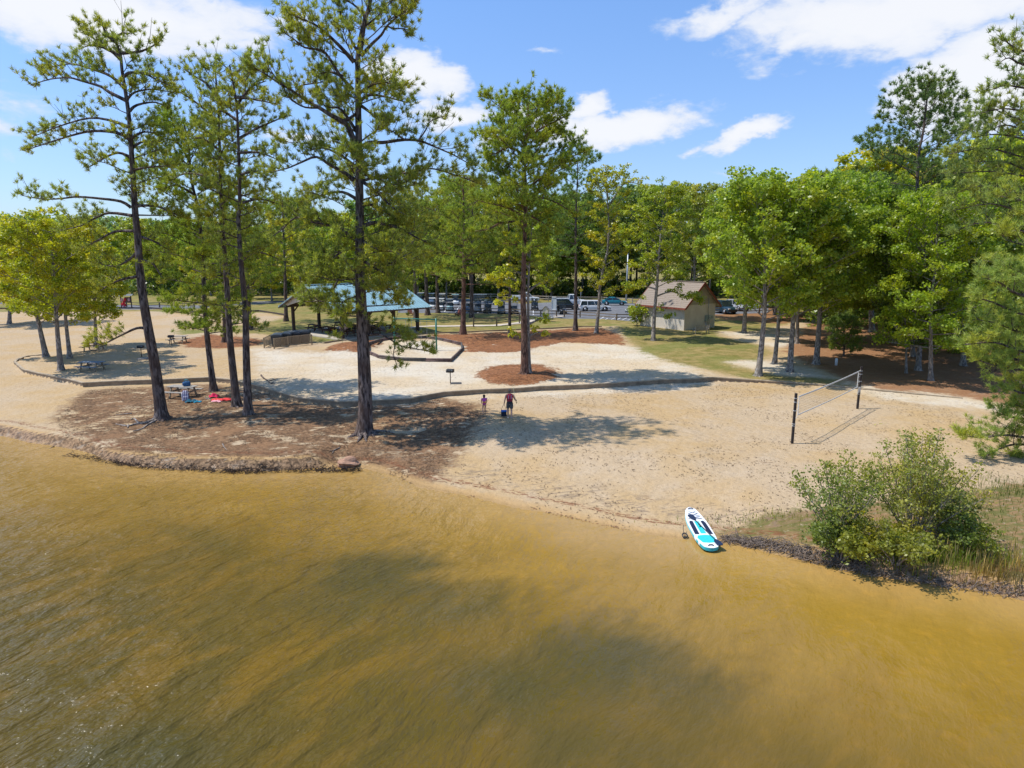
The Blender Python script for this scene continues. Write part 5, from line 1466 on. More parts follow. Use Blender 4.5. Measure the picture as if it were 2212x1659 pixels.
bench('weathered lattice-backed bench by the near gable of the block shed', G(1514, 721), .28)
# red adirondack chairs
def lawn_chair(label, loc, rz):
    t = thing('lawn_chair', label, 'chair', loc, rz)
    mb = MB()
    for i in range(5): mb.beam((-.26 + i * .13, .3, .34), (-.26 + i * .13, -.28, .24), .11, .025)
    mb.build('seat', REDWOOD, t)
    mb = MB()
    for i in range(5): mb.beam((-.28 + i * .14, -.24, .26), (-.28 + i * .14, -.58, 1.02 - .03 * abs(i - 2)), .12, .025)
    mb.build('backrest', REDWOOD, t)
    for s_ in (-1, 1):
        MB().beam((s_ * .36, .32, .56), (s_ * .36, -.42, .54), .12, .03).build('armrest', REDWOOD, t)
        mb = MB(); mb.beam((s_ * .34, .30, 0), (s_ * .34, .30, .56), .05, .1); mb.beam((s_ * .33, .32, .34), (s_ * .33, -.6, .04), .04, .1); mb.build('leg', REDWOOD, t)
    return t
lawn_chair('red wooden lawn chair just below the pavilion roof corner', G(887, 682), PI + .4)
lawn_chair('red wooden lawn chair left of the straight reddish pine', G(990, 683), PI - .5)

# ---------------------------------------------------------------- sign board, box on a post, pole, diamond sign, pipe
p = G(1192, 681.5); q = G(1198.5, 682.3)
q = p + np.array([.62, -.35, 0])
t = thing('notice_board', 'narrow white notice board by the parking fence, seen nearly edge-on', 'notice board', p)
d = q - p
for e_ in (np.zeros(3), d): MB().box((e_[0], e_[1], e_[2] + 1.2), (.16, .16, 2.4)).build('post', WHITEP, t)
MB().add([tuple(d * 0 + [0, 0, .95]), tuple(d + [0, 0, .95]), tuple(d + [0, 0, 2.75]), tuple(d * 0 + [0, 0, 2.75])], [(0, 1, 2, 3)]).build('panel', simple("panel_pale", (.45, .50, .54), .5, var=.1), t)
mb = MB(); mb.beam(np.array([0, 0, .92]), d + [0, 0, .92], .1, .1); mb.beam(np.array([0, 0, 2.78]), d + [0, 0, 2.78], .14, .1); mb.build('frame', WHITEP, t)
p = G(1179, 694.5)
t = thing('donation_box', 'white house-shaped box on a white post beside the footpath', 'post box', p, -.3)
MB().box((0, 0, .6), (.2, .2, 1.25)).build('post', WHITEP, t)
mb = MB(); mb.box((0, 0, 1.45), (.72, .6, .55)); mb.add([(-.36, -.3, 1.725), (.36, -.3, 1.725), (0, -.3, 2.1), (-.36, .3, 1.725), (.36, .3, 1.725), (0, .3, 2.1)], [(0, 1, 2), (5, 4, 3)]); mb.build('box', simple("cream_box", (.60, .56, .48), .7, var=.08), t)
mb = MB()
for s_ in (-1, 1): mb.beam((s_ * .46, 0, 1.66), (0, 0, 2.14), .74, .04)
mb.build('roof', simple("box_roof", (.22, .20, .18), .8), t)
p = G(1352, 655.5)
t = thing('utility_pole', 'tall grey steel pole rising by the far rail fence left of the shed', 'pole', p)
MB().tube([(0, 0, -.1), (.05, 0, 4.5), (.1, 0, 9.1)], [.17, .14, .10], 12).build('shaft', STEEL, t)
MB().cyl((0, 0, .1), .3, .3, 12).build('base', CONCRETE, t); mb = MB(); mb.box((.1, 0, 9.15), (.26, .26, .12)); mb.build('cap', STEEL, t)
p = G(1254.5, 651)
t = thing('warning_sign', 'small yellow diamond sign against the dark trees above the white pickup', 'road sign', p)
MB().tube([(0, 0, 0), (0, 0, 2.2)], .04, 6).build('post', STEEL, t)
MB().add([(-.45, -.05, 2.2), (0, -.05, 1.75), (.45, -.05, 2.2), (0, -.05, 2.65)], [(0, 1, 2, 3)]).build('plate', simple("sign_yellow", (.75, .52, .04), .5, var=.08), t)
p = G(1806, 789); o = MB().tube([(0, 0, -.1), (0, 0, .52), (0, 0, .60)], [.11, .11, .08], 12).build('standpipe', WHITEP, None, loc=p); tag(o, 'short white capped pipe sticking out of the brown forest floor', 'pipe')

# life jacket station and blue umbrella across the far beach
p = G(274, 666)
t = thing('life_jacket_station', 'small open roofed rack hung with red life jackets across the far beach', 'rack', p, .1)
for x in (-.85, .85): MB().box((x, 0, 1.15), (.14, .14, 2.3)).build('post', DARKWOOD, t)
mb = MB(); mb.add([(-1.3, -.7, 2.2), (1.3, -.7, 2.2), (1.3, 0, 2.5), (-1.3, 0, 2.5), (-1.3, .7, 2.2), (1.3, .7, 2.2)], [(0, 1, 2, 3), (3, 2, 5, 4)]); mb.build('roof', simple("station_roof", (.16, .17, .16), .8), t)
MB().box((.35, .02, 1.45), (1.1, .06, 1.0)).build('back_panel', simple("station_panel", (.18, .13, .10), .8), t)
JR = cloth("jacket_red", (.62, .04, .05))
for i, (x, z) in enumerate([(-.6, 1.5), (-.35, 1.1), (-.1, 1.55), (.55, 1.5), (-.55, .7), (-.2, .6), (-.45, .3)]):
    mb = MB(); mb.sphere((x, -.14, z), .26, 8, 6, None, (.9, .45, 1.15)); mb.box((x, -.25, z), (.30, .02, .04)); mb.build('life_jacket', JR if i % 3 else cloth("jacket_pale", (.62, .35, .38)), t)
p = G(247, 664)
t = thing('beach_umbrella', 'blue-green shade umbrella left of the life jacket rack', 'umbrella', p)
MB().tube([(0, 0, 0), (0, 0, 2.4)], .05, 6).build('pole', simple("blue_pole", (.05, .12, .25), .5), t)
mb = MB(); n = 10; vs = [(0, 0, 2.75)] + [(1.35 * math.cos(2 * PI * i / n) - .5, 1.35 * math.sin(2 * PI * i / n), 2.2) for i in range(n)]
mb.add(vs, [(0, 1 + i, 1 + (i + 1) % n) for i in range(n)]); mb.build('canopy', cloth("teal_canopy", (.05, .22, .26)), t)
# ---------------------------------------------------------------- vehicles
def wheel(parent, x, y, r, w=.2, rim=True):
    s_ = 1 if y > 0 else -1
    wh = MB().cyl((x, y, r), r, w, 18, 'y').build('wheel', RUBBER, parent, .02)
    if rim:
        mb = MB(); mb.cyl((x, y + s_ * w * .5, r), r * .62, .03, 14, 'y')
        mb.cyl((x, y + s_ * w * .55, r), r * .2, .05, 8, 'y')
        mb.build('rim', CHROME, wh)
    return wh

def car(name, label, cat, loc, rz, body, kind='suv', L=4.8, W=1.9, H=1.75):
    t = thing(name, label, cat, loc, rz)
    h2 = L / 2; r = .36 if kind != 'sedan' else .32; zb = .28; belt = H * .58 if kind != 'sedan' else H * .64
    if kind == 'pickup': belt = H * .56
    # lower body stations along x: (x, z_low, z_top, half width)
    nose = belt * (.92 if kind in ('suv', 'pickup') else .84)
    st = [(-h2, zb + .18, belt * .86, W * .42), (-h2 + .10, zb + .04, belt * .97, W * .475), (-h2 + .6, zb, belt, W * .5), (0, zb, belt, W * .5), (h2 - 1.35, zb, belt * .99, W * .5),
          (h2 - .9, zb, nose, W * .495), (h2 - .25, zb + .03, nose * .93, W * .46), (h2, zb + .16, nose * .70, W * .38)]
    mb = MB(); vs = []; fs = []
    for (x, zl, zt, hw) in st:
        vs += [(x, -hw * .94, zl), (x, -hw, (zl + zt) * .5), (x, -hw * .93, zt), (x, hw * .93, zt), (x, hw, (zl + zt) * .5), (x, hw * .94, zl)]
    for i in range(len(st) - 1):
        for k in range(6):
            k2 = (k + 1) % 6; fs.append((i * 6 + k, i * 6 + k2, (i + 1) * 6 + k2, (i + 1) * 6 + k))
    fs += [tuple(range(6)), tuple(reversed(range(6 * (len(st) - 1), 6 * len(st))))]
    mb.add(vs, fs, None, True)
    if kind == 'pickup':   # bed walls above the load floor
        xb = -h2 + .05; xf = -.35
        for s_ in (-1, 1): mb.box(((xb + xf) / 2, s_ * (W * .5 - .09), belt + .06), (xf - xb, .12, .18))
        mb.box((xb + .04, 0, belt + .06), (.1, W * .92, .18))
    bo = mb.build('body', body, t, .03)
    # cabin: glass house plus roof
    if kind == 'suv': cab = (-h2 + .15, -h2 + .45, h2 - 2.0, h2 - 1.35)
    elif kind == 'wagon': cab = (-h2 + .12, -h2 + .30, h2 - 1.75, h2 - 1.25)
    elif kind == 'pickup': cab = (-.45, -.30, h2 - 2.05, h2 - 1.4)
    else: cab = (-h2 + .65, -h2 + 1.45, h2 - 2.15, h2 - 1.15)
    b0, t0, t1, b1 = cab; zt = H - .05; hw0, hw1 = W * .465, W * .39
    mb = MB(); mb.add([(b0, -hw0, belt - .02), (b1, -hw0, belt - .04), (b1, hw0, belt - .04), (b0, hw0, belt - .02), (t0, -hw1, zt), (t1, -hw1, zt), (t1, hw1, zt), (t0, hw1, zt)],
                      [(0, 1, 5, 4), (1, 2, 6, 5), (2, 3, 7, 6), (3, 0, 4, 7), (4, 5, 6, 7)])
    mb.build('window', GLASS, t)
    mb = MB(); mb.add([(t0 - .06, -hw1 - .02, zt), (t1 + .05, -hw1 - .02, zt), (t1 + .05, hw1 + .02, zt), (t0 - .06, hw1 + .02, zt), (t0 + .1, -hw1 + .12, H), (t1 - .15, -hw1 + .12, H), (t1 - .15, hw1 - .12, H), (t0 + .1, hw1 - .12, H)],
                      [(0, 1, 5, 4), (1, 2, 6, 5), (2, 3, 7, 6), (3, 0, 4, 7), (4, 5, 6, 7), (3, 2, 1, 0)])
    # pillars
    for s_ in (-1, 1):
        mb.beam((b0, s_ * hw0 * 1.005, belt), (t0, s_ * hw1 * 1.02, zt), .14, .07); mb.beam((b1, s_ * hw0 * 1.005, belt), (t1, s_ * hw1 * 1.02, zt), .09, .06)
        for q in ([.5] if kind != 'suv' and kind != 'wagon' else [.32, .66]):
            mb.beam((b0 + (b1 - b0) * q, s_ * hw0 * 1.008, belt), (t0 + (t1 - t0) * q, s_ * hw1 * 1.02, zt), .09, .05)
    mb.build('roof', body, t)
    for s_ in (-1, 1):
        MB().box((h2 - .1, s_ * W * .34, nose * .78), (.16, .34, .16)).build('headlight', WHITEP, t, .02)
        MB().box((-h2 + .07, s_ * W * .41, belt * .82), (.12, .2, .26)).build('tail_light', simple("tail_red_" + name, (.45, .02, .02), .3), t, .02)
        MB().box((b1 - .25, s_ * (W * .5 + .1), belt + .1), (.12, .2, .14)).build('mirror', body, t, .02)
        for x in (-h2 + .95, h2 - .95):
            wheel(t, x, s_ * (W * .5 - .10), r)
            MB().cyl((x, s_ * (W * .5 - .03), r + .03), r + .09, .05, 18, 'y').build('wheel_arch', BLACKM, t)
            
    mb = MB(); mb.box((h2 - .03, 0, zb + .12), (.12, W * .74, .14)); mb.box((-h2 + .03, 0, zb + .15), (.12, W * .84, .16)); mb.build('bumper', BLACKM if kind != 'pickup' else CHROME, t, .02)
    return t
# fix draw order: arches sit inside the tyre plane
WHITEC = paint("white_car_paint", (.72, .73, .74)); BLACKC = paint("black_car_paint", (.012, .016, .022)); TEALC = paint("teal_car_paint", (.015, .20, .26)); GREYC = paint("grey_car_paint", (.11, .13, .16)); NAVYC = paint("navy_car_paint", (.012, .035, .055)); SILVC = paint("silver_car_paint", (.38, .38, .40))
def facing(u0, v0, u1, v1):
    a, b = G(u0, v0), G(u1, v1); return math.atan2(b[1] - a[1], b[0] - a[0])
car('pickup_truck', 'white crew cab pickup parked beyond the black suv, nose to the right', 'pickup', G(1233, 659), .05, WHITEC, 'pickup', 5.6, 2.0, 1.95)
car('parked_suv', 'black suv in front of the white pickup, nose to the right', 'suv', G(1222, 668.5), .03, BLACKC, 'suv', 4.7, 1.9, 1.78)
car('station_wagon', 'boxy white wagon with dark glass parked right of the black suv', 'car', G(1284, 671.5), .02, WHITEC, 'wagon', 5.1, 1.95, 1.72)
car('parked_car', 'teal car parked behind the white wagon near the steel pole', 'car', G(1326, 659), -.05, TEALC, 'sedan', 4.6, 1.8, 1.45)
car('parked_car', 'dark grey sedan half hidden behind the left side of the shed', 'car', G(1383, 679), PI - .1, GREYC, 'sedan', 4.6, 1.85, 1.45)
car('pickup_truck', 'white pickup far back by the pale fence, behind the straw ring pine', 'pickup', G(1134, 652.5), .0, WHITEC, 'pickup', 5.5, 2.0, 1.9)
car('pickup_truck', 'dark navy pickup parked just right of the shed', 'pickup', G(1560, 676), -1.2, NAVYC, 'suv', 5.2, 2.0, 1.95)
car('parked_suv', 'silver suv behind the dark pickup right of the shed', 'suv', G(1592, 670), -1.2, SILVC, 'suv', 4.6, 1.85, 1.7)

def golf_cart(label, loc, rz, body, roofm, seatm=BLACKM, big=False, shade=False):
    t = thing('golf_cart', label, 'golf cart', loc, rz, 'golf carts parked behind the rail fence')
    mb = MB(); vs = []; fs = []
    st = [(1.18, .34, .52, .30), (1.12, .24, .66, .46), (.85, .22, .80, .54), (.55, .22, .86, .56), (.42, .22, .42, .56), (-.2, .22, .36, .56), (-.25, .22, .60, .56), (-1.0, .24, .62, .56), (-1.15, .34, .58, .50)]
    for (x, zl, zt, hw) in st: vs += [(x, -hw, zl), (x, -hw, zt * .8 + zl * .2), (x, -hw * .88, zt), (x, hw * .88, zt), (x, hw, zt * .8 + zl * .2), (x, hw, zl)]
    for i in range(len(st) - 1):
        for k in range(6):
            k2 = (k + 1) % 6; fs.append((i * 6 + k, i * 6 + k2, (i + 1) * 6 + k2, (i + 1) * 6 + k))
    fs += [tuple(range(6)), tuple(reversed(range(6 * (len(st) - 1), 6 * len(st))))]
    mb.add(vs, fs, None, True); mb.build('body', body, t, .02)
    for s_ in (-1, 1):
        for x in (-.8, .82): wheel(t, x, s_ * .52, .23, .18)
        MB().sphere((1.1, s_ * .32, .62), .07, 8, 6).build('headlight', WHITEP, t)
    mb = MB(); mb.box((-.42, 0, .70), (.5, 1.05, .14)); mb.build('seat', seatm, t, .03)
    mb = MB(); mb.box((-.70, 0, 1.0), (.12, 1.05, .46)); mb.build('backrest', seatm, t, .03)
    if big:
        MB().box((-1.25, 0, .70), (.45, 1.0, .14)).build('seat', seatm, t, .03); MB().box((-1.5, 0, 1.0), (.12, 1.0, .46)).build('backrest', seatm, t, .03)
        MB().box((-1.45, 0, .42), (.6, 1.05, .3)).build('rear_deck', body, t, .03)
    xb = -1.7 if big else -.95
    for x in (xb, .52):
        for s_ in (-1, 1): MB().tube([(x + (.16 if x > 0 else 0), s_ * .52, .7), (x, s_ * .5, 1.84)], .022, 6).build('roof_post', BLACKM, t)
    mb = MB(); mb.box(((xb + .62) / 2 - .02, 0, 1.87), (.85 - xb + .3, 1.2, .07)); mb.build('roof', roofm, t, .03)
    mb = MB(); mb.add([(.66, -.5, .86), (.66, .5, .86), (.54, .48, 1.8), (.54, -.48, 1.8)], [(0, 1, 2, 3)]); mb.build('windscreen', SCREEN, t)
    mb = MB(); n = 14
    mb.tube([(.28 + .06 * math.sin(2 * PI * i / n), -.25 + .17 * math.cos(2 * PI * i / n), 1.02 + .15 * math.sin(2 * PI * i / n)) for i in range(n + 1)], .015, 5, None, False); mb.tube([(.28, -.25, 1.02), (.5, -.25, .8)], .015, 5); mb.build('steering_wheel', BLACKM, t)
    if shade:
        mb = MB()
        for s_ in (-1, 1): mb.add([(xb, s_ * .53, .9), (.4, s_ * .53, .9), (.5, s_ * .53, 1.8), (xb, s_ * .53, 1.8)], [(0, 1, 2, 3)])
        mb.build('side_curtain', SCREEN, t)
    return t
PW = paint("cart_white", (.70, .71, .70)); PT = paint("cart_teal", (.30, .45, .46)); PB = paint("cart_blue", (.06, .13, .24)); PG = paint("cart_grey", (.22, .26, .30)); PK = paint("cart_black", (.02, .02, .022)); PR = paint("cart_cream", (.60, .55, .42))
fr = -PI / 2
carts = [((933, 668.5), fr + .1, PW, PW, 0, 0, 'white golf cart mostly behind the pine by the pavilion corner'),
 ((952, 670), fr, PW, PW, 0, 0, 'white golf cart facing the fence, second from the left in the front row'),
 ((972, 671), fr + .05, PT, PG, 0, 0, 'pale teal golf cart with a dark roof in the front row'),
 ((1013, 672.5), fr, PB, PB, 0, 1, 'blue golf cart with a dark curtained cabin between the two pine trunks'),
 ((1032, 673.5), fr, PG, PK, 0, 0, 'grey golf cart immediately right of the grey-brown pine trunk'),
 ((1053, 675), fr - .05, PK, PK, 1, 0, 'large black golf cart facing the fence, darkest of the front row'),
 ((1083, 677), fr, PG, PW, 0, 0, 'grey golf cart with white roof behind the thin pine'),
 ((1111, 678), fr + .1, PK, PG, 0, 0, 'dark golf cart in the front row left of the straw ring pine'),
 ((1212, 678), fr + .3, PK, PK, 0, 0, 'dark golf cart behind the white notice board'),
 ((908, 655), fr, PW, PW, 1, 0, 'long white golf cart far back above the pavilion roof edge'),
 ((932, 656), fr, PW, PW, 0, 0, 'white roofed golf cart in the back row, second from the left'),
 ((955, 657), fr, PR, PW, 0, 0, 'cream golf cart in the back row between the two left pines'),
 ((984, 658.5), fr + .2, PW, PT, 0, 0, 'golf cart with a pale teal roof in the back row'),
 ((1042, 658), 0.1, PG, PG, 1, 1, 'big grey curtained golf cart in the back row with a mesh-like cabin'),
 ((1077, 658), 0.1, PB, PK, 1, 0, 'blue golf cart with long dark roof in the back row'),
 ((1155, 670), fr, PK, PK, 0, 0, 'small dark golf cart right of the straw ring pine')]
for (uv, rz, bm_, rm_, big, shd, lab) in carts: golf_cart(lab, G(*uv), rz, bm_, rm_, BLACKM, bool(big), bool(shd))
# ---------------------------------------------------------------- volleyball net
pa, pb = G(1711, 958), G(1852, 883)
t = thing('volleyball_net', 'sand volleyball net between two dark square posts', 'volleyball net', pa)
dv = pb - pa
PAD = simple("dark_post_pad", (.045, .035, .032), .7, var=.3)
Hn = 2.66
for i, q in enumerate((np.zeros(3), dv)):
    p_ = MB().beam(q + [0, 0, -.1], q + [0, 0, Hn], .11, .11).build('post', PAD, t)
    mb = MB()
    for z in (.95, 1.05, 1.75, 2.2, 2.4): mb.box((q[0], q[1], q[2] + z), (.14, .14, .035))
    mb.build('strap', simple("pale_strap", (.5, .5, .47), .7), p_)
    if i: MB().box((q[0] - .03, q[1] - .09, q[2] + 1.25), (.1, .1, .3)).build('winch', STEEL, p_)
def net_pt(f, z):   # f along, sagging a little
    q = dv * f; return np.array([q[0], q[1], q[2] + z - .05 * math.sin(PI * f)])
f0, f1 = .045, .955; zt, zb2 = 2.42, 1.45
TAPE = simple("net_tape", (.62, .62, .60), .7, var=.12)
for zz_, hh_ in ((zt, .075), (zb2, .055)):
    mb = MB(); N = 14
    for i in range(N):
        a_, b_ = net_pt(f0 + (f1 - f0) * i / N, zz_), net_pt(f0 + (f1 - f0) * (i + 1) / N, zz_); mb.beam(a_, b_, .02, hh_)
    mb.build('tape', TAPE, t)
mb = MB()
for f in (f0, f1): mb.beam(net_pt(f, zb2), net_pt(f, zt), .02, .06)
mb.build('side_tape', TAPE, t)
mb = MB()
for f, pf in ((f0, 0), (f1, 1)):
    for z, z2 in ((zt, 2.5), (zt - .35, 2.1), (zb2 + .3, 1.7), (zb2, 1.15)): mb.tube([net_pt(f, z), dv * pf + [0, 0, z2]], .009, 4)
mb.build('tie_rope', TAPE, t)
mb = MB(); n = int(np.linalg.norm(dv) * (f1 - f0) / .15)
for i in range(1, n): f = f0 + (f1 - f0) * i / n; mb.beam(net_pt(f, zb2), net_pt(f, zt), .0042, .0042)
for i in range(1, 7):
    z = zb2 + (zt - zb2) * i / 7
    for k in range(10): mb.beam(net_pt(f0 + (f1 - f0) * k / 10, z), net_pt(f0 + (f1 - f0) * (k + 1) / 10, z), .0042, .0042)
mb.build('netting', simple("net_cord", (.16, .14, .11), .8), t)

# ---------------------------------------------------------------- paddle board
tail = np.array(at_z(1538, 1191, .07)); nose = np.array(at_z(1489, 1107, .32))
Lb = float(np.linalg.norm(nose - tail)); dirb = unit(nose - tail)
t = thing('paddle_board', 'white and turquoise inflatable paddle board beached nose up at the waterline', 'paddle board', (tail + nose) / 2)
xax = Vector(dirb); zax = Vector((0, 0, 1)); zax = (zax - xax * zax.dot(xax)).normalized(); yax = zax.cross(xax)
t.rotation_euler = Matrix((xax, yax, zax)).transposed().to_euler()
def bw(s):   # half width along s in -1..1 (tail..nose)
    if s < 0: return .40 * (1 - abs(s) ** 3.6 * .45) * math.sqrt(max(0, 1 - max(0, (abs(s) - .90) / .10) ** 2))
    return .40 * (1 - s ** 2.4 * .62) * math.sqrt(max(0, 1 - max(0, (s - .86) / .14) ** 2))
SS = [math.sin(PI / 2 * q) for q in np.linspace(-1, 1, 44)]
def rocker(s): return .10 * max(0, s) ** 3
mb = MB(); vs = []; fs = []; prof = [(1, .0), (1.045, .035), (1.06, .07), (1.045, .105), (1, .135)]
prof = [(.97, 0), (1.0, .03), (1.0, .10), (.97, .135)]
for s in SS:
    w_ = max(bw(s), .004)
    ring = [(-1 * k * w_, z) for k, z in prof] + [(k * w_, z) for k, z in reversed(prof)]
    vs += [(s * Lb / 2, y, z + rocker(s)) for y, z in ring]
n = 8
for i in range(len(SS) - 1):
    for k in range(n): fs.append((i * n + k, i * n + (k + 1) % n, (i + 1) * n + (k + 1) % n, (i + 1) * n + k))
mb.add(vs, fs)
m, nt, out = new_mat("board_shell"); T = NT(nt); tc = T.n('ShaderNodeTexCoord'); sp = T.n('ShaderNodeSeparateXYZ'); nt.links.new(tc.outputs['Object'], sp.inputs[0])
x_, y_, z_ = sp.outputs
geo = T.n('ShaderNodeNewGeometry')
side = T.rng(T.math('SUBTRACT', z_, T.math('MULTIPLY', T.math('POWER', T.math('MAXIMUM', T.math('DIVIDE', x_, Lb / 2), 0), 3), .10)), .128, .118, 0, 1, False)
band = T.math('MULTIPLY', T.rng(T.math('ABSOLUTE', T.math('ADD', x_, .72)), .12, .10, 0, 1, False), 1)
band2 = T.rng(T.math('ABSOLUTE', T.math('ADD', x_, 1.08)), .07, .05, 0, 1, False)
sidec = T.mix(T.rng(x_, -1.4, 1.2), (.03, .46, .52), (.30, .66, .72))
sidec = T.mix(T.math('MAXIMUM', band, band2), sidec, (.75, .78, .80))
c = T.mix(side, (.78, .80, .82), sidec)
b = T.bsdf(c, .35, 0, None, .5); nt.links.new(b.outputs[0], out.inputs[0])
mb.build('hull', m, t)
def deck(pts, name, mat, z=.004):
    mb = MB(); vs = [(x, y, .135 + rocker(max(-1, min(1, 2 * x / Lb))) + z) for x, y in pts]; k = len(vs); vs2 = [(x, y, zz - .01) for x, y, zz in vs]
    mb.add(vs + vs2, [tuple(range(k))] + [(i, i + k, (i + 1) % k + k, (i + 1) % k) for i in range(k)]); return mb.build(name, mat, t)
TQ = simple("turquoise_pad", (.03, .52, .56), .7, var=.12, scale=20); NV = simple("navy_pad", (.012, .022, .055), .7, var=.3, scale=20)
h = Lb / 2
deck([(-.30 * h, .10), (.33 * h, .10), (.33 * h, -.07), (-.30 * h, -.10)], 'centre_pad', TQ)
deck([(-.34 * h, .17), (.34 * h, .15), (.36 * h, .26), (.25 * h, .31), (-.34 * h, .335)], 'side_pad', NV)
deck([(-.34 * h, -.17), (.34 * h, -.15), (.36 * h, -.26), (.25 * h, -.31), (-.34 * h, -.335)], 'side_pad', NV)
deck([(-.40 * h, .26), (-.37 * h, 0), (-.40 * h, -.26), (-.52 * h, -.33), (-.74 * h, -.22), (-.76 * h, 0), (-.74 * h, .22), (-.52 * h, .33)], 'tail_pad', TQ)
def dz(x): return .135 + rocker(max(-1, min(1, 2 * x / Lb)))
for x in (.91 * h, -.90 * h): MB().tube([(x, -.10, dz(x) + .0), (x + .01, -.05, dz(x) + .045), (x + .01, .05, dz(x) + .045), (x, .10, dz(x) + .0)], .02, 6).build('grab_handle', BLACKM, t)
MB().tube([(.02, -.0, dz(0)), (.08, 0, dz(0) + .05), (.2, 0, dz(0) + .05), (.26, 0, dz(0))], .02, 6).build('carry_handle', BLACKM, t)
mb = MB(); xs = [.46 * h, .58 * h, .70 * h, .80 * h]; ws = [.27, .24, .19, .14]
for i in range(3):
    mb.tube([(xs[i], ws[i], dz(xs[i]) + .012), (xs[i + 1], -ws[i + 1], dz(xs[i + 1]) + .012)], .008, 4); mb.tube([(xs[i], -ws[i], dz(xs[i]) + .012), (xs[i + 1], ws[i + 1], dz(xs[i + 1]) + .012)], .008, 4)
mb.tube([(xs[0], ws[0], dz(xs[0]) + .012), (xs[0], -ws[0], dz(xs[0]) + .012)], .008, 4)
mb.build('bungee', simple("grey_bungee", (.25, .26, .28), .7), t)
# the twin bladed paddle lying on the board
bm_ = t.matrix_basis.copy() if False else Matrix.LocRotScale(t.location, t.rotation_euler, None)
pd = thing('paddle', 'double-bladed navy paddle lying lengthwise on the paddle board', 'paddle', t.location); pd.rotation_euler = t.rotation_euler
za = .18
A_ = Vector((.40 * h, .06, dz(.4 * h) + .03)); B_ = Vector((-.66 * h, -.27, dz(0) + .03))
MB().tube([A_, B_], .017, 8).build('shaft', BLACKM, pd)
def blade(at, d, name):
    d = d.normalized(); s_ = Vector((-d.y, d.x, 0)).normalized(); mb = MB(); pts = []
    for q, w_ in ((0, .03), (.10, .09), (.25, .115), (.38, .115), (.44, .07)):
        pts.append((q, w_))
    out_ = [at + d * q + s_ * w_ for q, w_ in pts] + [at + d * q - s_ * w_ for q, w_ in reversed(pts)]; k = len(out_)
    mb.add([tuple(p + Vector((0, 0, .012))) for p in out_] + [tuple(p - Vector((0, 0, .012))) for p in out_], [tuple(range(k)), tuple(reversed(range(k, 2 * k)))] + [(i, i + k, (i + 1) % k + k, (i + 1) % k) for i in range(k)])
    mb.build(name, simple("navy_blade", (.015, .025, .06), .4, var=.1, spec=.5), pd)
blade(A_ - (A_ - B_).normalized() * .05, (A_ - B_), 'blade'); blade(B_ + (A_ - B_).normalized() * .05, (B_ - A_), 'blade')
# leash trailing off the left side
lp = [at_z(1476, 1134, .32), at_z(1476, 1145, .22), at_z(1478, 1155, .12), G(1479, 1161) + [0, 0, .03]]
t = thing('board_leash', 'black coiled leash with ankle cuff hanging off the left of the board', 'leash', lp[-1])
mb = MB(); mb.tube([p - lp[-1] for p in smooth_path(lp, 4)], .012, 6); mb.build('cord', BLACKM, t)
mb = MB(); mb.tube([(.09 * math.cos(a_) , .09 * math.sin(a_) * 1.1 - .02, .06 + .05 * math.sin(a_)) for a_ in np.linspace(0, 2 * PI, 13)], .028, 6, None, False); mb.build('ankle_cuff', BLACKM, t)

# ---------------------------------------------------------------- people
def skin_mesh(name, pts, edges, rad, mat, parent, root=0, sub=2):
    me = bpy.data.meshes.new(name); me.from_pydata([tuple(p) for p in pts], edges, []); me.materials.append(mat)
    o = link(name, me, parent)
    sk = o.modifiers.new("skin", 'SKIN'); sk.use_smooth_shade = True
    layer = me.skin_vertices[0] if me.skin_vertices else None
    if layer is None:
        bpy.context.view_layer.objects.active = o
        bm = bmesh.new(); bm.from_mesh(me); bm.verts.layers.skin.verify(); bm.to_mesh(me); bm.free(); layer = me.skin_vertices[0]
    for i, r_ in enumerate(rad):
        layer.data[i].radius = (r_, r_) if not hasattr(r_, '__len__') else r_
        layer.data[i].use_root = (i == root)
    ss = o.modifiers.new("sub", 'SUBSURF'); ss.levels = sub; ss.render_levels = sub
    return o
def hand(pts, edges, rad, wrist, d, s_, palm_side, curl=.5, sc=1.0):
    """palm, five fingers with a bend, thumb off the side; d: pointing direction"""
    d = Vector(d).normalized(); side = Vector(palm_side).normalized(); nrm_ = d.cross(side)
    W0 = Vector(pts[wrist]); k0 = len(pts)
    pts.append(tuple(W0 + d * .05 * sc)); rad.append((.030 * sc, .018 * sc)); edges.append((wrist, k0))
    for i, (off, ln) in enumerate(((-.030, .070), (-.010, .080), (.010, .076), (.028, .060))):
        b0 = W0 + d * .085 * sc + side * off * sc; k = len(pts)
        pts.append(tuple(b0)); pts.append(tuple(b0 + d * ln * .5 * sc + nrm_ * curl * .02 * sc)); pts.append(tuple(b0 + d * ln * .75 * sc + nrm_ * curl * .055 * sc))
        rad += [.0095 * sc, .0085 * sc, .007 * sc]; edges += [(k0, k), (k, k + 1), (k + 1, k + 2)]
    b0 = W0 + d * .035 * sc - side * .035 * s_ * sc; k = len(pts)
    pts.append(tuple(b0)); pts.append(tuple(b0 + d * .04 * sc - side * .015 * s_ * sc + nrm_ * .015 * sc)); rad += [.011 * sc, .009 * sc]; edges += [(k0, k), (k, k + 1)]
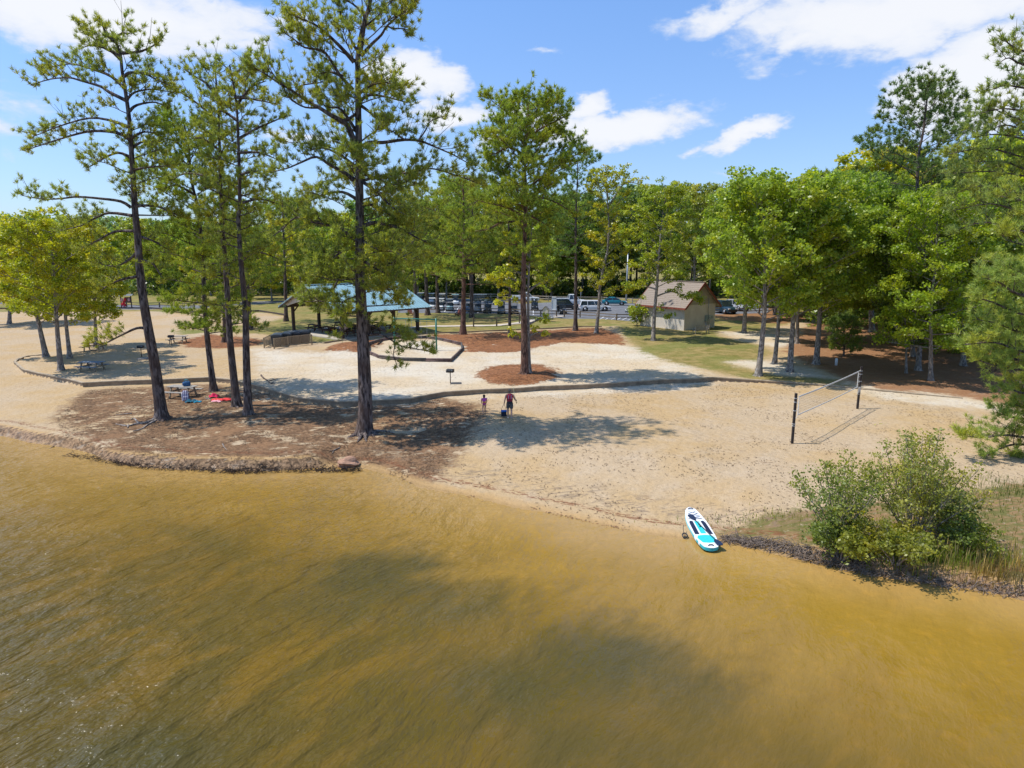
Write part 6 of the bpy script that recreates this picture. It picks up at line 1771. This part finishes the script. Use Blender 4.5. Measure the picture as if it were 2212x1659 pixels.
def person(name, label, loc, rz, H, skin, hairc, hair_len, cloth_fn, pose, sc_head=1.0):
    t = thing(name, label, 'person', loc, rz)
    s = H / 1.70
    P_ = {k: Vector(v) * s for k, v in pose.items()}
    names = ['pelvis', 'waist', 'chest', 'neck', 'headb', 'headm', 'headt']
    pts = [tuple(P_[n_]) for n_ in names]; rad = [(.145 * s, .11 * s), (.125 * s, .095 * s), (.15 * s, .10 * s), .055 * s, .07 * s * sc_head, (.082 * s * sc_head, .095 * s * sc_head), .06 * s * sc_head]
    edges = [(i, i + 1) for i in range(6)]
    for S_ in ('l', 'r'):
        k = len(pts)
        for n_, r_ in (('sh', .066), ('ua', .056), ('el', .046), ('fa', .043), ('wr', .030)):
            pts.append(tuple(P_[S_ + n_])); rad.append(r_ * s)
        edges += [(2, k)] + [(k + i, k + i + 1) for i in range(4)]
        hand(pts, edges, rad, k + 4, P_[S_ + 'hd'], 1 if S_ == 'l' else -1, (0, 1, 0), .7, s)
        k = len(pts)
        for n_, r_ in (('hp', .10), ('th', .088), ('kn', .062), ('ca', .062), ('an', .040), ('he', .036), ('to', .030)):
            pts.append(tuple(P_[S_ + n_])); rad.append(r_ * s)
        edges += [(0, k)] + [(k + i, k + i + 1) for i in range(6)]
    skin_mesh('body', pts, edges, rad, skin, t, 0)
    # face: nose, eyes, mouth, ears on the far side of the head
    hm = P_['headm']; fw = Vector((0, 1, 0)); k = s * sc_head
    mb = MB(); mb.sphere(hm + fw * .098 * k + Vector((0, 0, -.015 * k)), .017 * k, 8, 6)
    for e_ in (-1, 1): mb.sphere(hm + Vector((e_ * .084 * k, -.0, -.01 * k)), .024 * k, 8, 6, None, (.4, .8, 1.2))
    mb.build('face', skin, t)
    mb = MB()
    for e_ in (-1, 1): mb.sphere(hm + Vector((e_ * .032 * k, .088 * k, .018 * k)), .010 * k, 8, 6)
    mb.build('eye', BLACKM, t)
    MB().sphere(hm + Vector((0, .088 * k, -.052 * k)), .022 * k, 8, 5, None, (1, .4, .3)).build('mouth', simple("lips", (.35, .12, .1), .6), t)
    bm = bmesh.new(); bmesh.ops.create_uvsphere(bm, u_segments=18, v_segments=12, radius=1)
    for v in bm.verts:
        p = v.co.copy(); p.x *= .098; p.y *= .112; p.z *= .112
        if p.y > .02 and p.z < .045: p.y = .02 + (p.y - .02) * .1; 
        if p.z < -.02 and p.y < .03: p.z *= 1 + hair_len; p.x *= .85
        p *= 1 + .04 * math.sin(30 * p.x) * math.cos(25 * p.z)
        v.co = p * k + hm + Vector((0, -.012, .018)) * k
    me = bpy.data.meshes.new('hair'); bm.to_mesh(me); bm.free(); me.polygons.foreach_set("use_smooth", [True] * len(me.polygons)); me.materials.append(hairc); link('hair', me, t)
    cloth_fn(t, P_, s)
    return t
SKIN1 = simple("adult_skin", (.52, .29, .20), .55, var=.08); SKIN2 = simple("child_skin", (.50, .28, .19), .55, var=.08)  # plain skin tones of the adult and the child
HAIR1 = simple("grey_brown_hair", (.20, .15, .11), .7, var=.35, scale=40); HAIR2 = simple("dark_brown_hair", (.06, .032, .022), .6, var=.3, scale=40)
def shell(parent, name, mat, rings, n=20):
    """garment as a lofted closed tube: rings = (centre, rx, ry)"""
    mb = MB(); vs = []; fs = []
    for c_, rx, ry in rings:
        for k in range(n):
            a_ = 2 * PI * k / n; q = 1 + .015 * math.sin(5 * a_ + c_[2] * 30)
            vs.append((c_[0] + rx * math.cos(a_) * q, c_[1] + ry * math.sin(a_) * q, c_[2]))
    for i in range(len(rings) - 1):
        for k in range(n): fs.append((i * n + k, i * n + (k + 1) % n, (i + 1) * n + (k + 1) % n, (i + 1) * n + k))
    mb.add(vs, fs, None, True); return mb.build(name, mat, parent)
pose = dict(pelvis=(0, 0, .93), waist=(0, .0, 1.08), chest=(0, .0, 1.30), neck=(0, .01, 1.45), headb=(0, .02, 1.52), headm=(0, .02, 1.60), headt=(0, .01, 1.665),
            lsh=(-.19, 0, 1.39), lua=(-.245, -.01, 1.24), lel=(-.28, -.01, 1.10), lfa=(-.30, .03, .98), lwr=(-.32, .05, .87), lhd=(-.12, .05, -1),
            rsh=(.19, 0, 1.39), rua=(.245, .02, 1.25), rel=(.30, .06, 1.12), rfa=(.345, .13, 1.04), rwr=(.375, .20, .98), rhd=(.3, .8, -.6),
            lhp=(-.09, 0, .86), lth=(-.10, .03, .70), lkn=(-.105, .05, .50), lca=(-.10, -.0, .34), lan=(-.10, -.05, .09), lhe=(-.10, -.08, .035), lto=(-.105, .09, .028),
            rhp=(.09, 0, .86), rth=(.10, -.05, .70), rkn=(.10, -.06, .50), rca=(.095, -.16, .34), ran=(.09, -.26, .14), rhe=(.09, -.28, .08), rto=(.09, -.16, .025))
RED = simple("vest_red", (.58, .025, .06), .6, var=.12); GREYS = simple("vest_grey", (.42, .32, .38), .7); DARKC = simple("dark_shorts", (.035, .035, .042), .85, var=.3, scale=9); PAT = simple("patterned_shorts", (.11, .10, .095), .85, var=.7, scale=45)
def adult_clothes(t, P_, s):
    v = shell(t, 'life_vest', RED, [((0, 0, 1.02 * s), .178 * s, .145 * s), ((0, 0, 1.10 * s), .185 * s, .150 * s), ((0, 0, 1.25 * s), .195 * s, .155 * s), ((0, 0, 1.38 * s), .185 * s, .145 * s), ((0, .005, 1.445 * s), .13 * s, .11 * s), ((0, .005, 1.455 * s), .07 * s, .075 * s)])
    mb = MB()
    for e_ in (-1, 1): mb.beam((e_ * .085 * s, -.158 * s, 1.17 * s), (e_ * .075 * s, -.150 * s, 1.40 * s), .045 * s, .012 * s)
    mb.build('reflective_strip', GREYS, v)
    for z in (1.075, 1.13): shell(v, 'buckle_strap', BLACKM, [((0, 0, (z - .014) * s), .189 * s, .156 * s), ((0, 0, (z + .014) * s), .191 * s, .158 * s)])
    shell(t, 'shorts', DARKC, [((0, 0, 1.03 * s), .155 * s, .12 * s), ((0, 0, .94 * s), .180 * s, .14 * s), ((0, 0, .84 * s), .195 * s, .145 * s)])
    shell(t, 'shorts_leg', PAT, [((-.09 * s, 0, .88 * s), .107 * s, .115 * s), ((-.10 * s, .03 * s, .72 * s), .108 * s, .108 * s), ((-.104 * s, .045 * s, .57 * s), .098 * s, .10 * s)])
    shell(t, 'shorts_leg', PAT, [((.09 * s, -.01 * s, .88 * s), .107 * s, .115 * s), ((.10 * s, -.05 * s, .72 * s), .108 * s, .108 * s), ((.10 * s, -.055 * s, .57 * s), .098 * s, .10 * s)])
    for S_ in ('l', 'r'):
        a_, b_ = P_[S_ + 'he'], P_[S_ + 'to']; MB().tube([a_ - Vector((0, .02, .012)) * s, b_ + Vector((0, .04, -.008)) * s], .042 * s, 8).build('shoe', simple("pale_shoe", (.55, .53, .50), .7), t)
pl = G(1101, 902)
person('person', 'adult in red life vest and dark shorts, back to us, carrying a blue cooler', pl, .08, 1.70, SKIN1, HAIR1, .15, adult_clothes, pose)
pk = dict(pose); pk.update(lua=(-.23, .02, 1.25), lel=(-.24, .03, 1.12), lfa=(-.23, .1, 1.03), lwr=(-.21, .15, .96), lhd=(.2, .6, -.6), rua=(.23, .02, 1.25), rel=(.25, .02, 1.10), rfa=(.24, .08, 1.0), rwr=(.22, .12, .92), rhd=(0, .4, -1),
                           lkn=(-.13, .0, .50), lca=(-.15, -.1, .32), lan=(-.17, -.18, .12), lhe=(-.17, -.21, .06), lto=(-.18, -.08, .02), rkn=(.10, .08, .50), rca=(.10, .06, .3), ran=(.10, .05, .09), rhe=(.10, .02, .035), rto=(.10, .18, .028))
m, nt, out = new_mat("pink_orange_suit"); T = NT(nt); tc = T.n('ShaderNodeTexCoord'); sp = T.n('ShaderNodeSeparateXYZ'); nt.links.new(tc.outputs['Object'], sp.inputs[0])
z = sp.outputs[2]; c = T.mix(T.rng(z, .66, .72), (.62, .06, .30), (.75, .30, .05)); c = T.mix(T.rng(z, .76, .82), c, (.62, .10, .42)); b = T.bsdf(c, .7); nt.links.new(b.outputs[0], out.inputs[0]); SUIT = m
def kid_clothes(t, P_, s):
    shell(t, 'swimsuit', SUIT, [((0, 0, .83 * s), .10 * s, .10 * s), ((0, 0, .90 * s), .165 * s, .135 * s), ((0, 0, 1.08 * s), .150 * s, .118 * s), ((0, 0, 1.30 * s), .175 * s, .128 * s), ((0, 0, 1.40 * s), .165 * s, .11 * s), ((0, 0, 1.45 * s), .07 * s, .07 * s)])
    for e_ in (-1, 1):
        S_ = 'l' if e_ < 0 else 'r'; a_, b_ = P_[S_ + 'sh'], P_[S_ + 'ua']
        MB().tube([a_ + (a_ - b_) * .2, a_, b_], [.055 * s, .075 * s, .062 * s], 10).build('sleeve', SUIT, t)
person('person', 'small child in pink and orange swimsuit walking beside the adult', G(1046, 894), .35, 1.17, SKIN2, HAIR2, .9, kid_clothes, pk, 1.22)
# cooler bag and rod in the adult's hands
lx = np.array([-.36, .03]); c_, s_ = math.cos(.08), math.sin(.08)
cw = np.array([pl[0] + (-.345) * c_ - .05 * s_, pl[1] + (-.345) * s_ + .05 * c_, 0]); gz = hz(cw[0], cw[1])
t = thing('cooler_bag', 'blue and black soft cooler hanging from the adult\'s left hand', 'cooler', (cw[0], cw[1], gz + .06), .1)
mb = MB(); mb.box((0, 0, .15), (.32, .24, .28)); mb.build('body', simple("cooler_black", (.015, .02, .035), .7), t, .03)
mb = MB(); mb.box((0, 0, .33), (.34, .26, .09)); mb.build('lid', simple("cooler_blue", (.02, .12, .42), .6), t, .03)
mb = MB()
for e_ in (-1, 1): mb.tube([(e_ * .15, 0, .34), (e_ * .10, 0, .56), (0, 0, .735)], .012, 6)
mb.build('strap', BLACKM, t)
rw = np.array([pl[0] + .40 * c_ - .26 * s_, pl[1] + .40 * s_ + .26 * c_, pl[2] + .93])
t = thing('fishing_rod', 'thin pale fishing rod held in the adult\'s right hand', 'fishing rod', rw)
mb = MB(); mb.tube([(.05, .02, -.12), (0, 0, 0), (-.10, .12, .45), (-.21, .22, .95)], [.013, .012, .008, .004], 6); mb.build('blank', simple("rod_pale", (.55, .60, .40), .5), t)
mb = MB(); mb.tube([(.04, .02, -.14), (0, 0, 0), (-.02, .02, .1)], .017, 8); mb.cyl((.03, .0, .06), .035, .04, 10, 'x'); mb.build('reel_grip', BLACKM, t)

# ---------------------------------------------------------------- things round the near table
g_ = G(402, 866)
t = thing('backpack', 'upright backpack with white and purple stripes leaning on the table bench', 'backpack', g_, .25)
m, nt, out = new_mat("striped_cloth"); T = NT(nt); tc = T.n('ShaderNodeTexCoord'); sp = T.n('ShaderNodeSeparateXYZ'); nt.links.new(tc.outputs['Object'], sp.inputs[0])
f = T.math('GREATER_THAN', T.math('FRACT', T.math('MULTIPLY', sp.outputs[0], 8.5)), .62); b = T.bsdf(T.mix(f, (.62, .60, .66), (.07, .03, .14)), .85); nt.links.new(b.outputs[0], out.inputs[0])
mb = MB(); mb.add([(-.22, -.16, 0), (.22, -.16, 0), (.22, .14, 0), (-.22, .14, 0), (-.24, -.12, .5), (.2, -.12, .5), (.2, .14, .52), (-.24, .14, .52), (-.16, -.06, .72), (.10, -.06, .72), (.10, .10, .70), (-.16, .10, .70)],
                  [(0, 3, 2, 1), (0, 1, 5, 4), (1, 2, 6, 5), (2, 3, 7, 6), (3, 0, 4, 7), (4, 5, 9, 8), (5, 6, 10, 9), (6, 7, 11, 10), (7, 4, 8, 11), (8, 9, 10, 11)]); mb.build('bag_body', m, t, .05)
mb = MB(); mb.tube([(-.12, .0, .72), (-.08, 0, .79), (0, 0, .79), (.04, 0, .72)], .015, 6); mb.build('handle', simple("purple_web", (.08, .04, .14), .8), t)
mb = MB(); mb.box((0, -.19, .2), (.32, .07, .28)); mb.build('front_pocket', m, t, .03)
def heap(name, label, cat, loc, sx_, sy_, sz_, mat, rz=0, seed=1):
    n, m_ = 18, 14; R = np.random.default_rng(seed); mb = MB(); vs = []; fs = []
    for j in range(m_):
        for i in range(n):
            x = (i / (n - 1) - .5) * 2; y = (j / (m_ - 1) - .5) * 2
            e_ = max(0, 1 - (abs(x) ** 2.6 + abs(y) ** 2.6) * .55)
            z = e_ * (.35 + .65 * abs(math.sin(3.1 * x + seed) * math.cos(2.7 * y + seed * 2))) * sz_ + .02
            wx_ = 1 + .12 * math.sin(4 * y + seed); vs.append((x * sx_ / 2 * wx_, y * sy_ / 2 * (1 + .15 * math.sin(5 * x + seed)), z + .02 * math.sin(17 * x + 9 * y)))
    for j in range(m_ - 1):
        for i in range(n - 1): fs.append((j * n + i, j * n + i + 1, (j + 1) * n + i + 1, (j + 1) * n + i))
    mb.add(vs, fs, None, True); o = mb.build(name, mat, None, 0, loc=loc, rz=rz); return tag(o, label, cat)
heap('towel', 'dark teal towel heaped at the foot of the striped backpack', 'towel', G(414, 869), .75, .5, .22, cloth("teal_towel", (.012, .09, .14)), .1, 3)
heap('towel', 'small bright blue cloth at the right end of the teal heap', 'cloth', G(427, 869), .45, .3, .14, cloth("blue_cloth", (.02, .22, .34)), .3, 5)
heap('towel', 'bright red towel spread flat on the needle litter', 'towel', G(482, 864), 1.45, .6, .09, cloth("red_towel", (.72, .05, .05)), .1, 7)
heap('towel', 'crimson bundled towel at the left end of the flat red one', 'towel', G(463, 858), .62, .48, .30, cloth("crimson_towel", (.62, .02, .09)), .0, 2)
heap('towel', 'pale pink cloth draped in front of the crimson bundle', 'cloth', G(468, 868), .6, .32, .12, cloth("pink_cloth", (.72, .35, .38)), -.1, 4)
for i, (u, v) in enumerate([(446, 861), (451, 861.5)]):
    p = G(u, v); t = thing('sandal', ('left' if i == 0 else 'right') + ' one of two grey sandals between backpack and red towel', 'sandal', p, .6 - .4 * i)
    MB().box((0, 0, .025), (.10, .26, .03)).build('sole', simple("grey_sole", (.28, .28, .27), .8), t, .012); MB().tube([(-.05, .04, .03), (0, .04, .075), (.05, .04, .03)], .014, 6).build('strap', BLACKM, t)
tp = ptab.location; c_, s_ = math.cos(-.18), math.sin(-.18); bx_, by_ = .32, .02
blob_bag('tote_bag', 'blue patterned tote bag standing on the near picnic table', 'bag', (tp[0] + bx_ * c_ - by_ * s_, tp[1] + bx_ * s_ + by_ * c_, tp[2] + .76), (.52, .34, .34), cloth("blue_pattern", (.04, .12, .26), .8), .1, simple("teal_handle", (.05, .35, .4), .7))

# ---------------------------------------------------------------- roots, sticks, rock, dead wood
def stick(name, label, cat, px, rad, mat=M_DEADWOOD, forks=(), lift=.03, grp=None):
    pts = [G(*p) + [0, 0, lift] for p in px]; o0 = pts[0].copy()
    mb = MB(); pth = smooth_path([p - o0 for p in pts], 4); k = len(pth)
    mb.tube(pth, [rad * (1 - .75 * i / (k - 1)) for i in range(k)], 7)
    for fpx in forks:
        fp = smooth_path([G(*p) + [0, 0, lift] - o0 for p in fpx], 3); k = len(fp); mb.tube(fp, [rad * .6 * (1 - .7 * i / (k - 1)) for i in range(k)], 6)
    o = mb.build(name, mat, None, 0, loc=o0); return tag(o, label, cat, grp)
stick('surface_root', 'long grey root running left from the leaning pine foot', 'root', [(338, 905), (318, 914), (292, 917), (277, 921), (250, 917)], .12, M_DEADWOOD, [[(300, 915), (290, 905), (283, 907)], [(277, 920), (276, 925)]])
stick('surface_root', 'thinner root below the long one by the leaning pine', 'root', [(337, 909), (320, 918), (305, 928), (287, 932)], .08)
stick('fallen_branch', 'short straight stick lying left above the pine roots', 'branch', [(285, 894), (268, 895), (250, 897)], .05)
stick('fallen_branch', 'dark branch half in the water below the left bank', 'branch', [(117, 966), (108, 970), (95, 978)], .05, M_PINEBARK)
stick('fallen_branch', 'pale forked stick on the litter above the middle bank', 'branch', [(481, 960), (484, 966), (491, 974)], .04, M_DEADWOOD, [[(484, 966), (478, 968)]])
stick('fallen_branch', 'pale crooked stick left of the big pine on the litter', 'branch', [(734, 968), (722, 973), (710, 976)], .035, M_DEADWOOD, [[(722, 973), (716, 982)]])
stick('fallen_branch', 'curled dark branch on the white sand right of the pair of pines', 'branch', [(564, 811), (570, 818), (580, 824), (584, 829), (594, 830)], .07, M_PINEBARK, [[(580, 824), (600, 818)], [(584, 829), (592, 826)]])
stick('surface_root', 'grey root reaching right from the big pine foot', 'root', [(800, 931), (830, 932), (852, 936)], .09)
bm = bmesh.new(); bmesh.ops.create_icosphere(bm, subdivisions=3, radius=1)
for v in bm.verts:
    p = v.co; n_ = .22 * math.sin(3.1 * p.x + 1) * math.cos(2.3 * p.y) + .12 * math.sin(7 * p.z + 2 * p.x); p *= 1 + n_; p.x *= .62; p.y *= .36; p.z = max(p.z, -.5) * .30
me = bpy.data.meshes.new('bank_rock'); bm.to_mesh(me); bm.free(); me.materials.append(simple("orange_rock", (.40, .23, .15), .9, var=.35, scale=5, bump=.6))
o = link('bank_rock', me, None, G(752, 1006) + [0, 0, .12]); tag(o, 'flat orange-brown rock at the water edge below the big pine', 'rock')
# tangle of fine roots in the cut bank
rg = np.random.default_rng(31)
def tangle(name, label, ranges, n, L, rad, col):
    mb = MB(); pl_ = []
    for _ in range(n):
        (u0, v0), (u1, v1) = ranges[rg.integers(len(ranges))]; f = rg.random()
        p = at_z(u0 + (u1 - u0) * f, v0 + (v1 - v0) * f + rg.uniform(-9, 3) if L > .44 and n > 900 else v0 + (v1 - v0) * f + rg.uniform(-4, 3), .25); pl_.append(p); continue
    pl_ = np.array(pl_); zz_ = base_h(pl_[:, 0], pl_[:, 1])
    for p, z_0 in zip(pl_, zz_):
        p[2] = max(z_0, .0) + rg.uniform(.0, .16)
        d = rg.normal(size=3) * [1, .5, .35]; d[2] -= .15; d = unit(d) * L * rg.uniform(.4, 1.2)
        mb.tube([p, p + d * .5 + rg.normal(size=3) * .06, p + d + rg.normal(size=3) * .08], [rad, rad * .7, rad * .3], 4, None, False)
    o = mb.build(name, col, None); tag(o, label, kind='stuff')
tangle('root_tangle', 'tangle of dark fine roots hanging from the cut bank below the big pine', [((560, 1008), (700, 1008)), ((690, 1008), (775, 1006)), ((480, 1010), (570, 1010)), ((300, 1001), (480, 1009)), ((150, 975), (300, 1000))], 800, .45, .013, simple("dark_root", (.045, .03, .022), .9))
tangle('root_tangle', 'grey-purple mat of dead roots along the right-hand bank under the shrubs', [((1560, 1155), (1650, 1172)), ((1640, 1170), (1750, 1196)), ((1740, 1196), (1880, 1226)), ((1880, 1228), (2212, 1276))], 1100, .45, .013, simple("grey_root", (.22, .17, .135), .9, var=.5))

# litter: sticks and curled needles scattered for real on the ground (stuff)
def scatter_litter(name, label, zone_px, n, L, wd, col, zc=.7):
    P_ = gp(zone_px, zc); xs = [p[0] for p in P_]; ys = [p[1] for p in P_]
    x = rg.uniform(min(xs), max(xs), n * 3); y = rg.uniform(min(ys), max(ys), n * 3); k = inside(x, y, P_); x, y = x[k][:n], y[k][:n]
    dn = vnoise(x * .5 + 3, y * .5) + vnoise(x * 1.7, y * 1.7) * .6; k = dn > -.02; x, y = x[k], y[k]
    z = base_h(x, y) + .012 + rg.random(len(x)) * .02; a_ = rg.uniform(0, PI, len(x)); ln = L * (.4 + rg.random(len(x))); 
    d = np.stack([np.cos(a_), np.sin(a_), rg.uniform(-.05, .15, len(x))], 1) * ln[:, None] / 2; w_ = np.stack([-np.sin(a_), np.cos(a_), np.zeros(len(x))], 1) * wd / 2
    c_ = np.stack([x, y, z], 1); bend = np.stack([-np.sin(a_), np.cos(a_), np.zeros(len(x))], 1) * (rg.normal(size=len(x)) * .2 * ln)[:, None]
    q = np.stack([c_ - d, c_ + bend - w_, c_ + d, c_ + bend + w_], 1).reshape(-1, 3)
    o = link(name, mesh_np(name, q, np.arange(len(q)), 4, col)); tag(o, label, kind='stuff')
scatter_litter('straw_litter', 'fallen needles and twigs strewn over the shaded bank', [(190, 845), (330, 838), (545, 847), (733, 881), (884, 878), (962, 860), (1060, 890), (1010, 950), (930, 1020), (780, 1012), (500, 1014), (300, 1004), (150, 975), (120, 900)], 15000, .22, .035, simple("dead_needles", (.13, .075, .04), .9, var=.5), .6)
scatter_litter('straw_litter', 'dark bits of bark and leaf scattered on the open sand court', [(960, 870), (1474, 832), (1560, 830), (1856, 850), (2120, 880), (2212, 1000), (2212, 1060), (1900, 1080), (1560, 1120), (1480, 1150), (1166, 1095), (900, 1030)], 8500, .15, .038, simple("sand_bits", (.15, .09, .05), .9, var=.5), .6)
scatter_litter('straw_litter', 'bits of bark and twig scattered on the white terrace sand', [(200, 790), (560, 760), (800, 735), (1200, 742), (1480, 770), (1500, 825), (1166, 840), (962, 858), (733, 872), (560, 840), (180, 828)], 5200, .16, .035, simple("terrace_bits", (.17, .11, .065), .9, var=.5), 1.0)
scatter_litter('pine_straw', 'red-brown pine straw heaped on the mulch beds', [(930, 722), (1102, 715), (1254, 708), (1300, 708), (1350, 745), (1217, 737), (1127, 756), (1002, 758), (943, 732)], 9000, .3, .03, simple("straw_red", (.36, .16, .07), .9, var=.5), 1.0)
scatter_litter('pine_straw', 'red-brown pine straw ring round the double-stemmed pine', [(1028, 806), (1045, 794), (1130, 783), (1210, 800), (1195, 818), (1095, 830)], 5000, .25, .03, simple("straw_red2", (.38, .17, .08), .9, var=.5), 1.0)

bank = [(0, 938), (90, 958), (200, 984), (300, 1000), (420, 1008), (560, 1012), (700, 1010), (780, 1010), (850, 1026), (860, 1040), (780, 1018), (560, 1020), (400, 1019), (280, 1010), (200, 997), (90, 969), (0, 950)]
scatter_litter('bank_debris', 'dark twigs and bark caught along the foot of the left bank', bank, 4200, .22, .04, simple("bank_twigs", (.06, .038, .026), .9, var=.5), .15)
scatter_litter('bank_debris', 'pale clay crumbs along the foot of the left bank', bank, 2200, .12, .09, simple("bank_clay", (.42, .34, .27), .9, var=.4), .15)
strand_px = [(900, 1035), (1000, 1055), (1166, 1092), (1296, 1122), (1470, 1152), (1470, 1160), (1296, 1131), (1166, 1101), (1000, 1066), (900, 1046)]
scatter_litter('strand_line', 'thin line of reddish leaf scraps along the sandy waterline', strand_px, 2600, .10, .04, simple("strand_scraps", (.20, .07, .035), .9, var=.5), .2)
# ---------------------------------------------------------------- shrubs and reeds at the right bank
def shrub(name, label, foot_px, stems, Hs_, R_, col, seed, size=.07, nn=26, rad=.20, spray=.5, bark=M_GREYBARK, upright=1.0):
    base = G(*foot_px); T_ = Tree(seed); R = T_.r
    for i in range(stems):
        a_ = i * 2.399 + R.uniform(-.4, .4); q = math.sqrt((i + .5) / stems); out_ = q * R_ * R.uniform(.75, 1.1)
        h_ = Hs_ * (1 - .45 * q ** 2) * R.uniform(.75, 1.08) * upright
        p0 = base + np.array([math.cos(a_), math.sin(a_), 0]) * .2 * q - [0, 0, .06]
        path = T_.limb([p0, p0 + np.array([math.cos(a_) * out_ * .3, math.sin(a_) * out_ * .3, h_ * .4]), p0 + np.array([math.cos(a_) * out_ * .7, math.sin(a_) * out_ * .7, h_ * .75]),
                        p0 + np.array([math.cos(a_) * out_, math.sin(a_) * out_, h_])], .035, .006, 5, 3)
        T_.twigs(path, start=.38, step=.19, sub=spray, tips=3, r=.007, rise=.35, flat=.3)
    return finish_tree(name, label, T_, T_.broad(nn, rad, size, .3), col, base, bark, M_LEAF, None, 'shrub', ('stems', 'leaves'))
shrub('shrub', 'tallest shrub at the right bank, olive leaves over bare white lower stems', (1970, 1170), 30, 4.1, 1.8, (0.29, 0.305, 0.07), 81, .07, 6, .20, .5)
shrub('shrub', 'open green shrub left of the tallest one, reaching over the pale bank', (1805, 1172), 17, 3.2, 1.6, (0.20, 0.25, 0.065), 82, .08, 6, .24, .55)
shrub('shrub', 'low bushy shrub hanging over the water below the open green shrub', (1815, 1205), 16, 1.35, 1.15, (0.18, 0.225, 0.05), 83, .085, 12, .2, .35)
shrub('shrub', 'low yellow-green shrub at the water edge below the tallest shrub', (1935, 1212), 18, 1.25, 1.35, (0.24, 0.255, 0.045), 84, .08, 12, .2, .35)
shrub('shrub', 'dark leafy shrub tucked behind the tallest shrub on its right', (2035, 1150), 10, 2.0, 1.1, (0.13, 0.165, 0.045), 85, .08, 10, .2, .4)
shrub('shrub', 'small green shrub at the right end of the bank thicket', (2085, 1195), 12, 1.2, .8, (0.16, 0.21, 0.045), 86, .08, 11, .2, .3)
def reeds(label, px0, n, L, col, spread=(1.5, .6), name='grass_clump', lean=.35, w_=.018, seed=5):
    rg2 = np.random.default_rng(seed); c_ = G(*px0)
    x = c_[0] + rg2.normal(size=n) * spread[0] / 2; y = c_[1] + rg2.normal(size=n) * spread[1] / 2; z = base_h(x, y)
    k = z > .02; x, y, z = x[k], y[k], z[k]; n = len(x)
    a_ = rg2.uniform(0, 2 * PI, n); ln = L * (.45 + .8 * rg2.random(n)); lx_ = lean * (.3 + rg2.random(n)) * ln
    b0 = np.stack([x, y, z], 1); m1 = b0 + np.stack([np.cos(a_) * lx_ * .3, np.sin(a_) * lx_ * .3, ln * .6], 1); e1 = b0 + np.stack([np.cos(a_) * lx_, np.sin(a_) * lx_, ln * .92], 1)
    wv = np.stack([-np.sin(a_), np.cos(a_), np.zeros(n)], 1) * w_ / 2
    q = np.stack([b0 - wv, m1 - wv, e1, m1 + wv, b0 + wv], 1).reshape(-1, 3)
    o = link(name, mesh_np(name, q, np.arange(len(q)), 5, M_LEAF)); o.color = (*col, 1); return tag(o, label, kind='stuff')
reeds('fresh green bank grass under the tallest shrub', (2010, 1210), 900, .55, (.17, .24, .03), (2.6, .8), seed=5)
reeds('tall straw-coloured grass stalks at the right end of the bank', (2085, 1215), 300, .75, (.42, .34, .17), (2.6, 1.0), seed=6, w_=.02)
reeds('dry grass along the far right of the bank', (2170, 1250), 900, .40, (.24, .19, .09), (2.6, .8), seed=7)
reeds('sparse green tufts on the pale bank left of the shrubs', (1640, 1118), 260, .16, (.20, .26, .03), (3.6, .6), seed=8)
reeds('sparse green tufts on the brown yard behind the shrubs', (2090, 1110), 1500, .14, (.16, .19, .035), (6.0, 3.0), seed=9)
reeds('low weeds at the foot of the near right pine', (2200, 1060), 500, .3, (.14, .17, .035), (3.0, 2.0), seed=10)
